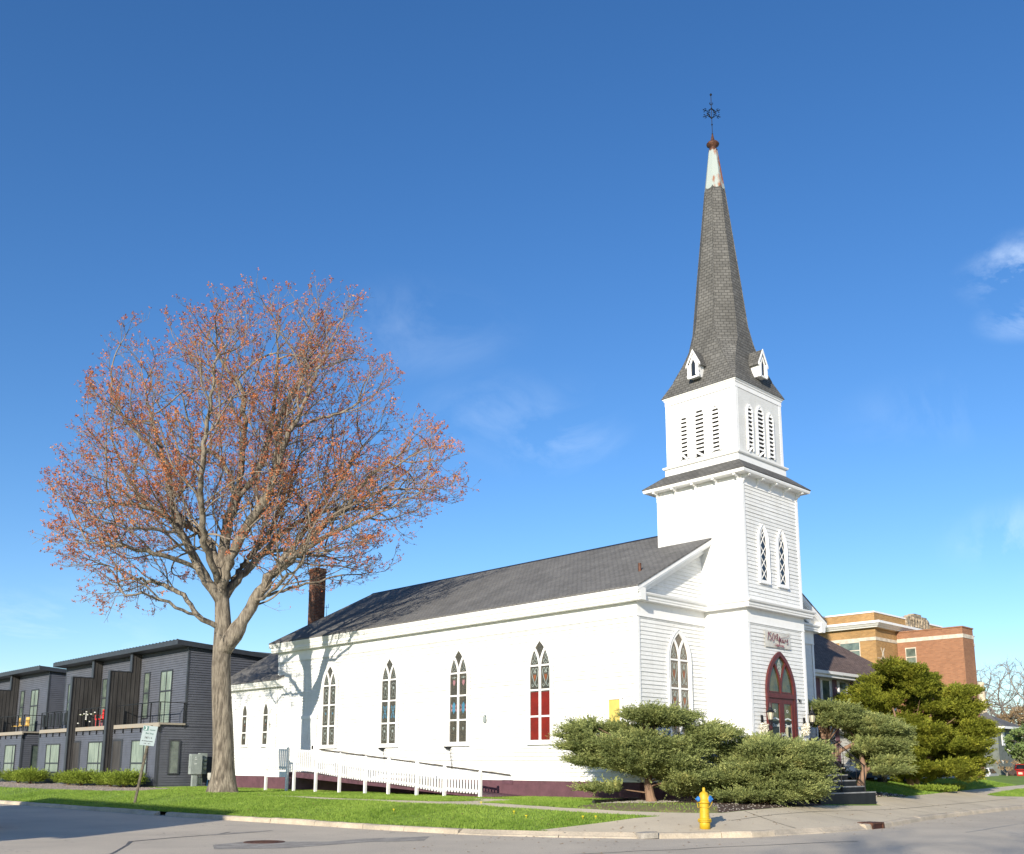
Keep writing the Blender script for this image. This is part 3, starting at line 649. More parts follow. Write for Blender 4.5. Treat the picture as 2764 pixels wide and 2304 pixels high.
for mir in (0, 1):
    Q = [(-.38, 5.60), (4.5, zr2), (4.5, zr2+.05), (-.38, 5.65)]
    if mir: Q = [(9-a, b) for a, b in Q][::-1]
    mb.prism(Q, lambda a, b, d: (a, d, b), Ln+.02, 27.65)
mb.prism([(-.38, 5.60), (-.01, 5.80), (-.01, 5.85), (-.38, 5.65)], lambda a, b, d: (a, d, b), Ln-.57, Ln+.02)
mb.build('annex_roof', M['shingle'], church)
mb = MB(); mb.tube([(1.08, .69, 8.1), (1.08, .69, 8.46)], .055, 10); mb.build('vent_pipe', M['rust'], church)
mb = MB(); mb.tube([(2.7, 22.15, 8.9), (2.7, 22.15, 9.62)], .012, 5); mb.tube([(2.58, 22.15, 9.5), (2.82, 22.15, 9.5)], .01, 5); mb.tube([(2.8, 22.15, 9.5), (2.8, 22.15, 9.7)], .01, 5); mb.build('roof_antenna', M['iron'], church)
# chimney
ch = MB(); ch.box(2.36, 2.96, 22.72, 23.32, 6.0, 11.4); ch.build('chimney', M['brick_chim'], church)
chim = church.children[-1] if False else [o for o in COL.objects if o.name.startswith('chimney')][0]
mb = MB(); mb.box(2.32, 3.0, 22.68, 23.36, 11.4, 11.48); mb.box(2.35, 2.97, 22.71, 23.33, 11.48, 11.62); mb.build('chimney_cap', M['brick_chim'], chim)
# ---- tower
mb = MB(); mb.box(T0, T1, TY0, TY1, ZF, 11.7)
siding(mb, FX(T0), TY0, TY1, 7.3, 11.4, rnd=rs, lap=.006, ex=.135); siding(mb, FX(T0), TY0, -.02, ZF, 6.48, rnd=rs, lap=.006)
siding(mb, FY(TY0), T0+.13, T1-.12, 7.3, 11.36, rnd=rs, lap=.027); siding(mb, FY(TY0), T0+.13, T1-.12, ZF, 6.48, rnd=rs, lap=.027)
siding(mb, FXr(T1), TY0, TY1, 7.3, 11.4, rnd=rs); siding(mb, FXr(T1), TY0, -.02, ZF, 6.48, rnd=rs)
siding(mb, FYr(TY1), T0, T1, 9.4, 11.4, rnd=rs)
mb.build('tower_wall', M['white'], church)
mb = MB()
for x0, x1 in ((T0-.012, T0+.13), (T1-.12, T1+.012)):
    mb.box(x0, x1, TY0-.04, TY0+.001, ZF, 6.48); mb.box(x0, x1, TY0-.04, TY0+.001, 7.3, 11.36)
for z0, z1 in ((ZF, 6.48), (7.3, 11.36)):
    mb.box(T0-.014, T0-.001, TY0-.028, TY0+.11, z0, z1)
mb.box(T0-.014, T0-.001, TY1-.11, TY1+.01, 9.5, 11.36)
mb.box(T0-.03, T1+.03, TY0-.036, TY0+.0015, 6.46, 6.97); mb.box(T0-.03, T0-.002, TY0+.002, -.02, 6.46, 6.97); mb.box(T1+.002, T1+.03, TY0+.002, -.02, 6.46, 6.97)
mb.box(T0-.04, T1+.04, TY0-.046, TY0-.03, 6.46, 6.50); mb.box(T0-.04, T0-.03, TY0-.03, -.03, 6.46, 6.50)
mb.box(T0-.02, T1+.02, TY0-.034, TY0-.001, 11.34, 11.72); mb.box(T0-.02, T0-.0015, TY0+.0, TY1+.02, 11.34, 11.72)
mb.build('tower_trim', M['white_trim'], church)
mb = MB()   # bracketed cornice
prof = [(0, 11.68), (.36, 11.68), (.37, 11.70), (.385, 11.74), (.385, 11.79), (0, 11.83)]
mould(mb, [(T0, TY1), (T0, TY0), (T1, TY0), (T1, TY1)], prof, closed=True)
mb.build('tower_cornice', M['white_trim'], church)
bpat = [(0, 0), (.30, 0), (.30, -.05), (.26, -.09), (.20, -.085), (.16, -.10), (.115, -.15), (.10, -.20), (.07, -.235), (.05, -.30), (.0, -.30)]
def bracket(F, u):
    mb = MB(); mb.prism([(a, 11.68+b) for a, b in bpat], lambda a, b, d: F(u+d, b, a), -.035, .035)
    mb.prism([(a, 11.68+b) for a, b in [(.29, -.0), (.335, -.0), (.335, -.06), (.29, -.075)]], lambda a, b, d: F(u+d, b, a), -.05, .05)
    return mb.build('bracket', M['white_trim'], church)
for u in (TY1-.06, 1.03, .15, -.75, TY0+.07): bracket(FX(T0), u)
for u in (T0+.07, 4.75, 5.65, 6.55, T1-.06): bracket(FY(TY0), u)
for u in (TY1-.06, .15, TY0+.07): bracket(FXr(T1), u)
mb = MB()   # skirt roof up to the belfry
AX, AY, BX, BY = 5.65, .114, 1.556, 1.556
def ring(hx, hy, z): return [(AX-hx, AY-hy, z), (AX+hx, AY-hy, z), (AX+hx, AY+hy, z), (AX-hx, AY+hy, z)]
A = ring(1.85+.41, 1.827+.41, 11.80); A2 = ring(1.85+.41, 1.827+.41, 11.825); B = ring(BX+.06, BY+.06, 12.345)
mb.add(A+A2+B, [(i, (i+1) % 4, 4+(i+1) % 4, 4+i) for i in range(4)]+[(4+i, 4+(i+1) % 4, 8+(i+1) % 4, 8+i) for i in range(4)]+[(0, 1, 2, 3), (8, 9, 10, 11)])
mb.build('skirt_roof', M['shingle_spire'], church)
# ---- belfry
mb = MB(); mb.box(AX-BX-.05, AX+BX+.05, AY-BY-.05, AY+BY+.05, 12.3, 12.62)
mb.build('belfry_plinth', M['white_trim'], church)
mb = MB(); mould(mb, [(AX-BX, AY+BY), (AX-BX, AY-BY), (AX+BX, AY-BY), (AX+BX, AY+BY)], [(0, 12.60), (.10, 12.60), (.125, 12.64), (.125, 12.68), (0, 12.735)], closed=True)
mb.build('belfry_sill', M['white_old'], church)
mb = MB(); mb.box(AX-BX+.03, AX+BX-.03, AY-BY+.03, AY+BY-.03, 12.6, 15.35)
for F, c0, hw in ((FX(AX-BX), AY, BY), (FY(AY-BY), AX, BX), (FXr(AX+BX), AY, BY), (FYr(AY+BY), AX, BX)):
    siding(mb, F, c0-hw+.14, c0+hw-.14, 12.7, 15.1, ex=.10, lap=-.018)
mb.build('belfry_wall', M['white'], church)
mb = MB()
for sx in (-1, 1):
    for sy in (-1, 1):
        x = AX+sx*BX; y = AY+sy*BY
        mb.box(min(x, x-sx*.17), max(x, x-sx*.17), min(y, y-sy*.17), max(y, y-sy*.17), 12.7, 15.14)
mb.box(AX-BX-.012, AX+BX+.012, AY-BY-.012, AY+BY+.012, 15.12, 15.33)
mould(mb, [(AX-BX, AY+BY), (AX-BX, AY-BY), (AX+BX, AY-BY), (AX+BX, AY+BY)], [(0, 15.30), (.035, 15.30), (.045, 15.35), (.075, 15.37), (.09, 15.41), (0, 15.44)], closed=True)
mb.build('belfry_trim', M['white_trim'], church)
def louver(F, uc, a, z0, zs, za, rnd, broken=False):
    fr = MB(); outl, _ = arch(uc, a+.035, zs, za+.05, 7)
    fr.ribbon([(uc-a-.035, z0)]+outl+[(uc+a+.035, z0)], .07, F, .0, .05)
    o = fr.build('louver', M['white_trim'], church)
    bk = MB(); ol, _ = arch(uc, a, zs, za, 7); bk.prism([(uc-a, z0)]+ol+[(uc+a, z0)], F, -.01, .006); bk.build('opening', M['dark_in'], o)
    sl = MB(); z = z0+.02; n = 0; Rr = ((a*a+(za-zs)**2)/(2*a))
    while z < za-.08:
        hwid = a if z < zs else max(0, a-Rr+math.sqrt(max(0, Rr*Rr-(z-zs)**2)))
        n += 1
        if hwid > .03:
            t = rnd.uniform(-.006, .006) if not (broken and n == 1) else .12
            sl.add([F(uc-hwid, z+.02-t, .055), F(uc+hwid, z+.02+t, .055), F(uc+hwid, z+.105+t, .008), F(uc-hwid, z+.105-t, .008),
                    F(uc-hwid, z+.006-t, .05), F(uc+hwid, z+.006+t, .05), F(uc+hwid, z+.09+t, .004), F(uc-hwid, z+.09-t, .004)],
                   [(0, 1, 2, 3), (4, 7, 6, 5), (0, 4, 5, 1), (1, 5, 6, 2), (2, 6, 7, 3), (3, 7, 4, 0)])
        z += .156
    sl.build('slat', M['white_trim'], o)
for F, cc in ((FX(AX-BX), AY), (FY(AY-BY), AX), (FXr(AX+BX), AY), (FYr(AY+BY), AX)):
    s = -1 if cc == AY else 1
    louver(F, cc-s*.70, .135, 12.86, 14.32, 14.55, rs, True); louver(F, cc, .185, 12.82, 14.36, 14.68, rs, True); louver(F, cc+s*.70, .145, 12.86, 14.32, 14.58, rs)
# ---- spire: broach from square eave to octagon with a bell-cast foot
def oct_(hc, z, cut):
    """half width hc of the cardinal sides; cut = distance trimmed off each corner"""
    q = hc-cut; return [(AX-hc, AY-q, z), (AX-q, AY-hc, z), (AX+q, AY-hc, z), (AX+hc, AY-q, z), (AX+hc, AY+q, z), (AX+q, AY+hc, z), (AX-q, AY+hc, z), (AX-hc, AY+q, z)]
hs0 = BX+.12
levels = [(hs0, 15.415, .012), (1.60, 15.60, .055), (1.415, 16.05, .16), (1.235, 16.65, .30), (1.165, 17.05, .44), (1.105, 17.45, .56), (.985, 18.2, .575), (.755, 20.5, .442), (.525, 22.68, .307), (.365, 24.22, .214)]
mb = MB(); P = []
for hc, z, cut in levels: P += oct_(hc, z, cut)
n = len(levels); fs = [(i*8+k, i*8+(k+1) % 8, (i+1)*8+(k+1) % 8, (i+1)*8+k) for i in range(n-1) for k in range(8)]+[tuple(range(8))]
mb.add(P, fs); mb.build('spire', M['shingle_spire'], church)
mb = MB()   # hip lines: cap shingles, slightly proud
for k in range(8):
    pl = [P[i*8+k] for i in range(2, n)]
    mb.tube([Vector(p)+(Vector((p[0]-AX, p[1]-AY, 0)).normalized()*-.012) for p in pl], .03, 5)
mb.build('spire_hip_cap', M['shingle_spire'], church)
mb = MB(); lv = [(.378, 24.12, .222), (.372, 24.24, .218), (.27, 25.1, .158), (.165, 25.98, .097)]; P = []
for hc, z, cut in lv: P += oct_(hc, z, cut)
# scalloped lower edge
P2 = list(P[:8]); mb.add(P, [(i*8+k, i*8+(k+1) % 8, (i+1)*8+(k+1) % 8, (i+1)*8+k) for i in range(1, 3) for k in range(8)])
for k in range(8):
    a, b = Vector(P[8+k]), Vector(P[8+(k+1) % 8]); row = [a.lerp(b, t/8) for t in range(9)]; low = [p-Vector((0, 0, .10*math.sqrt(max(0, 1-(2*t/8-1)**2)))) for t, p in enumerate(row)]
    out = ((a+b)/2-Vector((AX, AY, a.z))).normalized()*.012
    mb.add([p+out for p in row]+[p+out for p in low], [(t, t+1, 9+t+1, 9+t) for t in range(8)])
mb.smooth = False; cap = mb.build('spire_cap', M['zinc'], church)
mb = MB(); mb.smooth = True
mb.lathe([(.17, 25.88), (.18, 25.93), (.18, 25.98), (.13, 26.0), (.12, 26.08), (.16, 26.13), (.25, 26.22), (.255, 26.26), (.20, 26.33), (.10, 26.36), (.085, 26.4), (.03, 26.68), (.03, 26.72)], (AX, AY, 0), 20)
mb.build('finial_base', M['rust'], church)
mb = MB(); F = lambda a, b, d: (AX+a*.74+d*.67, AY-a*.67+d*.74, b)
mb.tube([(AX, AY, 26.6), (AX, AY, 28.46)], .014, 6)
for z, r in ((26.72, .035), (27.14, .035), (28.50, .05)): mb.lathe([(0.001, -r), (r*.7, -r*.7), (r, 0), (r*.7, r*.7), (.001, r)], (AX, AY, z), 10)
dz = 27.65
mb.ribbon([(0, dz-.25), (.155, dz), (0, dz+.25), (-.155, dz)], .035, F, -.02, .02, closed=True)
mb.ribbon([(.19*math.cos(t*.393), dz+.19*math.sin(t*.393)) for t in range(16)], .016, F, -.01, .01, closed=True)
for ang in (0.45, 2.69, 3.6, 5.85, 1.57, 4.71):
    ca, sa = math.cos(ang), math.sin(ang)
    mb.ribbon([(ca*.05, dz+sa*.05), (ca*.12, dz+sa*.12)], .014, F, -.008, .008)
    if abs(ca) > .3 :
        mb.ribbon([(ca*.17, dz+sa*.2), (ca*.36, dz+sa*.36)], .02, F, -.01, .01)
        q = (ca*.29, dz+sa*.29)
        for s_ in (1, -1): mb.ribbon([(q[0]-sa*.02*s_, q[1]), (q[0]-sa*.07*s_-ca*.02, q[1]+ca*.07*s_), (q[0]-sa*.05*s_+ca*.05, q[1]+ca*.09*s_+sa*.03)], .018, F, -.01, .01)
        mb.lathe([(.001, -.03), (.028, 0), (.001, .03)], F(ca*.37, dz+sa*.37, 0), 8)
for s_ in (1, -1): mb.ribbon([(0, 28.02), (s_*.06, 28.07), (s_*.07, 28.12), (s_*.03, 28.12)], .018, F, -.01, .01)
mb.build('finial_cross', M['iron'], church)
# dormers on the spire
def dormer(F, uc):
    """F(u, z, d): d measured out from the belfry face"""
    o = MB(); z0, ze_, za = 15.86, 16.40, 16.93; hw = .21; fd = .16
    o.prism([(uc-hw, z0), (uc+hw, z0), (uc+hw, ze_), (uc, za-.06), (uc-hw, ze_)], F, -.75, fd)
    d = o.build('spire_dormer', M['white_trim'], church)
    r = MB()
    for s_ in (1, -1):
        Q = [(uc, za-.03), (uc, za+.02), (uc+s_*.31, ze_-.05), (uc+s_*.31, ze_-.10)]
        r.prism(Q, F, -.85, fd+.03)
    r.build('dormer_roof', M['shingle_spire'], d)
    f = MB()
    for s_ in (1, -1): f.prism([(uc, za-.11), (uc, za+.03), (uc+s_*.32, ze_-.04), (uc+s_*.32, ze_-.14)], F, fd+.03, fd+.06)
    f.ribbon([(uc-.12, z0+.08), (uc-.12, ze_-.02), (uc, ze_+.22), (uc+.12, ze_-.02), (uc+.12, z0+.08)], .05, F, fd, fd+.035)
    for s_ in (1, -1):   # scroll-sawn consoles
        f.prism([(uc+s_*a, b) for a, b in ((.16, ze_-.04), (.235, ze_-.04), (.255, ze_-.12), (.225, ze_-.2), (.25, ze_-.3), (.235, ze_-.38), (.27, ze_-.46), (.24, ze_-.55), (.17, ze_-.55))], F, fd, fd+.07)
    f.box(uc-.25, uc+.25, z0-.03, z0+.04, fd, fd+.05, F=lambda a, b, c: F(a, b, c)); f.build('dormer_trim', M['white_trim'], d)
    g = MB(); g.prism([(uc-.10, z0+.06), (uc+.10, z0+.06), (uc+.10, ze_), (uc, ze_+.2), (uc-.10, ze_)], F, fd, fd+.006); g.build('dormer_pane', M['glass'], d)
def bx(self, *a): pass
dormer(FX(AX-BX), .20); dormer(FY(AY-BY), 5.75); dormer(FXr(AX+BX), .114); dormer(FYr(AY+BY), AX)
# ------------------------------------------------------------------ lancet windows
def curl(c, r, a0, a1, n=8, k=1.0): return [(c[0]+r*(1-(1-k)*i/n)*math.cos(a0+(a1-a0)*i/n), c[1]+r*(1-(1-k)*i/n)*math.sin(a0+(a1-a0)*i/n)) for i in range(n+1)]
def big_window(F, uc, z0=2.52, zs=4.95, za=6.0, a=.493, bars=(3.345, 4.27, 5.14), red=False, style=0, flip=1, glass='stained', light=False):
    fr = MB(); Cw = .13
    ol, Rr = arch(uc, a+Cw/2, zs, za+.085, 10)
    fr.ribbon([(uc-a-Cw/2, z0-.1)]+ol+[(uc+a+Cw/2, z0-.1)], Cw, F, 0, .05)
    oo, _ = arch(uc, a+Cw, zs, za+.155, 10); fr.ribbon([(uc-a-Cw, z0-.1)]+oo+[(uc+a+Cw, z0-.1)], .028, F, 0, .075)
    fr.box(uc-a-Cw-.02, uc+a+Cw+.02, z0-.16, z0-.1, 0, .085, F)
    fr.box(uc-a-.0, uc+a+.0, z0-.1, z0, 0, .05, F)
    root = fr.build('window', M['white_trim'], church)
    # tracery: mullion, Y branches, transoms
    tr = MB(); Rm = (a*a+(za-zs)**2)/(2*a)
    m = .05
    tr.box(uc-m, uc+m, z0, zs, .012, .045, F)
    th = math.acos(max(-1, (Rm-a/2)/Rm)); k = 7
    for s_ in (1, -1): tr.ribbon([(uc+s_*(Rm-Rm*math.cos(th*i/k)), zs+Rm*math.sin(th*i/k)) for i in range(k+1)], .085, F, .012, .043 if s_ > 0 else .0435)
    for z in bars: tr.box(uc-a, uc+a, z-.03, z+.03, .012, .041, F)
    tr.build('tracery', M['white_trim'], root)
    gl = MB(); gl.use(M[glass])
    il, _ = arch(uc, a, zs, za, 10); gl.prism([(uc-a, z0)]+il+[(uc+a, z0)], F, 0.001, .010)
    if red:
        gl.use(M['red_glass'])
        for s_ in (1, -1):
            gl.box(min(uc+s_*.055, uc+s_*(a-.02)), max(uc+s_*.055, uc+s_*(a-.02)), z0+.01, bars[0]-.04, .012, .016, F)
            gl.box(min(uc+s_*.055, uc+s_*(a-.02)), max(uc+s_*.055, uc+s_*(a-.02)), bars[0]+.04, bars[1]-.07, .012, .016, F)
    g = gl.build('pane', None, root)
    or_ = MB(); f0, f1 = .0105, .0165
    rows = [z0]+list(bars)
    for s_ in (1, -1):
        c = uc+s_*(a+.05)/2
        def rb(p, w, mm): or_.use(M[mm]); or_.ribbon([(c+x, y) for x, y in p], w, F, f0, f1)
        def pg(p, mm): or_.use(M[mm]); or_.prism([(c+x, y) for x, y in p], F, f0, f1+.001)
        for r_ in range(3):
            if red and r_ < 2: continue
            zc = (rows[r_]+rows[r_+1])/2; hh = (rows[r_+1]-rows[r_])/2
            if style == 0 and r_ == 2 or style == 3:   # scrolled heart
                mm = 'lead_pale'
                for q in (1, -1):
                    rb([(q*x, zc+y*hh) for x, y in ((.03, .55), (.06, .42), (.03, .38), (.015, .55), (.05, .78), (.12, .76), (.155, .55), (.13, .2), (.06, -.2), (.02, -.45), (.05, -.62), (.12, -.72), (.15, -.58), (.12, -.5))], .016, mm)
                pg([(0, zc-.3*hh), (.06, zc+.05*hh), (.055, zc+.3*hh), (0, zc+.2*hh), (-.055, zc+.3*hh), (-.06, zc+.05*hh)], 'glass_orange')
            elif style == 1 and r_ == 1:
                pg([(0, zc+.5*hh), (.045, zc+.3*hh), (.09, zc+.27*hh), (.07, zc), (.09, zc-.27*hh), (.045, zc-.3*hh), (0, zc-.5*hh), (-.045, zc-.3*hh), (-.09, zc-.27*hh), (-.07, zc), (-.09, zc-.27*hh*-1)], 'glass_blue')
                for q in (1, -1):
                    pg([(q*.09, zc+.06), (q*.15, zc+.16), (q*.16, zc+.08), (q*.11, zc)], 'glass_pink'); pg([(q*.09, zc-.06), (q*.15, zc-.16), (q*.16, zc-.08), (q*.11, zc)], 'glass_pink')
            elif style == 1 and r_ == 2:
                pg([(0, zc-.12*hh), (.07, zc+.12*hh), (.06, zc+.38*hh), (-.06, zc+.38*hh), (-.07, zc+.12*hh)], 'glass_pink'); rb([(-.12, zc+.62*hh), (.12, zc+.62*hh)], .018, 'lead_pale')
                rb([(0, zc+.52*hh), (0, zc+.72*hh)], .025, 'lead_pale')
            elif style == 1 and r_ == 0:
                rb(curl((0, zc+.25*hh), .035, 0, 6.28), .016, 'lead_pale'); rb([(0, zc+.05*hh), (0, zc+.2*hh)], .012, 'lead_pale')
            elif style == 2 and r_ == 1:
                for q in (1, -1):
                    for t in (1, -1):
                        rb([(0, zc), (q*.07, zc+t*.10), (q*.05, zc+t*.2), (q*.10, zc+t*.26), (q*.13, zc+t*.16)], .032, 'glass_blue')
            else:
                mm = 'lead_pale' if r_ != 1 else 'glass_blue'
                for q in (1, -1):
                    rb([(q*x, zc+y*hh) for x, y in ((.0, .72), (.05, .6), (.10, .68), (.14, .45), (.07, .2), (.10, 0), (.05, -.2), (.10, -.4), (.12, -.6), (.04, -.7), (0, -.55))], .009, 'lead_pale')
                pg([(0, zc+.16), (.035, zc+.09), (0, zc+.02), (-.035, zc+.09)], mm)
        z4 = bars[2]+.04
        for q in (1, -1): rb([(q*x, z4+y) for x, y in ((.0, .40), (.04, .30), (.015, .2), (.07, .12), (.10, .18), (.11, .08), (.04, .03), (0, .1))], .012 if style == 0 else .008, 'lead_pale')
    or_.build('glass_ornament', None, root)
    return root
ys = 4.387; stp = 4.378
styles = [0, 1, 2, 4]
for i in range(4):
    big_window(FX(-.008), ys+i*stp, red=(i == 0), style=styles[i])
big_window(FY(0.001), 2.19, z0=2.52, zs=5.15, za=6.06, a=.50, bars=(3.35, 4.20, 5.16), style=3, glass='stained_f')
def small_window(F, uc, z0, zs, za, a, bars, glass='stained', lattice=False, Cw=.12, sill=True):
    fr = MB(); ol, _ = arch(uc, a+Cw/2, zs, za+Cw*.7, 8); fr.ribbon([(uc-a-Cw/2, z0-.08)]+ol+[(uc+a+Cw/2, z0-.08)], Cw, F, 0, .045)
    oo, _ = arch(uc, a+Cw, zs, za+Cw*1.25, 8); fr.ribbon([(uc-a-Cw, z0-.08)]+oo+[(uc+a+Cw, z0-.08)], .025, F, 0, .07)
    fr.box(uc-a, uc+a, z0-.08, z0, 0, .045, F); fr.box(uc-a-Cw-.02, uc+a+Cw+.02, z0-.13, z0-.08, 0, .08, F)
    root = fr.build('window', M['white_trim'], church)
    gl = MB(); il, _ = arch(uc, a, zs, za, 8); gl.prism([(uc-a, z0)]+il+[(uc+a, z0)], F, .001, .01); gl.build('pane', M[glass], root)
    b = MB()
    for z in bars: b.box(uc-a, uc+a, z-.025, z+.025, .012, .04, F)
    if lattice:
        st = .40; z = z0
        while z < za-.1:
            for s_ in (1, -1):
                z2 = min(z+st*1.15, za-.08); hw = a if z2 < zs else a*.6
                b.ribbon([(uc-s_*a*(1 if z < zs else .7), z), (uc+s_*hw, z2)], .022, F, .012, .03 if s_ > 0 else .029)
            z += st
    else:
        b.use(M['lead_pale'])
        for z in (z0+.35, zs-.35): b.prism([(uc, z+.09), (uc+.04, z), (uc, z-.09), (uc-.04, z)], F, .0105, .016)
        b.use(M['glass_orange']); b.prism([(uc, z0+1.0), (uc+.035, z0+.95), (uc, z0+.9), (uc-.035, z0+.95)], F, .0105, .016)
        for k_ in range(len(b.m)): pass
    if not lattice:
        b.mats.insert(0, M['white_trim']); n6 = 6*len(bars); b.m = [0]*n6+[v+1 for v in b.m[n6:]]
        b.build('glazing_bar', None, root)
    else: b.build('glazing_bar', M['white_trim'], root)
    return root
for u in (24.93, 22.93): small_window(FX(-.004), u, 2.62, 4.10, 4.58, .215, (3.20, 4.02))
for u in (4.97, 6.20): small_window(FY(TY0-.024), u, 8.05, 9.42, 9.92, .20, (), glass='glass', lattice=True, Cw=.125)
# small boarded window by the corner and a basement hatch light
mb = MB(); F = FX(-.012); mb.box(.70, 1.50, 2.9, 3.0, 0, .04, F); mb.box(.64, .74, 2.9, 3.80, .0, .05, F); mb.box(1.46, 1.56, 2.9, 3.8, 0, .05, F); mb.box(.64, 1.56, 3.78, 3.86, 0, .055, F)
o = mb.build('window', M['white_trim'], church); mb = MB(); mb.box(.74, 1.22, 3.0, 3.78, .012, .02, F); mb.build('yellow_board', M['yellow_board'], o); mb = MB(); mb.box(1.22, 1.46, 3.0, 3.78, .012, .03, F); mb.build('jamb', M['white_trim'], o)
# side door at the ramp landing
mb = MB(); F = FX(-.012); mb.box(18.5, 18.62, 1.42, 3.72, 0, .04, F); mb.box(19.58, 19.70, 1.42, 3.72, 0, .04, F); mb.box(18.46, 19.74, 3.72, 3.86, 0, .06, F)
o = mb.build('side_door', M['white_trim'], church); mb = MB(); mb.box(18.62, 19.58, 1.42, 3.72, .0, .018, F)
for a in (18.72, 19.16):
    for b in (1.62, 2.75): mb.box(a, a+.34, b, b+.85, .018, .028, F)
mb.build('door_leaf', M['white'], o); mb = MB(); mb.box(18.68, 18.72, 2.35, 2.5, .03, .08, F); mb.build('door_handle', M['iron'], o)
# wall fittings: small floodlights under windows, junction box, house number
for u in (9.3, 13.5):
    mb = MB(); mb.prism([(u-.16, 2.35), (u+.12, 2.35), (u+.09, 2.28), (u-.08, 2.25)], F, .02, .16); mb.tube([F(u-.2, 2.3, .1), F(u-.2, 2.2, .12), F(u-.22, 1.5, .03)], .012, 5)
    mb.build('wall_floodlight', M['iron'], church)
mb = MB(); mb.box(7.20, 7.32, 3.22, 3.42, 0, .06, F); mb.box(7.22, 7.28, 3.44, 3.5, 0, .05, F); mb.build('junction_box', M['meter'], church)
text('house_number', '981', .20, M['iron'], lambda x, y, z: (6.98+x*.85, TY0-.03-z, 3.91+y-.12*x), church, sx=1)

# ------------------------------------------------------------------ entrance doors (red, pointed)
F = FY(TY0-.024); uc = 5.67; a = .80; z0 = 1.56
mb = MB(); ol, _ = arch(uc, a+.075, 4.15, 5.52, 14)
mb.ribbon([(uc-a-.075, z0)]+ol+[(uc+a+.075, z0)], .15, F, 0, .075)
mb.box(uc-a, uc+a, 3.98, 4.12, 0, .07, F); mb.box(uc-.9, uc+.9, 3.955, 3.985, 0, .095, F)
Rm = (a*a+1.27**2)/(2*a); th = math.acos((Rm-a/2)/Rm); k = 9
door = mb.build('entrance_door', M['door_red'], church)
mb = MB()
for s_ in (1, -1):
    mb.ribbon([(uc+s_*(Rm*1.15-Rm*1.15*math.cos(th*.93*i/k))*1.0, 4.15+Rm*1.15*math.sin(th*.93*i/k)) for i in range(k+1)], .075, F, .012, .06 if s_ > 0 else .059)
mb.box(uc-.035, uc+.035, 4.11, 4.3, .012, .058, F)
for s_ in (1, -1): mb.ribbon([(uc+s_*.1, 4.16), (uc+s_*.70, 4.16)], .04, F, .012, .045)
mb.build('fanlight_frame', M['door_red'], door)
il, _ = arch(uc, a, 4.15, 5.45, 12); mb = MB(); mb.prism([(uc-a, 4.12)]+il+[(uc+a, 4.12)], F, .001, .01); mb.build('fanlight_pane', M['door_glass'], door)
mb = MB(); zc = 4.98
for q in (1, -1):
    for t in (0, 1, 2): mb.ribbon([(uc+q*x, zc+y+t*.14-.14) for x, y in ((0, .14), (.07, .06), (.10, 0), (.04, -.06), (0, 0), (-.03, .05), (0, .1))], .012, F, .011, .018+.001*t)
    mb.ribbon([(uc, zc-.42), (uc+q*.12, zc), (uc, zc+.36)], .014, F, .011, .02)
mb.build('fanlight_leading', M['lead_pale'], door)
for s_, lab in ((-1, None), (1, None)):
    x0, x1 = (uc-a+.002, uc-.004) if s_ < 0 else (uc+.004, uc+a-.002)
    mb = MB(); g0, g1_ = x0+.14, x1-.14
    mb.box(x0, g0, z0, 3.953, 0, .05, F); mb.box(g1_, x1, z0, 3.953, 0, .05, F); mb.box(g0, g1_, z0, 2.48, 0, .049, F); mb.box(g0, g1_, 3.77, 3.953, 0, .049, F)
    mb.box(g0+.03, g1_-.03, 1.75, 2.3, .049, .06, F)
    lf = mb.build('door_leaf', M['door_red'], door)
    mb = MB(); mb.use(M['door_glass']).box(g0, g1_, 2.48, 3.77, .004, .012, F); mb.use(M['black_panel']).box(g0+.01, g1_-.01, 2.50, 3.17, .0125, .016, F); mb.build('door_pane', None, lf)
    text('door_lettering', 'Church', .155, M['text_white'], (lambda c: lambda x, y, z: (c+x, TY0-.041-z, 3.02+y))((g0+g1_)/2), lf, shear=.2)
    mb = MB(); c = (g0+g1_)/2
    mb.ribbon([(g0+.03, 3.1), (g0+.025, 2.62), (c-.1, 2.56), (c, 2.66), (c+.1, 2.56), (g1_-.025, 2.62), (g1_-.03, 3.1)], .014, F, .017, .02)
    mb.ribbon([(g0+.03, 3.22), (c, 3.27), (g1_-.03, 3.22)], .05, F, .017, .02); mb.ribbon(curl((c, 3.52), .05, 0, 6.28), .015, F, .013, .018)
    mb.build('door_etching', M['text_white'], lf)
    mb = MB(); hx = x1-.07 if s_ < 0 else x0+.07; mb.box(hx-.02, hx+.02, 2.6, 2.78, .05, .062, F); mb.lathe([(.0, 0), (.03, .02), (.032, .05), (.0, .06)], F(hx, 2.7, .062), 8, axis=(0, -1, 0)); mb.build('door_handle', M['meter'], lf)
    if s_ > 0:
        mb = MB(); mb.prism([(g0+.01, 2.5), (g0+.24, 2.5), (g0+.24, 3.02), (g0+.19, 3.02), (g0+.01, 2.85)], F, .018, .022); mb.build('door_poster', M['paper'], lf)

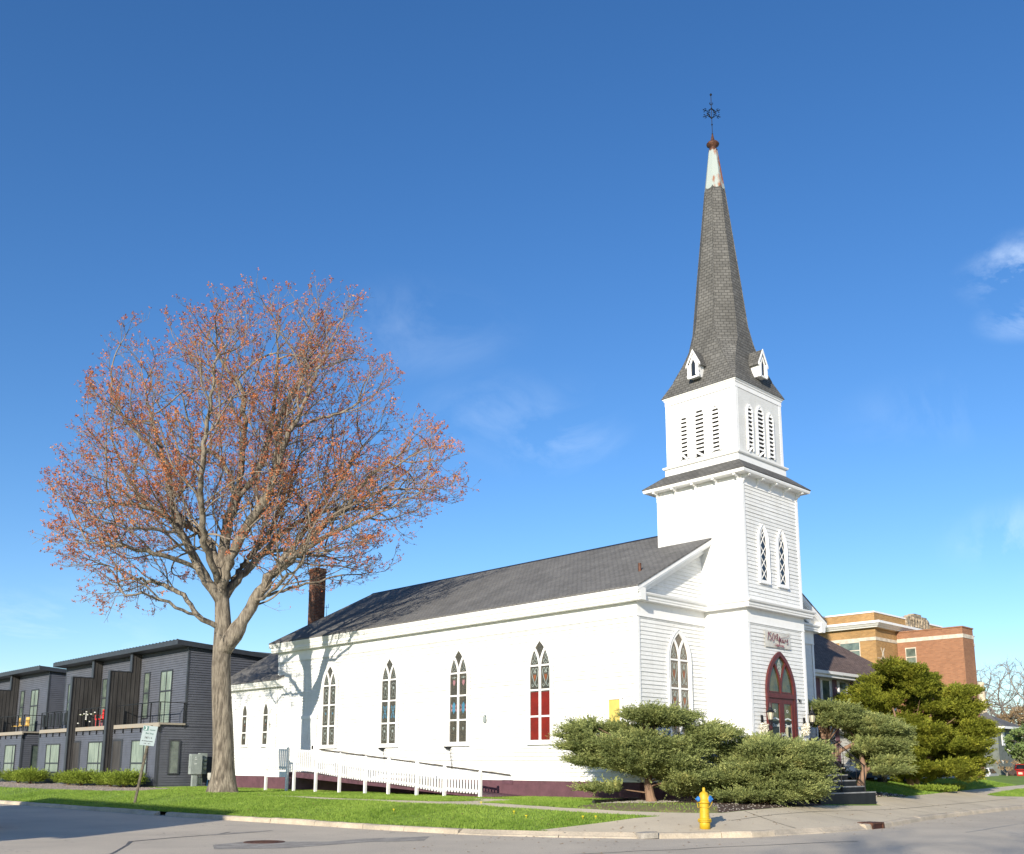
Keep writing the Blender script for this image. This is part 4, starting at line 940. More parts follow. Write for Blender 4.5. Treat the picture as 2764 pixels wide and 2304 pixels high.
# ------------------------------------------------------------------ steps and iron rails
steps = thing('entrance_steps', 'black painted entrance steps with edges painted pale grey as if sunlit and thin iron handrails', 'steps', (5.7, -3, .55))
mb = MB(); tops = [(-4.07, .80), (-3.76, .985), (-3.46, 1.175), (-3.15, 1.36), (-2.82, 1.55)]
for i, (y, z) in enumerate(tops):
    x1 = 7.45+(.12 if i == 0 else 0); mb.box(3.95-(.1 if i == 0 else 0), x1, y, TY0-.01 if i == 4 else tops[i+1][0]+.02, .3, z-.004*(i == 0))
mb.build('tread', M['black_step'], steps)
mb = MB()
for i, (y, z) in enumerate(tops):
    x1 = 7.45+(.12 if i == 0 else 0); mb.box(3.95-(.1 if i == 0 else 0), x1+.003, y-.012, y+.03, z-.035, z+.004)
mb.build('step_edge', M['step_edge'], steps)
def rail(x, flat=True):
    mb = MB(); top = [(x, -1.78, 2.57), (x, -2.72, 2.57), (x, -3.83, 1.64)] if flat else [(x, -2.72, 2.57), (x, -3.83, 1.64)]
    mb.tube(top, .024, 6); mb.tube([(p[0], p[1], p[2]-.06) for p in top], .008, 4)
    mb.tube([(x, -2.78, 1.70), (x, -3.80, .90)], .010, 4)
    if flat: mb.tube([(x, -1.78, 1.68), (x, -2.72, 1.68)], .010, 4)
    for y in ((-1.80,) if flat else ())+(-2.72, -3.79):
        zt = 2.57 if y > -2.75 else 1.67; zb = 1.55 if y > -2.8 else .80; mb.tube([(x, y, zb), (x, y, zt)], .02, 6)
    if flat:
        for k in range(1, 7): y = -1.8-.92*k/7; mb.tube([(x, y, 1.68), (x, y, 2.51)], .011, 4)
    for k in range(1, 7):
        t = k/7; y = -2.75-1.05*t; zt = 2.55-.9*t; zb = 1.72-.80*t
        if k in (3, 4): continue
        mb.tube([(x, y, zb), (x, y, zt)], .011, 4)
    G_ = lambda a, b, d: (x+d, a, b)
    for s_ in (1, -1):
        yy, zz = -3.27+s_*.02, 1.73; mb.ribbon([(yy+s_*.12*math.cos(t)*q, zz+.06*s_+.16*math.sin(t)*q) for t, q in ((.2, .3), (1.2, .5), (2.4, .7), (3.6, .9), (4.6, 1.1), (5.2, 1.5))], .014, G_, -.006, .006)
        mb.ribbon([(yy+.02+.05*math.cos(t), zz-.26*s_+.06*math.sin(t)) for t in (0, 1, 2, 3, 4, 5)], .012, G_, -.006, .006)
    return mb.build('handrail', M['iron'], steps)
rail(7.40); rail(5.80, False); rail(4.02)

# ------------------------------------------------------------------ wheelchair ramp with white picket rails
ramp = thing('wheelchair_ramp', 'white picket railed wheelchair ramp rising along the church wall', 'ramp', (-.8, 13, .52))
RX = -1.45
def deckz(y): return .62+(y-5.9)*(1.33-.62)/(17.8-5.9) if y < 17.8 else 1.33
mb = MB()
G_ = lambda a, b, d: (d, a, b)
mb.prism([(5.3, .50), (17.8, deckz(17.8)-.22), (17.8, deckz(17.8)), (5.3, deckz(5.9)-.02)], G_, RX+.06, -.06)
mb.box(RX+.05, -.06, 17.8, 20.0, 1.13, 1.335); mb.build('ramp_deck', M['maroon_wood'], ramp)
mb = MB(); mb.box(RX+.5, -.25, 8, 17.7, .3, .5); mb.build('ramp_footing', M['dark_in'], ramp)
posts = [5.93, 7.85, 9.44, 11.18, 12.69, 14.47, 16.21, 17.9, 18.28, 20.02]
tops_ = [1.43, 1.60, 1.76, 1.90, 1.96, 2.10, 2.28, 2.36, 2.36, 2.42]
for y, zt in zip(posts, tops_):
    mb = MB(); xx = RX if y < 18.1 else RX-.12
    mb.box(xx-.05, xx+.05, y-.05, y+.05, .42, zt); mb.lathe([(.07, 0), (.07, .02), (.0, .06)], (xx, y, zt), 4); mb.build('post', M['white_trim'], ramp)
for i in range(len(posts)-1):
    y0, y1 = posts[i], posts[i+1]
    if i == 7: continue
    t0, t1 = tops_[i]-.06, tops_[i+1]-.06; xx = RX if i < 8 else RX-.12
    b0, b1 = (t0-.66, t1-.76) if i == 0 else (t0-.82, t1-.83)
    mb = MB(); G2 = lambda a, b, d: (xx+d, a, b)
    mb.prism([(y0+.05, t0-.05), (y1-.05, t1-.05), (y1-.05, t1), (y0+.05, t0)], G2, -.02, .06)
    mb.prism([(y0+.05, b0+.0), (y1-.05, b1+.0), (y1-.05, b1+.09), (y0+.05, b0+.09)], G2, .0, .04)
    np_ = int((y1-y0)/.152)
    for k in range(1, np_):
        y = y0+(y1-y0)*k/np_; t = k/np_; zt = t0+(t1-t0)*t; zb = b0+(b1-b0)*t
        mb.box(xx-.058, xx-.021, y-.034, y+.034, zb-.05, zt+.02)
    mb.build('picket_rail', M['white_trim'], ramp)
mb = MB(); mb.box(RX-.15, RX-.09, 18.3, 20.0, 1.12, 1.36); mb.build('landing_fascia', M['white_trim'], ramp)
mb = MB(); mb.box(-.22, -.16, 19.1, 19.6, 1.98, 2.2); mb.build('mailbox', M['iron'], ramp)
mb = MB(); mb.tube([(-.09, 18.08, 2.33), (-.09, 9.5, 1.62), (-.09, 5.85, 1.31)], .022, 6)
for y, z in ((17.6, 2.29), (14, 1.99), (10.5, 1.70), (6.2, 1.34)): mb.tube([(0, y, z), (-.09, y, z)], .012, 5)
mb.build('wall_handrail', M['post_steel'], ramp)

# ------------------------------------------------------------------ things on and by the front wall
def lantern(x, label):
    o = thing('wall_lantern', label, 'lantern', (x, TY0-.25, 3.3), 'lanterns beside the red doors')
    c = (x, TY0-.26, 0); sd_ = -.19
    mb = MB(); mb.lathe([(.0, 0), (.055, .02), (.05, .05), (.0, .07)], (x+sd_, TY0-.03, 3.18), 10, axis=(0, -1, 0)); mb.box(x+sd_-.045, x+sd_+.045, TY0-.06, TY0-.025, 3.02, 3.34)
    mb.tube([(x+sd_, TY0-.06, 3.12), (x+sd_*.7, TY0-.14, 2.98), (x+sd_*.2, TY0-.22, 2.98), (x, TY0-.26, 3.06), (x, TY0-.26, 3.14)], .014, 6); mb.build('bracket', M['iron'], o)
    mb = MB(); mb.lathe([(.055, 3.13), (.06, 3.16), (.085, 3.18), (.085, 3.19)], c, 6); mb.lathe([(.14, 3.43), (.145, 3.45), (.09, 3.50), (.06, 3.56), (.03, 3.60), (.022, 3.66), (.004, 3.76)], c, 6)
    for k in range(6): t = k*math.pi/3; mb.tube([(c[0]+.078*math.cos(t), c[1]+.078*math.sin(t), 3.18), (c[0]+.115*math.cos(t), c[1]+.115*math.sin(t), 3.43)], .007, 4)
    mb.build('frame', M['iron'], o)
    mb = MB(); mb.lathe([(.075, 3.185), (.11, 3.43)], c, 6); mb.build('glass', M['lamp_glass'], o)
    return o
lantern(4.60, 'black coach lantern on the white wall at the left of the red doors'); lantern(7.36, 'black coach lantern on the corner board at the right of the red doors')
def swag(x, z, w, h, label, seed):
    r = np.random.RandomState(seed); n = 520
    P = np.column_stack([x+r.uniform(-1, 1, n)*w*.5*np.sqrt(r.rand(n)), np.full(n, TY0-.06)-r.rand(n)*.12, z+r.uniform(-1, 1, n)*h*.42*np.sqrt(r.rand(n))])
    D = r.normal(0, 1, (n, 3)); D /= np.linalg.norm(D, axis=1)[:, None]; U = np.cross(D, r.normal(0, 1, (n, 3))); U /= np.linalg.norm(U, axis=1)[:, None]
    s = .036; V = np.stack([P-D*s, P+U*s*.8, P+D*s, P-U*s*.8], 1).reshape(-1, 3); Fc = np.arange(len(V)).reshape(-1, 4)
    o = tris('flower_swag', V, Fc, M['swag'], base=(x, TY0-.1, z)); tag(o, label, 'flower swag', 'cream flower swags beside the doors')
swag(4.42, 2.87, .42, .5, 'round cream silk flower swag hanging under the left lantern', 1)
swag(7.14, 2.92, .40, .55, 'cream silk flower swag hanging under the right lantern', 2)
mb = MB(); mb.lathe([(.0, 0), (.05, .005), (.05, .02), (0, .022)], (6.86, TY0-.03, 2.96), 12, axis=(0, -1, 0)); tag(mb.build('door_plaque', M['glass_blue'], base=(6.86, TY0-.03, 2.96)), 'small round blue plaque on the wall right of the red doors', 'plaque')
# banner
o = thing('banner', 'sagging cloth banner with maroon 150 Years script above the red doors', 'banner', (5.65, TY0-.06, 6.0))
nx_, nz_ = 18, 10; V = []; Fc = []
for j in range(nz_+1):
    for i in range(nx_+1):
        u = i/nx_; v = j/nz_; sag = -.10*math.sin(math.pi*u)**1.2*v**3*(.6+.5*u)
        V.append((4.80+u*1.70, TY0-.055-.03*math.sin(math.pi*u)*v-.012*math.sin(9*u+3*v), 5.71+v*.60+sag+.01*u))
for j in range(nz_):
    for i in range(nx_): k = j*(nx_+1)+i; Fc.append((k, k+1, k+nx_+2, k+nx_+1))
tris('cloth', V, Fc, M['banner'], parent=o)
SCR = [  # handwritten strokes of 150 Years, metres about the banner centre
 [(-.72, .10), (-.66, .17), (-.71, .02), (-.75, -.12)], [(-.50, .17), (-.59, .15), (-.62, .06), (-.55, .05), (-.52, -.02), (-.57, -.11), (-.65, -.09)],
 [(-.34, .16), (-.42, .10), (-.45, -.02), (-.42, -.12), (-.35, -.08), (-.31, .05), (-.34, .16)],
 [(-.22, .13), (-.25, .05), (-.20, -.02), (-.12, .04), (-.08, .15), (-.14, .16), (-.16, .08), (-.12, -.02), (-.06, -.05), (.0, .03), (.04, .11), (.0, -.08), (-.05, -.24), (-.13, -.27), (-.17, -.20)],
 [(.02, -.05), (.10, -.01), (.12, .03), (.08, .03), (.07, -.04), (.12, -.08), (.18, -.05)], [(.28, .02), (.22, .02), (.20, -.05), (.25, -.08), (.29, -.01), (.29, -.08), (.34, -.07)],
 [(.36, -.08), (.38, .03), (.42, .02), (.43, -.02)], [(.48, -.04), (.56, .08), (.55, .0), (.58, -.08), (.50, -.11)], [(.10, .06), (.3, .10), (.5, .15), (.62, .2), (.64, .26)]]
mb = MB(); Fb = lambda a, b, d: (5.66+a, TY0-.10-d, 6.02+b-.06*a)
for st_ in SCR:
    P_ = []
    for i in range(len(st_)-1):
        p0, p1, p2, p3 = st_[max(0, i-1)], st_[i], st_[i+1], st_[min(len(st_)-1, i+2)]
        for q in range(4):
            t = q/4; P_.append(tuple(.5*(2*p1[j]+(p2[j]-p0[j])*t+(2*p0[j]-5*p1[j]+4*p2[j]-p3[j])*t*t+(3*p1[j]-p0[j]-3*p2[j]+p3[j])*t**3) for j in (0, 1)))
    P_.append(st_[-1]); mb.ribbon(P_, .026 if st_ is not SCR[-1] else .010, Fb, 0, .004)
mb.build('lettering', M['text_maroon'], o)
text('lettering', 'Celebrating', .13, M['text_maroon'], lambda x, y, z: (5.62+x, TY0-.11-z, 5.80+y), o, shear=.45)
# signboard behind the bushes
o = thing('church_signboard', 'pale blue grey signboard with a phone number on thin black posts behind the bushes', 'sign', (1.7, -1.55, .6))
A_, B_ = (.95, -1.42), (2.5, -1.68); dx_, dy_ = (B_[0]-A_[0]), (B_[1]-A_[1]); l_ = math.hypot(dx_, dy_); dx_ /= l_; dy_ /= l_
Fs = lambda a, b, d: (A_[0]+dx_*a+dy_*d, A_[1]+dy_*a-dx_*d, b)
mb = MB(); mb.box(0, l_, 1.45, 2.44, -.02, .02, Fs); mb.build('board', mat('blue_grey_sign', (.25, .30, .34), rough=.5, var=.05), o)
mb = MB()
for a in (-.02, l_+.02): mb.tube([Fs(a, .4, 0), Fs(a, 2.74, 0)], .018, 6); mb.lathe([(0, -.03), (.03, 0), (0, .03)], Fs(a, 2.76, 0), 8)
mb.tube([Fs(0, 2.5, 0), Fs(l_, 2.5, 0)], .01, 4); mb.build('post', M['iron'], o)
text('lettering', '447-4012', .19, M['text_dark'], lambda x, y, z: Fs(l_-.55+x, 2.26+y, .022+z), o)
text('lettering', 'Sunday Service', .07, M['text_dark'], lambda x, y, z: Fs(l_-.42+x, 2.04+y, .022+z), o)
# ------------------------------------------------------------------ fire hydrant
hx, hy = -5.03, -5.95; hz = g1(hx, hy)-.01
hyd = thing('fire_hydrant', 'yellow fire hydrant with bright blue nozzle caps on the corner pavement', 'hydrant', (hx, hy, hz))
mb = MB(); mb.smooth = True
mb.lathe([(.125, 0), (.128, .16), (.125, .165), (.165, .17), (.165, .195), (.125, .2), (.165, .203), (.165, .228), (.12, .235), (.115, .30), (.112, .58), (.112, .60), (.145, .605), (.145, .63), (.12, .635), (.135, .66), (.13, .72), (.115, .78), (.10, .835), (.065, .865), (.035, .875), (.035, .93), (.028, .965), (.018, .97)], (hx, hy, hz), 20)
mb.build('barrel', M['hyd_yellow'], hyd)
mb = MB()
for k in range(8): t = k*math.pi/4+.2; mb.lathe([(.0, -.01), (.014, 0), (.014, .075), (.0, .085)], (hx+.148*math.cos(t), hy+.148*math.sin(t), hz+.163), 6)
mb.build('flange_bolt', M['hyd_yellow'], hyd)
rr = Vector((math.cos(cyaw), -math.sin(cyaw), 0)); ff = Vector((math.sin(cyaw), math.cos(cyaw), 0))
for ax, r_, l0 in ((-rr*.92-ff*.4, .058, .15), (rr*.80-ff*.6, .075, .15), (-ff*.2+rr*-.3+ff*1.0, .055, .14)):
    ax = ax.normalized(); c = Vector((hx, hy, hz+.70))
    mb = MB(); mb.lathe([(r_*.85, .05), (r_*.85, l0-.02), (r_*1.0, l0-.02), (r_*1.0, l0)], c, 14, axis=ax); mb.build('nozzle', M['hyd_yellow'], hyd)
    mb = MB(); mb.lathe([(r_*1.1, l0), (r_*1.15, l0+.02), (r_*1.0, l0+.035), (r_*.6, l0+.05), (.022, l0+.052), (.02, l0+.085), (.001, l0+.085)], c, 12, axis=ax); mb.build('nozzle_cap', M['hyd_blue'], hyd)
mb = MB(); c = Vector((hx, hy, hz)); mb.tube([c-rr*.17+Vector((0, 0, .62)), c-rr*.16-ff*.05+Vector((0, 0, .5)), c-rr*.10-ff*.11+Vector((0, 0, .53)), c-ff*.13+rr*.0+Vector((0, 0, .505)), c+rr*.08-ff*.12+Vector((0, 0, .5)), c+rr*.15-ff*.07+Vector((0, 0, .56)), c+rr*.18-ff*.08+Vector((0, 0, .64))], .008, 5); mb.build('chain', M['hyd_yellow'], hyd)
# ------------------------------------------------------------------ bus stop sign, leaning
bx_, by_ = -9.13, 16.42; bz_ = g1(bx_, by_)
bs = thing('bus_stop_sign', 'leaning bus stop sign with a green route 3 panel by the kerb', 'sign', (bx_, by_, bz_))
le = rr*.165+ff*.02
P0 = Vector((bx_, by_, bz_-.1))
def BP(a, b, d): return tuple(P0+Vector((0, 0, b))+le*(b)*.9+rr*(a)-rr*(0)-ff*d+Vector((0, 0, -a*.10)))
mb = MB(); mb.box(-.035, .035, 0, 2.95, -.02, .02, BP); mb.box(-.05, -.035, 0, 2.9, -.02, .0, BP); mb.box(.035, .05, 0, 2.9, -.02, .0, BP); mb.build('post', M['post_steel'], bs)
mb = MB(); mb.box(-.29, .25, 2.20, 2.92, .021, .027, BP); mb.build('panel', M['sign_face'], bs)
mb = MB(); mb.box(-.265, -.075, 2.735, 2.90, .0275, .030, BP); mb.build('route_panel', M['sign_green'], bs)
text('route_number', '3', .19, M['text_white'], lambda x, y, z: BP(-.17+x, 2.815+y, .031+z), bs, sx=1.3)
text('lettering', 'TRANSIT', .055, M['sign_green'], lambda x, y, z: BP(.08+x, 2.77+y, .028+z), bs)
text('lettering', 'Bus Stop', .085, M['sign_green'], lambda x, y, z: BP(-.0+x, 2.645+y, .028+z), bs)
text('lettering', '787 / 4', .10, M['text_dark'], lambda x, y, z: BP(-.02+x, 2.48+y, .028+z), bs)
text('lettering', 'No Parking Anytime', .05, M['text_dark'], lambda x, y, z: BP(-.03+x, 2.36+y, .028+z), bs)
mb = MB()
for s_ in (1, -1): mb.prism([(-.02+s_*.02, 2.27), (-.02+s_*.08, 2.29), (-.02+s_*.08, 2.275), (-.02+s_*.14, 2.275), (-.02+s_*.14, 2.265), (-.02+s_*.08, 2.265), (-.02+s_*.08, 2.25)], BP, .0275, .03)
mb.build('arrow', M['text_dark'], bs)
# manhole, drain, edging, stones, dandelions
mb = MB(); mb.lathe([(.44, .002), (.44, .012), (.40, .014), (.39, .009), (.001, .009)], (-13.7, -.6, 0), 28, cap=False)
for k in range(-4, 5):
    for q in range(-4, 5):
        if k*k+q*q < 17: mb.box(-13.7+k*.08-.02, -13.7+k*.08+.02, -.6+q*.08-.02, -.6+q*.08+.02, .009, .013)
tag(mb.build('manhole_cover', M['rust'], base=(-13.7, -.6, 0)), 'round rusty iron manhole cover set in the road', 'manhole cover')
dr = thing('storm_drain', 'rusty iron storm drain inlet in the pavement kerb', 'drain', (.75, -7.4, 0))
mb = MB(); mb.box(.45, 1.12, -7.43, -7.0, .125, .165); mb.box(.45, .53, -7.44, -7.1, .0, .125); mb.box(1.04, 1.12, -7.44, -7.1, .0, .125); mb.build('hood', M['rust'], dr)
mb = MB(); mb.box(.53, 1.04, -7.41, -7.36, .0, .125); mb.build('opening', mat('drain_dark', (.05, .014, .008), rough=.8), dr)
mb = MB(); mb.prism([(-6.95, -5.55), (-6.62, -5.78), (-6.45, -5.62), (-6.55, -5.38), (-6.85, -5.3)], lambda a, b, d: (a, b, d+ (.02 if a > -6.7 else 0)), .0, .13); tag(mb.build('broken_kerbstone', M['patch_asph'], base=(-6.7, -5.5, 0)), 'dark broken wedge of asphalt against the kerb near the hydrant', 'kerbstone')
mb = MB(); e0, e1 = Vector((-3.45, -1.05, 0)), Vector((-.2, .0, 0))
pp = [e0.lerp(e1, t/6)+Vector((0, .03*math.sin(t*2), 0)) for t in range(7)]; pp = [Vector((p.x, p.y, g1(p.x, p.y)+.045)) for p in pp]
mb.tube(pp, [.05]*7, 6); tag(mb.build('bed_edging', M['iron'], base=tuple(pp[0])), 'black plastic lawn edging at the border of the mulch bed', 'edging')
rr_ = random.Random(9)
def stone(name, x, y, s, m, label=None, cat=None, group=None, flat=.55):
    bm = bmesh.new(); bmesh.ops.create_icosphere(bm, subdivisions=2 if s > .1 else 1, radius=1)
    sx, sy, sz = s*rr_.uniform(.8, 1.3), s*rr_.uniform(.7, 1.1), s*flat*rr_.uniform(.8, 1.1); ph = rr_.uniform(0, 9)
    for v in bm.verts:
        k = 1+.14*math.sin(v.co.x*3.1+ph)+.12*math.sin(v.co.y*4.3+ph*2)+.08*math.sin(v.co.z*5+ph); v.co = Vector((v.co.x*sx*k, v.co.y*sy*k, v.co.z*sz*k))
    me = bpy.data.meshes.new(name); bm.to_mesh(me); bm.free(); me.materials.append(m); metric_uv(me)
    o = bpy.data.objects.new(name, me); COL.objects.link(o); o.location = (x, y, g1(x, y)+sz*.35); o.rotation_euler = (0, 0, rr_.uniform(0, 6))
    if label: tag(o, label, cat, group)
    return o
stone('rock', .25, -2.05, .26, M['rock'], 'flat brown fieldstone lying in the mulch under the big juniper', 'rock')
stone('rock', -.25, -2.6, .15, M['rock'], 'small brown fieldstone lying just in front of the larger flat stone', 'rock')
def scatter_pebbles(name, P, n, s, m, seed, size):
    r = np.random.RandomState(seed); V = []; Fc = []
    xs = [p[0] for p in P]; ys_ = [p[1] for p in P]; X_ = r.uniform(min(xs), max(xs), n*3); Y_ = r.uniform(min(ys_), max(ys_), n*3); k = inpoly(X_, Y_, P); X_, Y_ = X_[k][:n], Y_[k][:n]
    Z_ = gh(X_, Y_); q = len(X_); sz = r.uniform(.5, 1.3, q)*size; a = r.uniform(0, 6.28, q)
    base = np.array([(1, 0, 0), (.3, .9, 0), (-.8, .6, 0), (-.8, -.6, 0), (.3, -.9, 0), (0.1, 0, .7)])
    for i in range(q):
        ca, sa = math.cos(a[i]), math.sin(a[i]); B_2 = base*sz[i]; V.append(np.column_stack([B_2[:, 0]*ca-B_2[:, 1]*sa+X_[i], B_2[:, 0]*sa+B_2[:, 1]*ca+Y_[i], B_2[:, 2]+Z_[i]]))
        o_ = i*6; Fc += [(o_, o_+1, o_+5), (o_+1, o_+2, o_+5), (o_+2, o_+3, o_+5), (o_+3, o_+4, o_+5), (o_+4, o_, o_+5)]
    o = tris(name, np.vstack(V), Fc, m); tag(o, kind='stuff'); return o
scatter_pebbles('pebbles', [(-3.3, -1.0), (-.4, -.2), (.2, -1.6), (-1.4, -1.9), (-2.4, -1.2)], 420, 1, M['pebble'], 1, .035)
scatter_pebbles('pebbles', [(-2.6, -4.75), (-1.2, -3.2), (1.2, -3.9), (2.5, -4.4), (-.6, -4.7)], 120, 1, M['pebble'], 3, .025)
scatter_pebbles('pebbles', MULCH2, 420, 1, M['pebble'], 2, .04)
scatter_pebbles('gravel', GRAV, 2600, 1, M['gravel'], 4, .045)
for i, (x, y) in enumerate(((-7.0, -1.9), (-6.75, -1.2), (-6.3, -3.2), (-6.1, -3.45), (-7.6, 2.8), (-5.9, 1.0))):
    mb = MB(); z = g1(x, y); mb.tube([(x, y, z), (x, y, z+.07)], .006, 4); mb.lathe([(.001, .06), (.035, .07), (.03, .085), (.001, .09)], (x, y, z), 8)
    tag(mb.build('dandelion', M['dandelion'], base=(x, y, z)), 'yellow dandelion flower in the grass verge near the corner', 'dandelion', 'dandelions in the verge')
# ------------------------------------------------------------------ townhouses
def townhouse(y0, label):
    t = thing('townhouse_block', label, 'townhouses', (0, y0+8, .5), 'dark townhouse blocks')
    xl, xu, xb = -2.52, -1.18, 9.0; L_ = 16.9; y1 = y0+L_; units = [y0, y0+5.66, y0+11.06, y1]
    r = random.Random(7); S = M['siding_grey']
    mb = MB(); mb.box(xl+.02, xb, y0+.02, y1-.02, .3, 3.55); mb.box(xu+.02, xb, y0+.02, y1-.02, 3.55, 7.35)
    mb.prism([(xu+.02, 7.3), (xb, 7.2), (xb, 7.25), (xu+.02, 7.95)], lambda a, b, d: (a, d, b), y0+.02, y1-.02)
    siding(mb, FX(xl+.02), y0+.1, y1-.1, .5, 3.5, ex=.128, lap=.036); siding(mb, FX(xu+.02), y0+.1, y1-.1, 3.75, 7.8, ex=.128, lap=.036)
    siding(mb, FY(y0+.02), xl+.1, xb, .5, 3.62, ex=.128, lap=.042); siding(mb, FY(y0+.02), xu+.1, xb, 3.62, 7.8, ex=.128, lap=.042)
    siding(mb, FYr(y1-.02), xl+.1, xb, .5, 7.5, ex=.128, lap=.036, clip=lambda z: (xl+.1, xb) if z < 3.5 else (xu+.1, xb))
    mb.build('wall', S, t)
    mb = MB(); c = .0
    for x, z0, z1 in ((xl, .45, 3.55), (xu, 3.45, 7.8)):
        for ya, yb in ((y0-.012, y0+.10), (y1-.1, y1+.012)): mb = MB(); mb.box(x-.012, x+.10, ya, yb, z0, z1); mb.build('corner_board', M['trim_dark'], t)
    mb = MB(); F = lambda a, b, d: (a, d, b)
    mb.prism([(-1.95, 7.80), (xb+.3, 7.06), (xb+.3, 7.28), (-1.95, 8.06)], F, y0-.26, y1+.3)
    rf = mb.build('roof', M['trim_dark'], t)
    mb = MB(); n = 42
    for k in range(n): y = y0-.2+(L_+.44)*k/n; mb.box(-1.97, -1.90, y, y+.06, 8.03, 8.085)
    mb.build('roof_seam', M['trim_dark'], rf)
    # balcony beam, deck and railing per unit
    for i in range(3):
        a, b = units[i], units[i+1]; a += 0 if i == 0 else .2
        if i == 0: a -= .12
        bal = thing('balcony', None, None, (xl, (a+b)/2, 3.6)); bal.parent = t; bal.location = Vector((xl, (a+b)/2, 3.6))-world_loc(t)
        mb = MB(); mb.box(xl-.10, xl-.02, a, b-.25, 3.55, 3.76); 
        if i == 0: mb.box(xl-.02, xu-.0, a, a+.08, 3.66, 3.755)
        mb.build('beam', M['beam'], bal)
        mb = MB(); mb.box(xl-.02, xu+.01, a+.08, b-.25, 3.60, 3.74); mb.build('deck', M['trim_dark'], bal)
        mb = MB(); ps = [a+.06+(b-.35-a)*k/5 for k in range(6)]
        for y in ps: mb.box(xl-.07, xl-.02, y-.025, y+.025, 3.3, 4.82)
        mb.box(xl-.065, xl-.025, a+.03, b-.25, 4.78, 4.82)
        if i == 0:
            mb.box(xl-.02, xu, a+.03, a+.07, 4.78, 4.82); mb.box(xu-.12, xu-.07, a+.03, a+.08, 3.6, 4.82)
        if i == 2:
            for k in range(9): y = a+(b-.35-a)*(k+.5)/9; mb.box(xl-.06, xl-.035, y-.16, y+.14, 3.95, 4.7)
        for k in range(7):
            z = 3.92+.12*k; mb.tube([(xl-.045, a+.05, z), (xl-.045, b-.3, z)], .004, 3)
            if i == 0: mb.tube([(xl-.02, a+.05, z), (xu-.1, a+.05, z)], .004, 3)
        mb.build('railing', M['iron'], bal)
    # fins
    for y in units[1:3]:
        Y = y
        mb = MB(); mb.box(-2.92, xu+.05, Y, Y+.2, .35, 6.72); mb.box(-1.72, xu+.05, Y, Y+.2, 6.72, 7.84)
        k = -2.75
        while k < xu: mb.box(k, k+.03, Y-.018, Y, .4, 6.70 if k < -1.7 else 7.8); k += .24
        mb.build('fin_wall', M['fin'], t)
        mb = MB(); mb.box(-2.95, -2.90, Y-.03, Y+.23, .35, 6.76); mb.box(-2.9, -1.72, Y-.03, Y+.23, 6.72, 6.77); mb.box(-1.76, -1.71, Y-.03, Y+.23, 6.77, 7.86); mb.build('fin_cap', M['trim_dark'], t)
    def win(F, a, b, z0, z1, div=None, tall=False, mull=True, mat_='curtain', half=None):
        o = MB(); w = .06
        o.box(a-w, a, z0-w, z1+w, 0, .06, F); o.box(b, b+w, z0-w, z1+w, 0, .06, F); o.box(a, b, z0-w, z0, 0, .06, F); o.box(a, b, z1, z1+w, 0, .06, F)
        if div: o.box(a, b, div-.04, div+.04, 0, .055, F)
        if mull: m_ = (a+b)/2 if half is None else half; o.box(m_-.025, m_+.025, z0, z1, 0, .05, F)
        root = o.build('window', M['trim_dark'], t)
        g = MB(); g.box(a, b, z0, z1, .004, .02, F); g.build('pane', M[mat_], root)
    Fu, Fl = FX(xu), FX(xl)
    for i in range(3):
        u = units[i]+(.0 if i == 0 else .1)
        win(Fu, u+1.72, u+3.0, 3.85, 6.60, div=5.55); win(Fu, u+4.45, u+5.05, 4.2, 6.65, div=5.55, mull=False, mat_='glass_town')
        if i < 2:
            win(Fl, u+1.15, u+3.05, 1.22, 2.86, div=1.72, half=u+1.6)
            mb = MB(); mb.box(u+4.28, u+5.6, .5, 3.0, 0, .03, Fl); d = mb.build('door', M['trim_dark'], t)
            mb = MB(); mb.box(u+4.42, u+5.46, .55, 2.9, .031, .036, Fl); mb.build('door_recess', M['fin'], d)
        else: win(Fl, u+2.1, u+4.2, 1.22, 2.82, div=1.72, half=u+3.5)
    win(FY(y0), -1.90, -1.42, 1.22, 2.84, mull=False, mat_='glass_town')
    mb = MB(); mb.tube([(xl-.03, y0+.1, 3.6), (xl-.03, y0+.1, .6), (xl-.15, y0-.05, .52)], .035, 6); mb.build('downpipe', M['trim_dark'], t)
    return t
th1 = townhouse(29.04, 'dark grey two storey townhouse block nearest the church behind the big tree')
th2 = copy_tree(th1, dloc=(0, 19.85, 0)); th2['label'] = 'dark grey townhouse block at the left edge beyond the first block'
# meter cabinets
mc = thing('meter_cabinet', 'grey electric meter cabinet with three round dials beside the dark townhouses', 'meter cabinet', (-.7, 28.5, .52))
mb = MB(); mb.box(-1.02, -.42, 28.35, 28.62, 1.17, 2.18); mb.box(-1.07, -1.02, 28.4, 28.5, 1.5, 2.1); mb.build('cabinet', M['meter'], mc)
mb = MB(); mb.box(-.80, -.75, 28.33, 28.35, 2.0, 2.04); mb.box(-.82, -.70, 28.335, 28.35, 1.9, 1.94); mb.box(-.83, -.70, 28.335, 28.35, 1.67, 1.71); mb.build('warning_label', M['text_white'], mc)
mb = MB(); mb.box(-.42, -.02, 28.60, 28.84, 1.17, 2.24); mb.build('meter_stack', M['meter'], mc)
for z in (1.92, 1.70, 1.48):
    mb = MB(); mb.smooth = True; mb.lathe([(.09, 0), (.09, .03), (.08, .09), (.06, .11), (.001, .115)], (-.14, 28.6, z), 14, axis=(0, -1, 0)); mb.build('dial', M['meter_glass'], mc)
mb = MB(); mb.box(-.86, -.62, 28.42, 28.58, .3, 1.17); mb.build('pedestal', M['meter'], mc)
mb = MB()
for k in range(3): x = -.42+.10*k; mb.tube([(x, 28.72, 1.18), (x, 28.72, 1.0), (x-.01, 28.70, .95), (x-.01, 28.70, .62)], [.02, .02, .05, .055], 7)
mb.build('conduit', M['meter_glass'], mc)
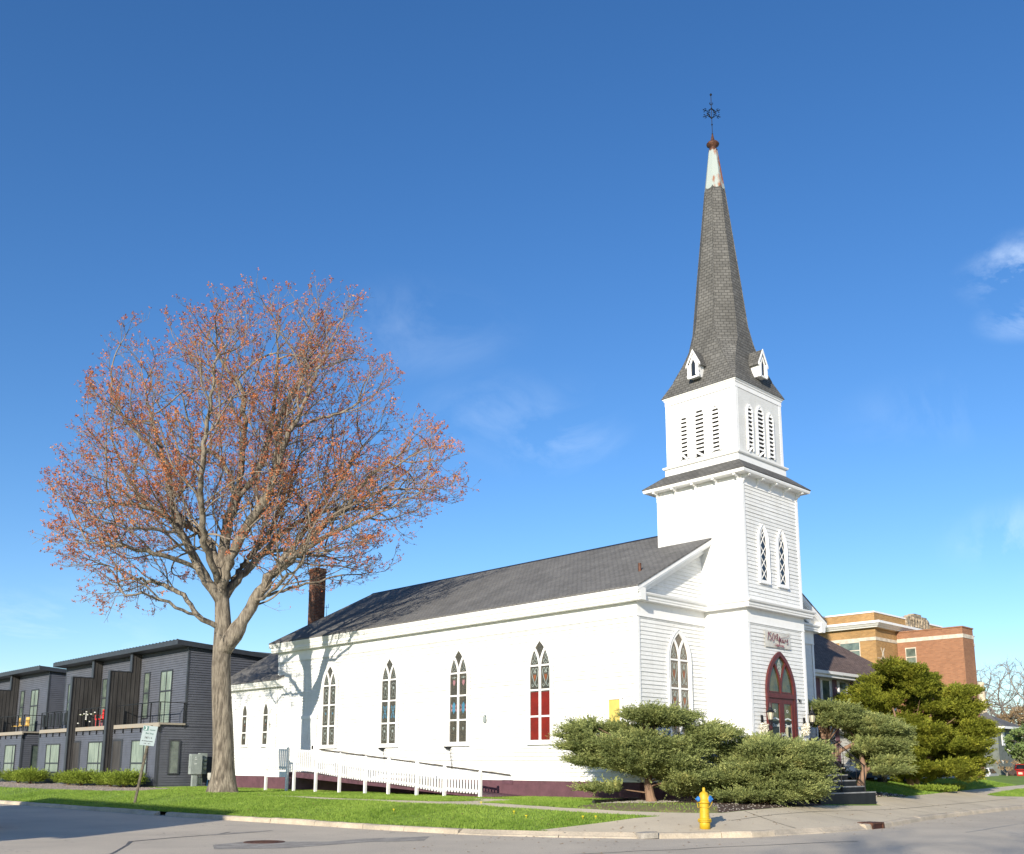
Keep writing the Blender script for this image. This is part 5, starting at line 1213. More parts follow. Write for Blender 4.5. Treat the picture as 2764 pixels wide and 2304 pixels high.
mc2 = thing('utility_crate', 'blue frame stand carrying a cream plastic box behind the big tree trunk', 'stand', (.15, 28.3, .52))
mb = MB(); mb.lathe([(.16, .88), (.19, 1.0), (.19, 1.22), (.15, 1.24)], (.05, 28.2, 0), 10); mb.lathe([(.16, .88), (.19, 1.0), (.19, 1.22), (.15, 1.24)], (.45, 28.2, 0), 10); mb.build('box', M['tank'], mc2)
mb = MB()
for a in (-.08, .2, .32, .6): mb.tube([(a, 28.1, .88), (a+(.06 if a < .3 else -.05), 28.05, .5)], .02, 5); mb.tube([(a, 28.3, .88), (a, 28.35, .5)], .02, 5)
mb.build('stand_frame', M['blue_plastic'], mc2)
# balcony furniture
def chair(x, y, z, m, label, rot=0, group=None):
    o = thing('patio_chair', label, 'chair', (x, y, z), group); c, s = math.cos(rot), math.sin(rot)
    F = lambda a, b, d: (x+a*c-b*s, y+a*s+b*c, z+d)
    mb = MB(); mb.box(-.24, .24, -.24, .24, .38, .44, F); mb.build('seat', m, o)
    mb = MB(); mb.box(.20, .26, -.24, .24, .44, .98, F); mb.build('backrest', m, o)
    for a in (-.2, .2):
        for b in (-.2, .2): mb = MB(); mb.tube([F(a, b, 0), F(a, b, .38)], .018, 5); mb.build('leg', m if m == M['plastic_red'] else M['iron'], o)
    mb = MB()
    for b in (-.26, .26): mb.tube([F(-.22, b, .40), F(-.22, b, .64), F(.22, b, .66)], .018, 5)
    mb.build('armrest', m if m == M['plastic_red'] else M['iron'], o)
    return o
chair(-2.30, 37.0, 3.76, M['plastic_red'], 'bright red plastic chair on the middle balcony of the nearest townhouses', .2)
chair(-2.05, 50.3, 3.76, M['cushion'], 'left patio chair with yellow cushions on the far townhouse balcony', .1, 'patio chairs with yellow cushions')
chair(-2.05, 51.9, 3.76, M['cushion'], 'right patio chair with yellow cushions on the far townhouse balcony', -.2, 'patio chairs with yellow cushions')
o = thing('flower_garland', 'string of small white blossoms hung on the middle balcony railing', 'garland', (-2.62, 38, 4.2))
mb = MB(); r = random.Random(4)
gp = [(-2.64, 37.1+k*.26, 4.55-.10*abs(math.sin(k*1.1))) for k in range(10)]; mb.tube(gp, .008, 4); mb.tube([(-2.64, 38.3, 4.7), (-2.64, 38.28, 4.1)], .008, 4); mb.build('vine', M['juniper'], o)
mb = MB()
for p in gp[::2]+[(-2.66, 38.28, z) for z in (4.62, 4.5, 4.38, 4.28, 4.2)]+[(-2.66, 39.4, 4.0), (-2.66, 37.7, 4.05)]: mb.lathe([(.001, -.04), (.05, -.02), (.055, .02), (.001, .04)], p, 7)
mb.build('blossoms', M['blossom'], o)

# ------------------------------------------------------------------ school behind on the right
sch = thing('school_building', 'large ochre and orange brown brick school with flat roof and white cornice on the right', 'school', (45, 9, .9))
X1, Y1 = 39.23, 10.8; XE, YE = 50.2, 30
mb = MB(); mb.box(X1, XE, Y1, YE, .5, 10.96); mb.box(X1+.02, XE-.02, Y1+.02, YE-.02, 11.3, 12.0); mb.build('ochre_wall', M['brick_yel'], sch)
mb = MB(); mould(mb, [(X1, YE), (X1, Y1), (XE, Y1), (XE, YE)], [(0, 10.93), (.30, 10.93), (.34, 11.0), (.40, 11.02), (.52, 11.14), (.60, 11.18), (.60, 11.34), (0, 11.42)])
mould(mb, [(X1+.02, YE), (X1+.02, Y1+.02), (XE-.02, Y1+.02), (XE, YE)], [(-.3, 12.0), (.05, 11.98), (.05, 12.08), (-.3, 12.08)])
mb.build('cornice', M['white_trim'], sch)
mb = MB(); mb.box(X1-.03, XE, Y1-.03, YE, 10.08, 10.3); mb.build('stone_band', M['stone'], sch)
mb = MB(); r = random.Random(2)
for k, (x0, x1, z1) in enumerate(((44.0, 44.5, 12.2), (44.5, 45.1, 12.35), (45.1, 46.3, 12.5), (46.3, 47.1, 12.35), (47.1, 47.6, 12.1))):
    mb.box(x0, x1, Y1-.18-.04*(k % 2), Y1+.3, 11.45, z1)
for k in range(6): x = 44.7+k*.45; mb.box(x, x+.16, Y1-.30, Y1-.18, 11.5, 12.2)
for k in range(7): x = 44.4+k*.45; mb.lathe([(.0, 0), (.11, .03), (.1, .12), (0, .14)], (x, Y1-.2, 12.05), 7, axis=(0, -1, 0))
mb.build('carved_crest', M['stone_old'], sch)
mb = MB(); F = FX(X1); Fy = FY(Y1)
for s_ in (1, -1): mb.ribbon([(X1+.9-s_*.25, 8.8), (X1+.9+s_*.25, 9.6)], .08, Fy, 0, .02)
mb.lathe([(0, 0), (.13, .01), (.13, .03), (0, .04)], (X1+.9, Y1, 9.2), 8, axis=(0, -1, 0)); mb.prism([(X1+2.35, 8.2), (X1+2.45, 8.4), (X1+2.35, 8.6), (X1+2.25, 8.4)], Fy, 0, .02)
for z in (8.05, 8.85): mb.box(X1+.1, X1+3.0, z, z+.04, 0, .01, Fy)
mb.build('stone_inlay', M['stone'], sch)
def sw(F, a, b, z0, z1, rows=3):
    o = MB(); o.box(a-.06, b+.06, z0-.1, z0, 0, .07, F); o.box(a-.05, a, z0, z1, 0, .03, F); o.box(b, b+.05, z0, z1, 0, .03, F); o.box(a-.05, b+.05, z1, z1+.08, 0, .035, F)
    for k in range(1, rows): z = z0+(z1-z0)*k/rows; o.box(a, b, z-.03, z+.03, .0, .028, F)
    root = o.build('window', M['stone'], sch); g = MB(); g.box(a, b, z0, z1, .002, .015, F); g.build('pane', M['glass_town'], root)
sw(FX(X1), 12.0, 13.4, 8.4, 10.0); sw(FX(X1), 15, 16.4, 8.4, 10.0)
RXp, RYp = 42.34, 6.23
mb = MB(); mb.box(RXp, RXp+1.75, RYp, Y1-.04, .5, 10.82); mb.box(RXp+1.75, RXp+2.75, RYp+.35, Y1-.04, .5, 10.42); mb.build('orange_wall', M['brick_red'], sch)
mb = MB(); mb.box(RXp-.05, RXp+1.80, RYp-.05, Y1-.03, 10.82, 10.90); mb.box(RXp+1.80, RXp+2.8, RYp+.3, Y1-.03, 10.42, 10.5); mb.build('coping', M['brick_red'], sch)
mb = MB(); mb.box(RXp-.035, RXp+1.785, RYp-.035, Y1-.05, 10.12, 10.38); mb.box(RXp+1.785, RXp+2.785, RYp+.32, Y1-.05, 9.75, 9.98); mb.build('stone_band', M['stone'], sch)
sw(FX(RXp), 9.5, 10.15, 7.9, 9.65)
# ------------------------------------------------------------------ brown roofed house right of the church
hs = thing('house', 'white sided house with a big brown shingle hip roof right of the church', 'house', (19, 5, .9))
HX0, HX1, HY0, HY1, EZ = 13.0, 24.0, 2.6, 8.6, 5.72
mb = MB(); mb.box(HX0+.02, HX1-.02, HY0+.02, HY1, .6, EZ); siding(mb, FY(HY0+.02), HX0, HX1, .9, EZ, ex=.12); siding(mb, FX(HX0+.02), HY0, HY1, .9, EZ, ex=.12); mb.build('wall', M['white'], hs)
ex0, ex1, ey0, ey1 = HX0-.5, HX1+.5, HY0-.55, HY1+.55; ry = (ey0+ey1)/2; hr = 8.55; q = ry-ey0
mb = MB(); z = EZ+.14
P = [(ex0, ey0, z), (ex1, ey0, z), (ex1, ey1, z), (ex0, ey1, z), (ex0+q, ry, hr), (ex1-q, ry, hr)]
mb.add(P, [(0, 1, 5, 4), (1, 2, 5), (2, 3, 4, 5), (3, 0, 4), (0, 3, 2, 1)]); mb.build('roof', M['shingle_brown'], hs)
mb = MB(); mould(mb, [(HX0, HY1), (HX0, HY0), (HX1, HY0), (HX1, HY1)], [(0, EZ-.12), (.46, EZ-.12), (.46, EZ-.02), (.56, EZ+.02), (.58, EZ+.15), (0, EZ+.13)]); mb.build('eave', M['white_trim'], hs)
for x in (14.9, 16.5, 18.1, 20.5, 22):
    mb = MB(); F = FY(HY0); mb.box(x-.08, x, 3.3, 5.5, 0, .06, F); mb.box(x+.7, x+.78, 3.3, 5.5, 0, .06, F); mb.box(x, x+.7, 3.3, 3.4, 0, .06, F); mb.box(x, x+.7, 4.4, 4.46, 0, .05, F); o = mb.build('window', M['white_trim'], hs)
    mb = MB(); mb.box(x, x+.7, 3.4, 5.5, .004, .02, F); mb.build('pane', M['glass_town'], o)
mb = MB(); F = FY(HY0)
for x in (14.4, 15.95, 17.5, 19.2): mb.box(x, x+.35, .9, 5.58, .02, .05, F)
mb.build('mauve_trim', M['mauve'], hs)
# ------------------------------------------------------------------ far things at the right edge
fh = thing('garage', 'small far sage grey garage with a grey hip roof at the right edge', 'garage', (66, 12, .9))
mb = MB(); mb.box(63.5, 67.5, 12.3, 16, .5, 4.85); mb.build('wall', M['grey_house'], fh)
mb = MB(); mb.add([(63.1, 11.6, 4.95), (68, 11.6, 4.95), (68, 16.4, 4.95), (63.1, 16.4, 4.95), (65, 13.6, 6.3), (66, 14.2, 6.3)], [(0, 1, 5, 4), (1, 2, 5), (2, 3, 4, 5), (3, 0, 4), (0, 3, 2, 1)]); mb.build('roof', M['shingle'], fh)
mb = MB(); mb.box(63.1, 68, 11.55, 11.65, 4.78, 4.98); mb.box(63.05, 63.12, 11.6, 16.4, 4.78, 4.98); mb.build('gutter', M['white_trim'], fh)
mb = MB(); mb.box(64.3, 64.9, 12.24, 12.3, 3.4, 4.5); mb.build('window', M['white_trim'], fh)
ch_ = thing('water_tank_stack', 'slender pale yellowish stack seen behind the far bare tree', 'stack', (74, 17.3, .9))
mb = MB(); mb.lathe([(.55, .5), (.42, 6), (.28, 9.3), (.32, 9.35), (.32, 9.6)], (74, 17.3, 0), 10); mb.build('shaft', mat('pale_stack', (.55, .46, .33), rough=.8), ch_)
# parked cars glimpsed beyond the lawn
def car(x, y, z, rot, m, label, group):
    o = thing('parked_car', label, 'car', (x, y, z), group); c, s = math.cos(rot), math.sin(rot)
    F = lambda a, b, d: (x+a*c-b*s, y+a*s+b*c, z+d)
    side = [(-2.2, .35), (-2.25, .6), (-2.1, .85), (-1.3, .95), (-.75, 1.38), (.75, 1.42), (1.45, 1.0), (2.1, .92), (2.25, .7), (2.2, .35)]
    mb = MB(); n = len(side); wd = [.86, .88, .88, .86, .66, .66, .84, .86, .86, .84]
    P = [F(a, -w, h) for (a, h), w in zip(side, wd)]+[F(a, w, h) for (a, h), w in zip(side, wd)]
    mb.add(P, [tuple(range(n)), tuple(range(n, 2*n))[::-1]]+[(i, i+1, n+i+1, n+i) for i in range(n-1)]+[(n-1, 0, n, 2*n-1)]); mb.build('body', m, o)
    mb = MB()
    for s_ in (1, -1): mb.add([F(-1.15, s_*.865, 1.0), F(-.7, s_*.70, 1.33), F(.68, s_*.70, 1.36), F(1.3, s_*.865, 1.02)], [(0, 1, 2, 3)])
    mb.add([F(-1.24, -.74, 1.02), F(-.84, -.62, 1.33), F(-.84, .62, 1.33), F(-1.24, .74, 1.02)], [(0, 1, 2, 3)]); mb.add([F(1.4, -.74, 1.06), F(.84, -.62, 1.39), F(.84, .62, 1.39), F(1.4, .74, 1.06)], [(0, 1, 2, 3)])
    mb.build('side_glass', M['glass'], o, fix=False)
    for a in (-1.4, 1.4):
        for s_ in (1, -1):
            mb = MB(); mb.lathe([(.2, -.1), (.33, -.1), (.34, 0), (.33, .1), (.2, .1)], F(a, s_*.80, .33), 16, axis=(-s, c, 0)); w_ = mb.build('wheel', M['tyre'], o)
            mb = MB(); mb.lathe([(.0, -.08), (.2, -.08), (.2, .08), (0, .08)], F(a, s_*.82, .33), 12, axis=(-s, c, 0)); mb.build('rim', M['chrome'], w_)
    for s_ in (1, -1): mb = MB(); mb.box(-2.27, -2.2, s_*.65-.14, s_*.65+.14, .62, .78, F); mb.build('headlight', M['lamp_glass'], o)
    return o
car(33.5, 4.6, .35, .3, M['carpaint_white'], 'white parked car half hidden under the golden yew', 'cars parked beyond the lawn')
car(52, 9.5, .15, .2, M['carpaint_white'], 'white car parked far beyond the lawn at the right of the yew', 'cars parked beyond the lawn')
car(18.9, 1.45, .80, .1, M['carpaint_silver'], 'silver blue car seen through the gap under the junipers', 'cars parked beyond the lawn')
car(57, 8.2, .45, .5, M['carpaint_red'], 'red car parked at the far right by the flowering shrubs', 'cars parked beyond the lawn')
car(-17.56, 9.38, 0, 1.5708, M['carpaint_white'], 'white car whose corner just enters the left edge of the photo', None)
# neighbours across the street behind the photographer: out of frame, they throw the shade on the road
HA, HB = -39.5, -30.5
nb = thing('house', 'cream clapboard house across the street outside the view to the left', 'house', (-35, 3.5, .1))
mb = MB(); mb.box(HA, HB, -2, 12.5, 0, 5.4); siding(mb, FXr(HB), -2, 12.5, .3, 5.4); mb.prism([(HA, 5.4), (HB, 5.4), (-35, 9.9)], lambda a, b, d: (a, d, b), -2, 12.5); mb.build('wall', M['house_cream'], nb)
mb = MB(); mb.prism([(HA-.5, 5.2), (-35, 10.0), (-35, 10.2), (HA-.5, 5.4)], lambda a, b, d: (a, d, b), -2.5, 13); mb.prism([(HB+.5, 5.2), (-35, 10.0), (-35, 10.2), (HB+.5, 5.4)], lambda a, b, d: (a, d, b), -2.5, 13); mb.build('roof', M['shingle'], nb)
for y in (-1.5, 2, 6, 8.5):
    mb = MB(); mb.box(y, y+1.0, 1.2, 2.8, 0, .05, FXr(HB+.02)); o = mb.build('window', M['white_trim'], nb); mb = MB(); mb.box(y+.1, y+.9, 1.3, 2.7, .05, .06, FXr(HB+.02)); mb.build('pane', M['glass'], o)
# ------------------------------------------------------------------ big maple
RV = np.array([math.cos(cyaw), -math.sin(cyaw)]); FV = np.array([math.sin(cyaw), math.cos(cyaw)])
TB = np.array([-5.45, 16.65]); TZ = g1(-5.45, 16.65)
LIMBS = [  # (lateral, height, depth): trunk first
 [(0, -.15, 0), (-.02, .6, 0), (-.08, 1.7, 0), (-.16, 2.7, 0), (-.28, 3.9, 0), (-.36, 5.0, 0), (-.36, 5.9, 0), (-.38, 6.8, 0), (-.46, 7.6, 0)],
 [(-.32, 5.6, 0), (-.05, 6.0, -.1), (.5, 6.8, -.2), (.9, 7.7, -.2), (1.4, 8.6, -.1), (2.5, 9.8, .3), (3.5, 11.2, .7), (4.3, 11.9, 1), (5.8, 12.7, 1.4), (8.0, 12.9, 1.8)],
 [(-.46, 7.6, 0), (-.1, 8.3, .2), (.3, 9.0, .5), (.9, 9.9, .9), (1.5, 10.8, 1.3), (2.5, 11.7, 2.0), (3.5, 12.2, 2.7), (5.0, 12.4, 3.4), (6.4, 12.7, 4.0)],
 [(-.46, 7.6, 0), (-.4, 8.3, -.2), (-.1, 9.4, -.5), (.6, 10.6, -.8), (1.5, 11.8, -1.2), (1.9, 13, -1.5), (2.5, 14.3, -1.9), (3.1, 15.7, -2.2), (3.7, 17.1, -2.4), (4.3, 18.4, -2.5), (4.8, 19.8, -2.6)],
 [(-.46, 7.6, 0), (-.6, 8.3, .1), (-.62, 9.8, .3), (-.5, 10.9, .4), (-.3, 12.1, .6), (.3, 12.9, .8), (.7, 13.8, .9), (.9, 15.2, 1.0), (1.0, 16.9, 1.1), (1.0, 19.2, 1.1), (1.0, 21.0, 1.0)],
 [(-.3, 12.1, .6), (-.7, 13.2, 1.0), (-1.2, 14.0, 1.4), (-1.7, 14.4, 1.8), (-2.7, 14.9, 2.4), (-3.2, 16.3, 2.8), (-3.6, 17.9, 3.1)],
 [(-.3, 12.1, .6), (0, 13.7, .2), (.1, 15.2, -.2), (0, 16.5, -.5), (-.7, 17.4, -.8), (-1.5, 19.0, -1)],
 [(-.46, 7.6, 0), (-.8, 8.1, -.3), (-1.2, 8.9, -.6), (-1.9, 10.2, -1.0), (-2.5, 11.0, -1.4), (-3.4, 11.2, -1.9), (-4.5, 11.0, -2.4), (-5.8, 11.2, -2.8)],
 [(-.55, 8.1, 0), (-.8, 9.2, .3), (-1.2, 10.1, .7), (-1.9, 10.8, 1.1), (-2.8, 11.3, 1.6), (-3.6, 11.7, 1.9), (-4.4, 12.2, 2.2), (-5.4, 12.8, 2.4), (-6.3, 13.6, 2.6), (-7.2, 13.8, 2.8)],
 [(-.38, 6.5, 0), (-.8, 6.7, -.3), (-1.3, 7.0, -.6), (-2.3, 7.4, -1.1), (-3.2, 7.7, -1.5), (-4.3, 7.5, -1.9), (-4.8, 6.8, -2.1)],
 [(-1.2, 8.9, -.6), (-2.0, 10.3, -.5), (-2.7, 12.0, -.2), (-3.0, 13.4, 0), (-3.8, 15.3, .2), (-4.3, 17.2, .4)],
 [(1.5, 11.8, -1.2), (1.6, 13.9, -.4), (1.4, 15.5, .2), (2.0, 17.0, .8), (2.7, 19.3, 1.2)],
 [(-1.9, 10.2, -1.0), (-2.7, 10.25, -1.8), (-3.5, 10.1, -2.6), (-4.3, 10.3, -3.2), (-5.2, 9.9, -3.8), (-6.1, 9.1, -4.2)],
 [(-.46, 7.6, 0), (-.3, 8.5, .6), (.0, 9.6, 1.5), (.6, 11, 2.6), (1.2, 13, 3.6), (1.6, 15.5, 4.2)],
 [(-.5, 8.0, 0), (-.7, 9.0, -.8), (-.8, 10.2, -2.0), (-.6, 12, -3.2), (-.2, 14.2, -4.0), (.1, 16.3, -4.4)],
 [(1.4, 8.6, -.1), (2.2, 9.0, -1.0), (3.2, 9.3, -2.0), (4.6, 9.2, -3.0), (5.6, 9.0, -3.6)],
 [(.9, 9.9, .9), (1.9, 10.2, 2.0), (3.0, 10.2, 3.2), (4.4, 10.0, 4.0)],
 [(.9, 7.7, -.2), (1.6, 8.1, .4), (2.6, 8.6, 1.2), (3.9, 9.1, 2.0), (5.3, 9.4, 2.7)],
 [(.9, 7.7, -.2), (1.4, 7.7, -.8), (2.2, 8.1, -1.6), (3.2, 8.8, -2.4)],
 [(-1.3, 7.0, -.6), (-2.0, 7.9, -.1), (-2.9, 8.4, .4), (-4.2, 8.8, 1.0), (-5.9, 8.7, 1.7)],
 [(-1.2, 8.9, -.6), (-2.0, 9.2, -1.2), (-2.9, 9.4, -1.8), (-4.5, 9.5, -2.5), (-6.3, 9.7, -2.9)],
 [(-1.9, 10.8, 1.1), (-3.0, 10.4, 2.2), (-4.5, 10.3, 3.0), (-6.0, 10.6, 3.6)],
 [(2.5, 9.8, .3), (3.2, 10.1, -.1), (4.3, 10.5, -.7), (6.0, 11.0, -1.4), (7.7, 11.7, -2)],
 [(-3.0, 13.4, 0), (-3.6, 14.0, -.5), (-4.4, 14.9, -1.0), (-5.4, 16.4, -1.5)],
 [(-4.4, 12.2, 2.2), (-5.2, 13.4, 1.6), (-5.7, 14.8, 1.0), (-5.6, 16.2, .6)],
 [(2.5, 14.3, -1.9), (3.1, 14.7, -1.5), (4.2, 15.3, -.9), (5.5, 16.3, -.4), (6.3, 17.8, 0)],
 [(4.3, 11.9, 1.0), (5.0, 12.8, .6), (6.0, 13.6, .2), (7.4, 14.2, -.2)],
 [(1.4, 8.6, -.1), (1.9, 9.6, .6), (2.9, 11.6, 1.4), (3.9, 13.6, 2.2), (4.9, 15.4, 2.6)],
]
OUTL = [(-.4, 6.6), (-1.7, 6.9), (-3.7, 6.0), (-5.4, 6.4), (-5.0, 7.3), (-6.5, 7.7), (-6.8, 9.3), (-6.8, 10.4), (-6.9, 11.3), (-7.2, 12.4), (-7.5, 13.3), (-7.4, 13.9), (-6.9, 14.6), (-6.0, 15.1), (-6.0, 16.4), (-5.5, 17.6), (-5.2, 18.4), (-3.9, 19.3), (-2.3, 19.3), (-1.2, 20.6), (.1, 21.4), (.8, 21.9), (1.7, 21.7), (2.8, 21.1), (4.2, 20.8), (5.4, 20.4), (6.2, 19.3), (6.8, 18.2), (5.4, 18.2), (6.3, 17.1), (6.8, 16.1), (7.9, 15.0), (9.0, 13.8), (9.6, 12.7), (9.0, 11.9), (7.0, 11.1), (7.6, 10.2), (5.9, 8.9), (4.6, 8.5), (2.7, 8.4), (2.3, 7.4), (2.0, 6.7), (1.2, 6.2), (.8, 7.5), (0, 7.2)]
def grow(limbs, outl, n_att, seed, kill=.42, step=.30, dep=.80, iters=90, inert=.75, infl=(5.0, 1.9), gap=0):
    r = np.random.RandomState(seed); O = np.array(outl); lo, hi = O.min(0), O.max(0)
    nodes = []; parent = []; keyed = {}
    for L_ in limbs:
        prev = None; pts_ = [np.array(p, float) for p in L_]
        # nearest existing node is the join
        for i in range(len(pts_)-1):
            seg = pts_[i+1]-pts_[i]; m = max(1, int(np.linalg.norm(seg)/.3))
            for q in range(m+(1 if i == len(pts_)-2 else 0)):
                p = pts_[i]+seg*q/m
                if prev is None:
                    if nodes:
                        dd = [np.sum((n-p)**2) for n in nodes]; prev = int(np.argmin(dd)); continue
                    nodes.append(p); parent.append(-1); prev = 0
                else:
                    w = .05*min(1, len(nodes)/60) if len(nodes) > 28 else 0
                    nodes.append(p+r.normal(0, w, 3)*(q > 0)); parent.append(prev); prev = len(nodes)-1
    base = len(nodes)
    A = []
    rows = {}
    while len(A) < n_att:
        l = r.uniform(lo[0], hi[0]); z = r.uniform(lo[1], hi[1])
        if not inpoly(np.array([l]), np.array([z]), outl)[0]: continue
        if gap and math.sin(l*1.5+seed)*math.sin(z*1.35+l*.4)*1.0+.35*math.sin(l*3.1-z*2.3) < -gap: continue
        xs = []
        k = round(z*4)
        if k not in rows:
            ls = np.linspace(lo[0], hi[0], 80); s = inpoly(ls, np.full(80, z), outl); rows[k] = (ls[s].min(), ls[s].max())
        a, b = rows[k]; c = (a+b)/2; hw = max(.5, (b-a)/2); dm = hw*dep*math.sqrt(max(.02, 1-((l-c)/hw)**2))
        t = r.uniform(-1, 1); t = np.sign(t)*abs(t)**.8
        A.append((l, z, t*dm))
    A = np.array(A); alive = np.ones(len(A), bool)
    nodes = [np.array(n) for n in nodes]; last_dir = {}
    for it in range(iters):
        kd = kdtree.KDTree(len(nodes))
        for i, n in enumerate(nodes): kd.insert(n, i)
        kd.balance(); acc = {}
        idx = np.nonzero(alive)[0]
        if len(idx) < 20: break
        for i in idx:
            co, j, d = kd.find(A[i])
            if d < kill: alive[i] = False; continue
            if j < 26: continue
            if d < (infl[0] if it < 14 else infl[1]):
                v = (A[i]-nodes[j])/d
                if j in acc: acc[j] += v
                else: acc[j] = v.copy()
        if not acc: break
        new = 0
        for j, v in acc.items():
            l = np.linalg.norm(v)
            if l < 1e-6: continue
            v = v/l+r.normal(0, .13, 3)
            if parent[j] >= 0:
                pd = nodes[j]-nodes[parent[j]]; pd /= (np.linalg.norm(pd)+1e-9); v = v+pd*inert
            v /= np.linalg.norm(v); p = nodes[j]+v*step
            key = (j, tuple(np.round(v, 1)))
            if key in last_dir: continue
            last_dir[key] = 1
            nodes.append(p); parent.append(j); new += 1
        if new == 0: break
    return np.array(nodes), np.array(parent), base
def tree_meshes(nodes, parent, tw, tipr, rbase, expo, thr, seed, twig_n=3, twig_l=.55, stop=28):
    """returns chains of tubes split into thick (trunk and limbs) and thin (branches) plus tip list"""
    n = len(nodes); ch = [[] for _ in range(n)]
    for i, p in enumerate(parent):
        if p >= 0: ch[p].append(i)
    rad = np.zeros(n)
    order = list(range(n))[::-1]
    area = np.zeros(n)
    # children always have a larger index than their parent
    for i in order:
        if not ch[i]: area[i] = tipr**expo
        if parent[i] >= 0: area[parent[i]] += area[i]
    rad = area**(1/expo); rad *= 1; k = rbase/rad[0]
    rad = tipr+(rad-tipr)*((rbase-tipr)/(rad[0]-tipr))
    return ch, rad
def chains(nodes, parent, ch, rad):
    out = []; stack = [0]
    seen = set()
    while stack:
        s = stack.pop(); c = [parent[s], s] if parent[s] >= 0 else [s]; cur = s
        while ch[cur]:
            kids = sorted(ch[cur], key=lambda q: -rad[q]); nx = kids[0]
            for q in kids[1:]: stack.append(q)
            c.append(nx); cur = nx
        out.append(c)
    return out
def tubes_np(chs, nodes, rad, fr, sides_f, first_scale=True):
    V = []; Fc = []; off = 0
    for c in chs:
        if len(c) < 2: continue
        P = nodes[c]; rr_2 = rad[c].copy()
        if parent_first(c): rr_2[0] = min(rr_2[0], rr_2[1]*1.15)
        sd = sides_f(rr_2.max()); T = np.gradient(P, axis=0); T /= (np.linalg.norm(T, axis=1)[:, None]+1e-9)
        ref = np.array([.31, .77, .55]); U = np.cross(T, ref); U /= (np.linalg.norm(U, axis=1)[:, None]+1e-9); Wv = np.cross(T, U)
        a = np.arange(sd)*2*np.pi/sd
        ring_ = P[:, None, :]+rr_2[:, None, None]*(U[:, None, :]*np.cos(a)[None, :, None]+Wv[:, None, :]*np.sin(a)[None, :, None])
        V.append(fr(ring_.reshape(-1, 3))); m = len(c)
        i = np.arange(m-1)[:, None]*sd; k = np.arange(sd)[None, :]; k2 = (k+1) % sd
        Fc.append((np.stack([i+k, i+k2, i+sd+k2, i+sd+k], -1).reshape(-1, 4))+off); off += m*sd
    return np.vstack(V), np.vstack(Fc)
def parent_first(c): return True
def TF(P):   # (lateral, height, depth) -> world
    P = np.asarray(P); xy = TB+P[:, :1]*RV+P[:, 2:3]*FV; return np.column_stack([xy, P[:, 1]+TZ])
def grow2(limbs, outl, seed, dep=.80):
    """limbs, then side branches by order: each leaves its parent at an acute angle and curves up and out to the edge of the crown"""
    r = np.random.RandomState(seed); O = np.array(outl); nodes = []; parent = []; zr = {}
    for k in range(20, 100):
        z = k/4; ls = np.linspace(O[:, 0].min(), O[:, 0].max(), 90); s_ = inpoly(ls, np.full(90, z), outl)
        if s_.any(): zr[k] = (ls[s_].min(), ls[s_].max())
    def inside(p, mg=1.0):
        k = round(p[1]*4)
        if k not in zr: return False
        a, b = zr[k]; c = (a+b)/2; hw = (b-a)/2
        if not (a-.1 < p[0] < b+.1): return False
        if not inpoly(np.array([p[0]]), np.array([p[1]]), outl)[0]: return False
        return abs(p[2]) < hw*dep*mg*math.sqrt(max(.03, 1-((p[0]-c)/hw)**2))
    tips = []
    for li, L_ in enumerate(limbs):
        prev = None; pts_ = [np.array(p, float) for p in L_]; mine = []
        for i in range(len(pts_)-1):
            seg = pts_[i+1]-pts_[i]; m = max(1, int(np.linalg.norm(seg)/.28))
            for q in range(m+(1 if i == len(pts_)-2 else 0)):
                p = pts_[i]+seg*q/m
                if prev is None:
                    if nodes: prev = int(np.argmin([np.sum((n-p)**2) for n in nodes])); continue
                    nodes.append(p); parent.append(-1); prev = 0
                else:
                    nodes.append(p+(r.normal(0, .035, 3) if li else 0)); parent.append(prev); prev = len(nodes)-1
                mine.append(prev)
        if li: tips.append(mine)
    hub = np.array([-.3, 7.2, 0]); cur = tips; order = 2
    spec = {2: (.30, (1.3, 4.8), .24, (32, 74), .008), 3: (.27, (.6, 2.0), .20, (28, 62), .006), 4: (.34, (.3, .8), .18, (25, 60), .01)}
    while order <= 4:
        gapd, (l0, l1), st_, (a0, a1), trop = spec[order]; nxt = []
        for mine in cur:
            acc = r.uniform(0, gapd); side = r.choice([-1, 1])
            start = 5 if order == 2 else 1
            for ii in range(start, len(mine)):
                j = mine[ii]; pj = nodes[j]; T = pj-nodes[parent[j]]; tl = np.linalg.norm(T)
                if tl < 1e-6: continue
                acc += tl; T = T/tl; last = ii == len(mine)-1
                if acc < gapd and not last: continue
                acc = 0
                for rep in range(2 if last else 1):
                    ax = r.normal(0, 1, 3); pr = ax-T*ax.dot(T)
                    rad_ = pj-hub; rad_ = rad_/(np.linalg.norm(rad_)+1e-9); pr = pr/(np.linalg.norm(pr)+1e-9)+(rad_-T*rad_.dot(T))*.45; pr /= np.linalg.norm(pr)+1e-9
                    an = math.radians(r.uniform(a0, a1)*(.5 if last else 1)); d = T*math.cos(an)+pr*math.sin(an)
                    f = ii/len(mine); ln = r.uniform(l0, l1)*(1.1-.45*f if order == 2 else 1.1-.4*f)
                    p = pj.copy(); prev = j; ch_ = []; w_ = r.normal(0, .10, 3)
                    for s_ in range(int(ln/st_)):
                        w_ = w_*.6+r.normal(0, .07, 3); d = d+w_+np.array([0, trop*(1 if d[1] < .8 else .3), 0])+rad_*.03; d /= np.linalg.norm(d); p = p+d*st_
                        if not inside(p, 1.0+.0*order): break
                        if order == 2 and gapf(p): break
                        nodes.append(p.copy()); parent.append(prev); prev = len(nodes)-1; ch_.append(prev)
                    if len(ch_) > 1: nxt.append(ch_)
        cur = nxt; order += 1
    return np.array(nodes), np.array(parent), 0
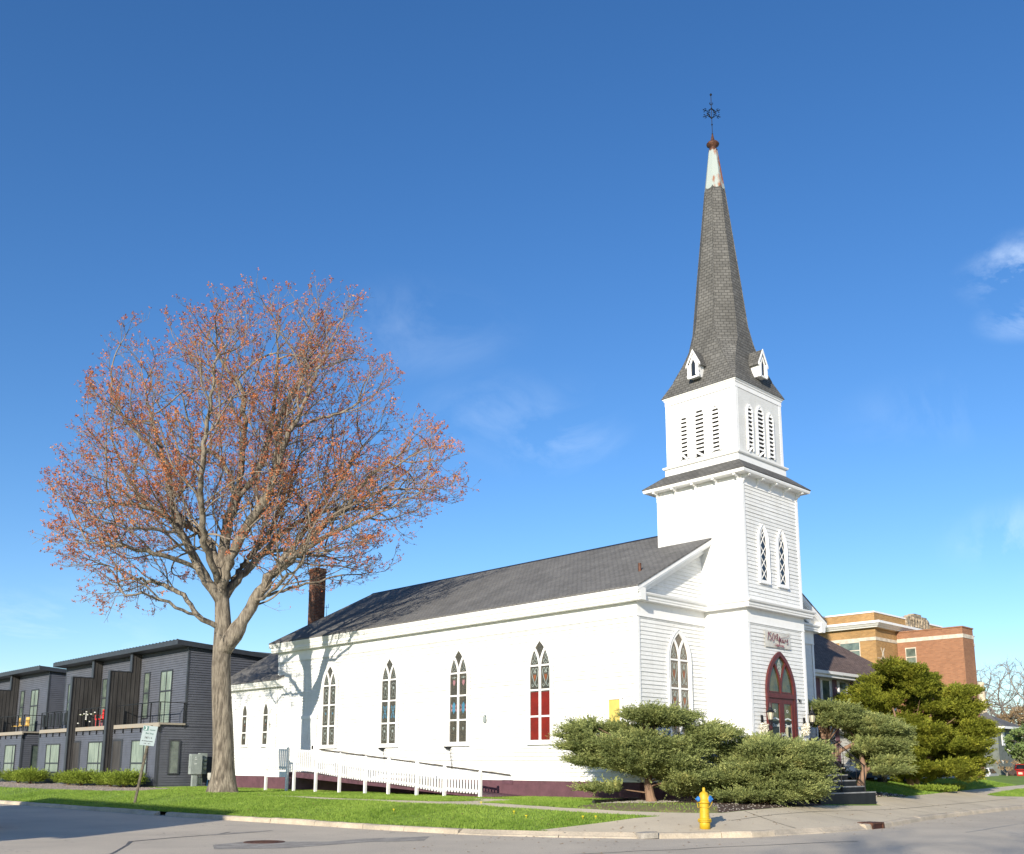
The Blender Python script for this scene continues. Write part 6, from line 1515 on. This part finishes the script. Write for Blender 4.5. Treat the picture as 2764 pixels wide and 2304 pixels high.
def gapf(p): return math.sin(p[0]*1.2+.8)*math.sin(p[1]*1.0+p[0]*.35+1.5)+.3*math.sin(p[2]*1.7) < -1.05
SX = lambda l: l*1.05 if l < 0 else l*1.02
nodes, parent, nb0 = grow2([[(SX(a_) if b_ > 8 else a_, b_ if b_ < 9 else 9+(b_-9)*1.03, c_) for a_, b_, c_ in L_] for L_ in LIMBS], [(SX(a_)-.15*(a_ < -5), b_ if b_ < 9 else 9+(b_-9)*1.035) for a_, b_ in OUTL], 4)
ch, rad = tree_meshes(nodes, parent, 0, .0055, .50, 2.25, 0, 1)
# trunk flare and measured taper
for i in range(min(28, len(nodes))):
    z = nodes[i][1]; 
    if abs(nodes[i][0]) < 1 and abs(nodes[i][2]) < .2 and z < 7.8: rad[i] = .43-.012*z+.30*math.exp(-max(0, z+.1)/.42)-(max(0, z-6)*.03)
chs = chains(nodes, parent, ch, rad)
maple = thing('maple_tree', 'tall spring maple with orange red buds and a grey furrowed trunk on the lawn', 'tree', (TB[0], TB[1], TZ))
thick = []; thin = []
for c in chs:
    cut = next((i for i, q in enumerate(c) if rad[q] < .055), len(c))
    if cut > 1: thick.append(c[:cut+1])
    if cut < len(c)-1: thin.append(c[max(0, cut-1):] if cut > 0 else c)
V, Fc = tubes_np(thick, nodes, rad, TF, lambda r_: 20 if r_ > .3 else 10)
# bark ridges and root flare on the trunk
th_ = np.arctan2(V[:, 1]-TB[1], V[:, 0]-TB[0]); zz = V[:, 2]-TZ; rr_3 = np.hypot(V[:, 0]-TB[0], V[:, 1]-TB[1]); low = zz < 1.0
k = 1+np.where(low, .16*np.sin(th_*5+1)*np.exp(-np.maximum(zz, 0)/.3), 0); V[:, 0] = np.where(low, TB[0]+(V[:, 0]-TB[0])*k, V[:, 0]); V[:, 1] = np.where(low, TB[1]+(V[:, 1]-TB[1])*k, V[:, 1])
o = tris('trunk', V, Fc, M['bark'], parent=maple); o.data.polygons.foreach_set('use_smooth', [True]*len(o.data.polygons))
V, Fc = tubes_np(thin, nodes, rad, TF, lambda r_: 5 if r_ > .03 else 3); tris('branches', V, Fc, M['twig'], parent=maple)
# twigs off every young node, blossoms clustered along them
r = np.random.RandomState(8)
def twigs(nodes, parent, rad, sel_r, per, ln, r, up=.35):
    idx = np.nonzero(rad < sel_r)[0]; idx = idx[parent[idx] >= 0]; idx = np.repeat(idx, per)
    D0 = nodes[idx]-nodes[parent[idx]]; D0 /= (np.linalg.norm(D0, axis=1)[:, None]+1e-9)
    D = D0*.8+r.normal(0, .55, D0.shape); D[:, 1] += up; D /= np.linalg.norm(D, axis=1)[:, None]
    Ls = r.uniform(.4, 1.2, len(idx))*ln; S = nodes[idx]; bend = r.normal(0, .12, D.shape); bend[:, 1] += .10
    return S, D, Ls, bend
S, D, Ls, Bd = twigs(nodes, parent, rad, .012, 1, .45, r); q_ = r.rand(len(S)) < .62; S, D, Ls, Bd = S[q_], D[q_], Ls[q_], Bd[q_]
hub = np.array([-.3, 8.0, 0]); out_ = S-hub; out_ /= np.linalg.norm(out_, axis=1)[:, None]
D = D*.75+out_*.75; D[:, 1] += .12; D /= np.linalg.norm(D, axis=1)[:, None]
def twigmesh(S, D, Ls, Bd, w):
    m = len(S); mid = S+D*Ls[:, None]*.5+Bd*Ls[:, None]*.3; end = S+D*Ls[:, None]+Bd*Ls[:, None]
    side = np.cross(D, r.normal(0, 1, D.shape)); side /= np.linalg.norm(side, axis=1)[:, None]; s2 = np.cross(D, side)
    V = np.stack([S+side*w, S-side*w*.5+s2*w, S-side*w*.5-s2*w, mid+side*w*.8, mid-side*w*.4+s2*w*.8, mid-side*w*.4-s2*w*.8, end, end+side*.002, end+s2*.002], 1).reshape(-1, 3)
    q = np.array([(0, 1, 4, 3), (1, 2, 5, 4), (2, 0, 3, 5), (3, 4, 7, 6), (4, 5, 8, 7), (5, 3, 6, 8)])
    return V, (np.arange(m)[:, None, None]*9+q[None]).reshape(-1, 4), mid, end
V1, F1, mid, end = twigmesh(S, D, Ls, Bd, .0065); m = len(S)
S2_ = np.vstack([mid, mid*.4+end*.6, mid*.7+end*.3]); D2 = np.vstack([D, D, D])*.7+r.normal(0, .45, (3*m, 3)); D2[:, 1] += .1; D2 /= np.linalg.norm(D2, axis=1)[:, None]
k_ = r.rand(3*m) < .33; S2_, D2 = S2_[k_], D2[k_]; L2 = r.uniform(.12, .3, len(S2_)); B2_ = r.normal(0, .12, D2.shape); B2_[:, 1] += .12
V2_, F2_, mid2, end2 = twigmesh(S2_, D2, L2, B2_, .0045)
tris('twigs', TF(np.vstack([V1, V2_])), np.vstack([F1, F2_+len(V1)]), M['twig'], parent=maple)
def clusters(C, size, r, n=5):
    """small tufts: n little diamond petals round each centre"""
    k = len(C); C = np.repeat(C, n, 0); D = r.normal(0, 1, C.shape); D /= np.linalg.norm(D, axis=1)[:, None]; U = np.cross(D, r.normal(0, 1, C.shape)); U /= np.linalg.norm(U, axis=1)[:, None]
    s = (size*r.uniform(.6, 1.3, len(C)))[:, None]; B0 = C+D*s*.15
    V = np.stack([B0, B0+D*s*.6+U*s*.38, B0+D*s*1.25, B0+D*s*.6-U*s*.38], 1).reshape(-1, 3); return V, np.arange(len(V)).reshape(-1, 4)
C = np.vstack([end, mid, end2, end2*.5+mid2*.5])
dn = .42+.5*(np.sin(C[:, 0]*1.1+1.3)*np.sin(C[:, 1]*.9+C[:, 2]*.6)*.5+.5)*(1+.5*(C[:, 0] < 0)); dn = dn*np.where(C[:, 1] > 18, .8, 1.0)
C = C[r.rand(len(C)) < dn*.92]
V, Fc = clusters(C+r.normal(0, .02, C.shape), .062, r, 4); tris('crown', TF(V), Fc, M['bud'], parent=maple)
print('maple nodes', len(nodes), 'twigs', m, len(S2_), 'clusters', len(C))
# street maple across the street, out of frame: its bare crown streaks the road with shade
st = copy_tree(maple, dloc=(-43.0, -50.0, -.4))
for o_ in [o_ for o_ in st.children if o_.name.startswith(('crown', 'twigs'))]: bpy.data.objects.remove(o_)
st['label'] = 'street tree behind the camera across the road, outside the view'

# ------------------------------------------------------------------ evergreens
def sprays(P, D, ln, r, nb=12, bw=.03, bl=.11, droop=.12, curve=None):
    """feathery branchlets: nb flat blades set along each spray axis"""
    k = len(P); D = D/(np.linalg.norm(D, axis=1)[:, None]+1e-9); ln = ln[:, None]
    up_ = np.array([0, 0, 1.0]); Sd = np.cross(D, up_+r.normal(0, .3, D.shape)); Sd /= (np.linalg.norm(Sd, axis=1)[:, None]+1e-9); Nn = np.cross(Sd, D)
    Vs = []
    for j in range(nb):
        t = (j+.5)/nb; sgn = (-1)**j; B0 = P+D*ln*t; B0[:, 2] -= (droop*(t**2)*ln[:, 0])
        d = D*(.75+.5*t)+Sd*sgn*(.85-.45*t)+Nn*r.normal(.12, .28, (k, 1)); d /= np.linalg.norm(d, axis=1)[:, None]
        w_ = np.cross(d, Nn+r.normal(0, .5, (k, 3))); w_ /= (np.linalg.norm(w_, axis=1)[:, None]+1e-9)
        l_ = bl*r.uniform(.65, 1.25, (k, 1))*(1.1-.45*t)
        Vs.append(np.stack([B0, B0+d*l_*.5+w_*bw*.5, B0+d*l_, B0+d*l_*.5-w_*bw*.5], 1))
    V = np.concatenate(Vs, 0).reshape(-1, 3); return V, np.arange(len(V)).reshape(-1, 4)
def outside_church(V4, pad=.06):
    x, y = V4[:, :, 0].mean(1), V4[:, :, 1].mean(1); z = V4[:, :, 2].mean(1)
    ins = ((x > -pad) & (x < W+pad) & (y > -pad)) | ((x > T0-pad) & (x < T1+pad) & (y > TY0-pad)) 
    ins |= ((x > 3.85) & (x < 7.55) & (y > -4.1) & (z < 2.6))
    return ~ins
def pads_to_foliage(name, pads, trunk, n, r, m, parent, ln=.34, nb=12, bw=.03, bl=.11, outw=.8, upw=.25, droop=.12, zmin=None, keep=None, core=.0):
    """pads: (lat, z, depth, radius, thickness) about the plant's own axis"""
    pads = np.array(pads); wts = pads[:, 3]**2*(1); wts = wts/wts.sum(); pi_ = r.choice(len(pads), n, p=wts)
    pd = pads[pi_]; a = r.uniform(0, 2*np.pi, n); q = np.sqrt(r.uniform(core, 1, n)); vz = r.uniform(-1, 1, n)
    e = np.sqrt(np.maximum(0, 1-vz**2)); sh = r.uniform(.72, 1.0, n)
    lx = pd[:, 0]+np.cos(a)*q*pd[:, 3]; dy = pd[:, 2]+np.sin(a)*q*pd[:, 3]; z = pd[:, 1]+pd[:, 4]*(1-q**2)*np.abs(vz)**.5*np.sign(vz)*.9+pd[:, 4]*.12*np.sin(a*5+pi_)
    base = np.array(trunk)
    P = np.column_stack([base[0]+lx*RV[0]+dy*FV[0], base[1]+lx*RV[1]+dy*FV[1], base[2]+z])
    ax = np.array([base[0], base[1]]); o1 = P[:, :2]-ax; o1 /= (np.linalg.norm(o1, axis=1)[:, None]+1e-6)
    cx = np.column_stack([base[0]+pd[:, 0]*RV[0]+pd[:, 2]*FV[0], base[1]+pd[:, 0]*RV[1]+pd[:, 2]*FV[1]]); o2 = P[:, :2]-cx; o2 /= (np.linalg.norm(o2, axis=1)[:, None]+1e-6)
    D = np.column_stack([o1*outw*.7+o2*outw*.6, np.full(n, upw)*(.4+.9*r.rand(n))])+r.normal(0, .25, (n, 3))
    V, Fc = sprays(P-D/np.linalg.norm(D, axis=1)[:, None]*ln*.3, D, ln*r.uniform(.6, 1.3, n), r, nb, bw, bl, droop)
    V4 = V.reshape(-1, 4, 3); k = outside_church(V4)
    if zmin is not None: k &= V4[:, :, 2].min(1) > gh(V4[:, :, 0].mean(1), V4[:, :, 1].mean(1))+.01
    if keep is not None: k &= keep(V4)
    V4 = V4[k]; return tris(name, V4.reshape(-1, 3), np.arange(len(V4)*4).reshape(-1, 4), m, parent=parent)
def limb(mb, base, pts_, r0, r1, sides=8):
    P = [Vector((base[0]+l*RV[0]+d*FV[0], base[1]+l*RV[1]+d*FV[1], base[2]+z)) for l, z, d in pts_]; n = len(P); mb.tube(P, [r0+(r1-r0)*(i/(n-1))**.8 for i in range(n)], sides)
# A: the big spreading juniper at the corner
bA = (-.98, -1.15, g1(-.98, -1.15)); r = np.random.RandomState(21)
jA = thing('juniper_bush', 'wide spreading grey green juniper with bare trunk at the church corner', 'juniper', bA, 'junipers in front of the church')
outA = [(-2.45, 2.1), (-2.5, 1.75), (-2.35, 1.3), (-1.7, 1.1), (-1.1, .95), (-.7, .95), (-.1, .95), (.35, .7), (.8, .35), (1.5, .25), (1.75, .8), (1.7, 1.35), (1.8, 1.75), (2.5, 1.95), (2.4, 2.15), (1.6, 2.3), (.9, 2.55), (.1, 2.7), (-.4, 2.55), (-1.0, 2.3), (-2.1, 2.15)]
def fillpads(outl, n, r, rr0, th_, dep, lay=None, edge=.2):
    O = np.array(outl); lo, hi = O.min(0), O.max(0); pads = []
    k = 0
    while len(pads) < n and k < 9999:
        k += 1; l = r.uniform(lo[0], hi[0]); z = r.uniform(lo[1], hi[1])
        if lay: z = round(z/lay)*lay+r.normal(0, .04)
        R_ = r.uniform(*rr0)
        if not inpoly(np.array([l-R_*edge*np.sign(l+1e-6)*-1]), np.array([z]), outl)[0] or not inpoly(np.array([l]), np.array([z]), outl)[0]: continue
        hw = (hi[0]-lo[0])/2; c = (hi[0]+lo[0])/2; dm = dep*math.sqrt(max(.05, 1-((l-c)/hw)**2)); pads.append((l, z, r.uniform(-1, 1)*dm, R_*(.6 if abs(l-c) > hw*.75 else 1), r.uniform(*th_)))
    return pads
padA = fillpads(outA, 78, r, (.38, .72), (.12, .24), 1.35, lay=.24)
padA = [q for q in padA if not (q[0]+q[3] > 1.95 and q[1] < 1.9)]
padA += [(-.3, 2.62, -.1, .42, .12), (.35, 2.66, .1, .5, .14), (.9, 2.52, 0, .5, .14), (-.3, 2.5, -.5, .5, .16), (.4, 2.5, -.6, .6, .16), (-2.2, 2.15, -.2, .42, .08), (-2.45, 1.95, .1, .35, .07), (-1.9, 2.3, .2, .4, .08), (2.3, 2.05, -.1, .4, .07), (2.0, 2.2, 0, .35, .07), (-2.2, 1.6, -.3, .5, .12), (-1.4, .42, -.5, .45, .1), (-1.9, .38, -.3, .3, .07)]
pads_to_foliage('foliage', padA, bA, 19000, r, M['juniper'], jA, ln=.46, nb=14, bw=.032, bl=.10, zmin=1, upw=.42)
mb = MB(); limb(mb, bA, [(.06, -.1, 0), (.0, .12, 0), (-.06, .5, 0), (-.02, 1.0, 0), (.05, 1.5, .05), (.1, 2.2, .1)], .19, .04, 10)
for p in padA[::2]: limb(mb, bA, [(-.03, min(1.2, p[1]*.6), 0), (p[0]*.45, p[1]*.8, p[2]*.4), (p[0]*.8, p[1]*.95, p[2]*.8)], .03, .008, 5)
mb.smooth = True; mb.build('trunk', M['cedar_bark'], jA)
# B: low mound in front of the steps
bB = (1.2, -3.75, g1(1.2, -3.75)); r = np.random.RandomState(33)
jB = thing('juniper_bush', 'low dense juniper mound between the pavement and the black steps', 'juniper', bB, 'junipers in front of the church')
outB = [(-2.3, .15), (-2.45, .7), (-1.9, .9), (-1.35, 1.15), (-1.0, 1.62), (-.2, 1.82), (.5, 1.84), (1.2, 1.75), (1.75, 1.55), (1.85, 1.1), (1.75, .6), (1.5, .3), (1.0, .06), (-.1, .0), (-1.2, .02)]
padB = [q for q in fillpads(outB, 90, r, (.38, .62), (.12, .22), .95, lay=.26) if not (q[0]-q[3] < -1.5 and q[1] > .85)]
pads_to_foliage('foliage', padB, bB, 19000, r, M['juniper'], jB, ln=.46, nb=14, bw=.032, bl=.10, zmin=1, upw=.5, droop=.2)
mb = MB(); limb(mb, bB, [(0, -.1, 0), (0, .4, 0), (.1, 1.2, 0)], .12, .03)
for p in padB[::3]: limb(mb, bB, [(0, .25, 0), (p[0]*.5, p[1]*.7, p[2]*.5), (p[0]*.9, p[1]*.97, p[2]*.9)], .04, .01, 5)
mb.build('trunk', M['cedar_bark'], jB)
# C: tree form juniper right of the steps
bC = (9.2, -1.75, g1(9.2, -1.75)); r = np.random.RandomState(41)
jC = thing('juniper_bush', 'tree shaped juniper with twisted tan trunks right of the black steps', 'juniper', bC, 'junipers in front of the church')
outC = [(-.98, 2.95), (-.95, 2.55), (-.6, 2.42), (.1, 2.38), (.6, 2.2), (.95, 1.7), (1.2, 1.2), (1.35, .85), (1.7, .5), (1.95, .7), (2.3, 1.2), (2.6, 1.6), (2.7, 2.0), (2.45, 2.3), (1.8, 2.5), (1.0, 2.8), (.2, 3.0), (-.6, 3.15)]
padC = fillpads(outC, 86, r, (.36, .66), (.12, .24), 1.15, lay=.24)
pads_to_foliage('foliage', padC, bC, 19000, r, M['juniper'], jC, ln=.38, nb=13, bw=.032, bl=.10, zmin=1, upw=.42)
mb = MB(); mb.smooth = True
limb(mb, bC, [(-.55, -.3, .3), (-.45, .35, .3), (-.25, .85, .25), (.0, 1.15, .2), (-.1, 1.5, .2), (-.35, 1.95, .15), (-.45, 2.3, .1)], .17, .07, 10)
limb(mb, bC, [(-.02, 1.1, .2), (.3, 1.4, .1), (.75, 1.62, .0), (.85, 1.85, 0), (.6, 2.1, 0)], .10, .045, 8)
limb(mb, bC, [(.15, 1.3, .15), (.1, 1.6, .1), (.35, 1.72, .1)], .05, .02, 6)
limb(mb, bC, [(.72, -.25, -.3), (.85, .3, -.3), (1.0, .7, -.3), (.93, 1.1, -.25), (.95, 1.7, -.2), (1.1, 2.2, -.2)], .16, .05, 10)
limb(mb, bC, [(1.0, .62, -.3), (1.3, .85, -.35), (1.6, 1.1, -.4)], .07, .03, 7)
for p in padC[::2]: limb(mb, bC, [(-.2 if p[0] < .6 else .95, 1.7, 0), ((p[0]+(-.2 if p[0] < .6 else .95))/2, (p[1]+1.9)/2, p[2]*.5), (p[0], p[1]-.03, p[2]*.9)], .04, .012, 5)
mb.build('trunk', M['cedar_bark'], jC)
# D: big golden yew
bD = (19.0, -.25, g1(19.0, -.25)); r = np.random.RandomState(52)
yw = thing('yew_bush', 'large olive gold yew bush on the lawn in front of the brick school', 'yew', bD)
K = 1.02
outD = [(-3.0, 3.7), (-2.7, 4.0), (-1.9, 4.25), (-1.6, 4.85), (-1.2, 5.1), (-.3, 5.25), (.4, 5.0), (1.0, 4.55), (2.0, 4.2), (2.4, 4.1), (2.75, 3.4), (3.3, 2.9), (3.5, 2.0), (3.45, 1.2), (3.0, .45), (1.6, .5), (.2, .3), (-1.0, .5), (-1.5, 1.3), (-2.4, 2.4), (-2.9, 3.2)]
padD = fillpads([(a*K, b*K) for a, b in outD], 170, r, (.40, .78), (.25, .42), 2.2)
pads_to_foliage('foliage', padD, bD, 40000, r, M['yew'], yw, ln=.30, nb=10, bw=.045, bl=.11, zmin=1, upw=.55, droop=.05, outw=.9)
mb = MB()
for k_ in range(5): t = k_*1.3; limb(mb, bD, [(math.cos(t)*.15, -.1, math.sin(t)*.15), (math.cos(t)*.4, 1.2, math.sin(t)*.4), (math.cos(t)*1.1, 2.6, math.sin(t)*1.0), (math.cos(t)*1.5, 3.8, math.sin(t)*1.2)], .11, .03, 7)
for p in padD[::4]: limb(mb, bD, [(0, 1.2, 0), (p[0]*.5, p[1]*.65+.3, p[2]*.5), (p[0]*.8, p[1]*.9, p[2]*.8)], .03, .008, 5)
mb.build('trunk', M['cedar_bark'], yw)
# E: dark shrub in the church's shade
bE = (12.4, 1.3, g1(12.4, 1.3)); r = np.random.RandomState(61)
dk = thing('yew_bush', 'dark shaded yew shrub against the house right of the church', 'yew', bE)
padE = fillpads([(-.9, .3), (-1.0, 2.4), (-.6, 2.9), (0, 3.3), (.7, 3.1), (1.1, 2.6), (1.3, .4)], 26, r, (.35, .6), (.25, .4), .9)
pads_to_foliage('foliage', padE, bE, 3000, r, M['dark_yew'], dk, ln=.25, nb=10, bw=.04, bl=.10, upw=.6)
mb = MB(); limb(mb, bE, [(0, -.1, 0), (0, 1, 0), (.1, 2.4, 0)], .12, .04); mb.build('trunk', M['cedar_bark'], dk)
# low lime junipers by the townhouses
r = np.random.RandomState(70)
def lowjun(x, y, s, label):
    b = (x, y, g1(x, y)); o = thing('juniper_shrub', label, 'shrub', b, 'lime green juniper shrubs by the townhouses')
    n = 900; a = r.uniform(0, 6.28, n); q = np.sqrt(r.rand(n)); P = np.column_stack([x+np.cos(a)*q*s*.55, y+np.sin(a)*q*s*.75, b[2]+.08+r.rand(n)*.35*s])
    D = np.column_stack([np.cos(a)*q*.9, np.sin(a)*q*.9, .45+.35*r.rand(n)])+r.normal(0, .15, (n, 3))
    V, Fc = sprays(P, D, r.uniform(.35, .75, n)*s, r, 11, .04, .11, .25); tris('foliage', V, Fc, M['low_juniper'], parent=o)
    mb = MB()
    for k_ in range(6): t = k_*1.05; mb.tube([(x, y, b[2]-.02), (x+math.cos(t)*.3*s, y+math.sin(t)*.3*s, b[2]+.35*s)], [.03, .012], 5)
    mb.build('stem', M['cedar_bark'], o)
LJ = [(-3.75, 29.9, 1.05, 'lime juniper shrub nearest the bus stop post'), (-3.55, 32.0, .95, 'lime juniper shrub below the first fin wall'), (-3.75, 35.4, 1.05, 'lime juniper shrub between the second and third facade windows'), (-3.6, 37.6, .9, 'lime juniper shrub in front of the second recessed door'),
      (-3.8, 43.0, 1.1, 'lime juniper shrub below the third facade window'), (-3.7, 45.4, 1.0, 'lime juniper shrub at the gap between the townhouse blocks'), (-3.9, 50.8, 1.0, 'lime juniper shrub at the left edge of the photo')]
for a_ in LJ: lowjun(*a_)
# ------------------------------------------------------------------ far trees
def bare_tree(x, y, h, sp, seed, label, mt='far_twig', rb=.28, name='bare_tree', leaf=None, n_att=900, group=None, low=.25):
    z0 = float(gh(x, y)); o = thing(name, label, 'tree', (x, y, z0), group); r = np.random.RandomState(seed)
    limbs = [[(0, -.1, 0), (.02, h*.12, 0), (0, h*low, 0)]]+[[(0, h*low, 0), (math.cos(t)*sp*.25, h*(low+.18), math.sin(t)*sp*.25), (math.cos(t)*sp*.5, h*(low+.38), math.sin(t)*sp*.5)] for t in (0.3, 1.7, 3.0, 4.4, 5.5)]
    outl = [(-sp*.3, h*low), (-sp*.8, h*.4), (-sp, h*.6), (-sp*.85, h*.82), (-sp*.35, h*.97), (0, h), (sp*.4, h*.96), (sp*.9, h*.8), (sp, h*.55), (sp*.75, h*.36), (sp*.3, h*low)]
    nd, pr, _ = grow(limbs, outl, n_att, seed, kill=h*.035, step=h*.03, dep=.9, iters=60)
    c_, rd = tree_meshes(nd, pr, 0, .012+h*.0008, rb, 2.2, 0, 1); cs = chains(nd, pr, c_, rd)
    fr = lambda P: np.column_stack([np.array([x, y])+P[:, :1]*RV+P[:, 2:3]*FV, P[:, 1]+z0])
    V, Fc = tubes_np(cs, nd, rd, fr, lambda q: 6 if q > .06 else 3); tris('trunk', V, Fc, M[mt], parent=o)
    S, D, Ls, Bd = twigs(nd, pr, rd, .012+h*.0025, 2, h*.07, r); m = len(S); w = .012+h*.0004; E_ = S+(D+Bd)*Ls[:, None]; sd_ = np.cross(D, r.normal(0, 1, D.shape)); sd_ /= np.linalg.norm(sd_, axis=1)[:, None]
    V = np.stack([S+sd_*w, S-sd_*w, E_], 1).reshape(-1, 3); tris('twigs', fr(V), np.arange(len(V)).reshape(-1, 3), M[mt], parent=o)
    if leaf:
        V, Fc = clusters(np.vstack([E_, (S+E_)/2]), leaf[1], r, leaf[2]); tris('crown', fr(V), Fc, M[leaf[0]], parent=o)
    return o
bare_tree(93, 20.5, 12.5, 7.5, 5, 'large bare grey tree on the right horizon', n_att=1700, rb=.4)
bare_tree(84, 22.5, 9.0, 5.5, 6, 'smaller bare grey tree left of the large one, beside the brick school', n_att=1200)
bare_tree(80, 14.5, 6.5, 4.6, 7, 'brown budding tree below the large bare tree', mt='twig', leaf=('far_bud', .16, 3), n_att=900, low=.15)
def bush(x, y, h, sp, seed, label, leaf='spring', size=.13, name='flowering_shrub'):
    b = bare_tree(x, y, h, sp, seed, label, mt='far_twig', rb=.08, name=name, leaf=(leaf, size, 4), n_att=420, low=.06); b['category'] = 'shrub'; return b
b1 = bush(58, 7.3, 3.9, 2.6, 12, 'pale green spring shrub with white blossom right of the yew'); b2 = bush(62.5, 6.6, 3.4, 2.8, 13, 'pale green spring shrub at the right edge of the photo')
b3 = bush(54.5, 8.6, 2.2, 1.5, 14, 'low brownish shrub at the far edge of the lawn', leaf='far_bud')
r = np.random.RandomState(15); P = np.column_stack([58+r.normal(0, 1.3, 60), 7.3+r.normal(0, 1.0, 60), 1.9+r.rand(60)*2.2]); V, Fc = clusters(P, .12, r, 4); tris('blossom', V, Fc, M['blossom'], parent=b1)
b4 = bush(-4.6, 52.6, 3.6, 1.7, 16, 'budding yellowish shrub at the left edge in front of the far townhouses', leaf='far_bud', size=.10)
# small perennials under the yew
r = np.random.RandomState(90)
for i, (x, y, s) in enumerate(((17.6, -1.5, .55), (18.7, -1.7, .5), (20.6, -1.2, .55))):
    z = g1(x, y); n = 260; a = r.uniform(0, 6.28, n); q = np.sqrt(r.rand(n))*s; P = np.column_stack([x+np.cos(a)*q, y+np.sin(a)*q, np.full(n, z)]); D = np.column_stack([np.cos(a)*.5, np.sin(a)*.5, np.ones(n)])+r.normal(0, .2, (n, 3))
    V, Fc = sprays(P, D, r.uniform(.15, .4, n), r, 6, .04, .12, .3); o = tris('daylily_clump', V, Fc, M['low_juniper'], base=(x, y, z)); tag(o, 'leafy green clump growing at the foot of the golden yew', 'plant', 'leafy clumps under the yew')
r = np.random.RandomState(31); n = 900; x = r.uniform(-10, 1, n); y = r.uniform(-6, 28, n); x2 = r.uniform(-13, 12, 260); y2 = r.uniform(-8.2, -2.5, 260); x = np.concatenate([x, x2]); y = np.concatenate([y, y2])
k = ~((x > -.1) & (y > -.1)) & ~((x > 3.8) & (y > -4.3)); x, y = x[k], y[k]; z = gh(x, y)+.03*(curb_d(x, y) > .2)*(~inpoly(x, y, PAVE))+.008; m_ = len(x); a = r.uniform(0, 6.28, m_); s = r.uniform(.02, .045, m_)
V = np.stack([np.column_stack([x+np.cos(a+t)*s*q, y+np.sin(a+t)*s*q, z+r.uniform(0, .015, m_)]) for t, q in ((0, 1), (1.5, .6), (3.1, 1), (4.7, .6))], 1).reshape(-1, 3)
lf_ = tris('fallen_leaves', V, np.arange(len(V)).reshape(-1, 4), mat('dry_leaves', (.30, .17, .07), rough=.9, var=.3, scale=20)); tag(lf_, kind='stuff')
# ------------------------------------------------------------------ grass blades over the visible lawn
r = np.random.RandomState(77)
def blades(n, box, seed, hgt=.046):
    r = np.random.RandomState(seed); x = r.uniform(box[0], box[1], n); y = r.uniform(box[2], box[3], n)
    k = curb_d(x, y) > .17
    for P in (PAVE, MULCH, MULCH2, GRAV): k &= ~inpoly(x, y, P)
    dry = inpoly(x, y, DRY); k &= ~(dry & (r.rand(n) > .06))
    k &= ~((x > -.02) & (x < W) & (y > 0) & (y < 27.4)) & ~((x > -2.5) & (y > 29)); x, y = x[k], y[k]; z = gh(x, y)-.004; m = len(x)
    a = r.uniform(0, 6.28, m); h = hgt*r.uniform(.5, 1.4, m)*(1+.35*np.sin(x*1.7)*np.sin(y*1.3)); w = .008+.005*r.rand(m); lx, ly = r.normal(0, .45, m)*h, r.normal(0, .45, m)*h
    V = np.stack([np.column_stack([x-np.cos(a)*w, y-np.sin(a)*w, z]), np.column_stack([x+np.cos(a)*w, y+np.sin(a)*w, z]), np.column_stack([x+lx, y+ly, z+h])], 1).reshape(-1, 3); return V
V = np.vstack([blades(220000, (-10.5, 0, -4.6, 14), 1), blades(90000, (-10.8, 0, 14, 29), 2), blades(30000, (-10.8, -4, 29, 55), 3, .06), blades(80000, (9, 32, -4, 2.6), 4)])
g = tris('grass', V, np.arange(len(V)).reshape(-1, 3), M['blade']); tag(g, kind='stuff')
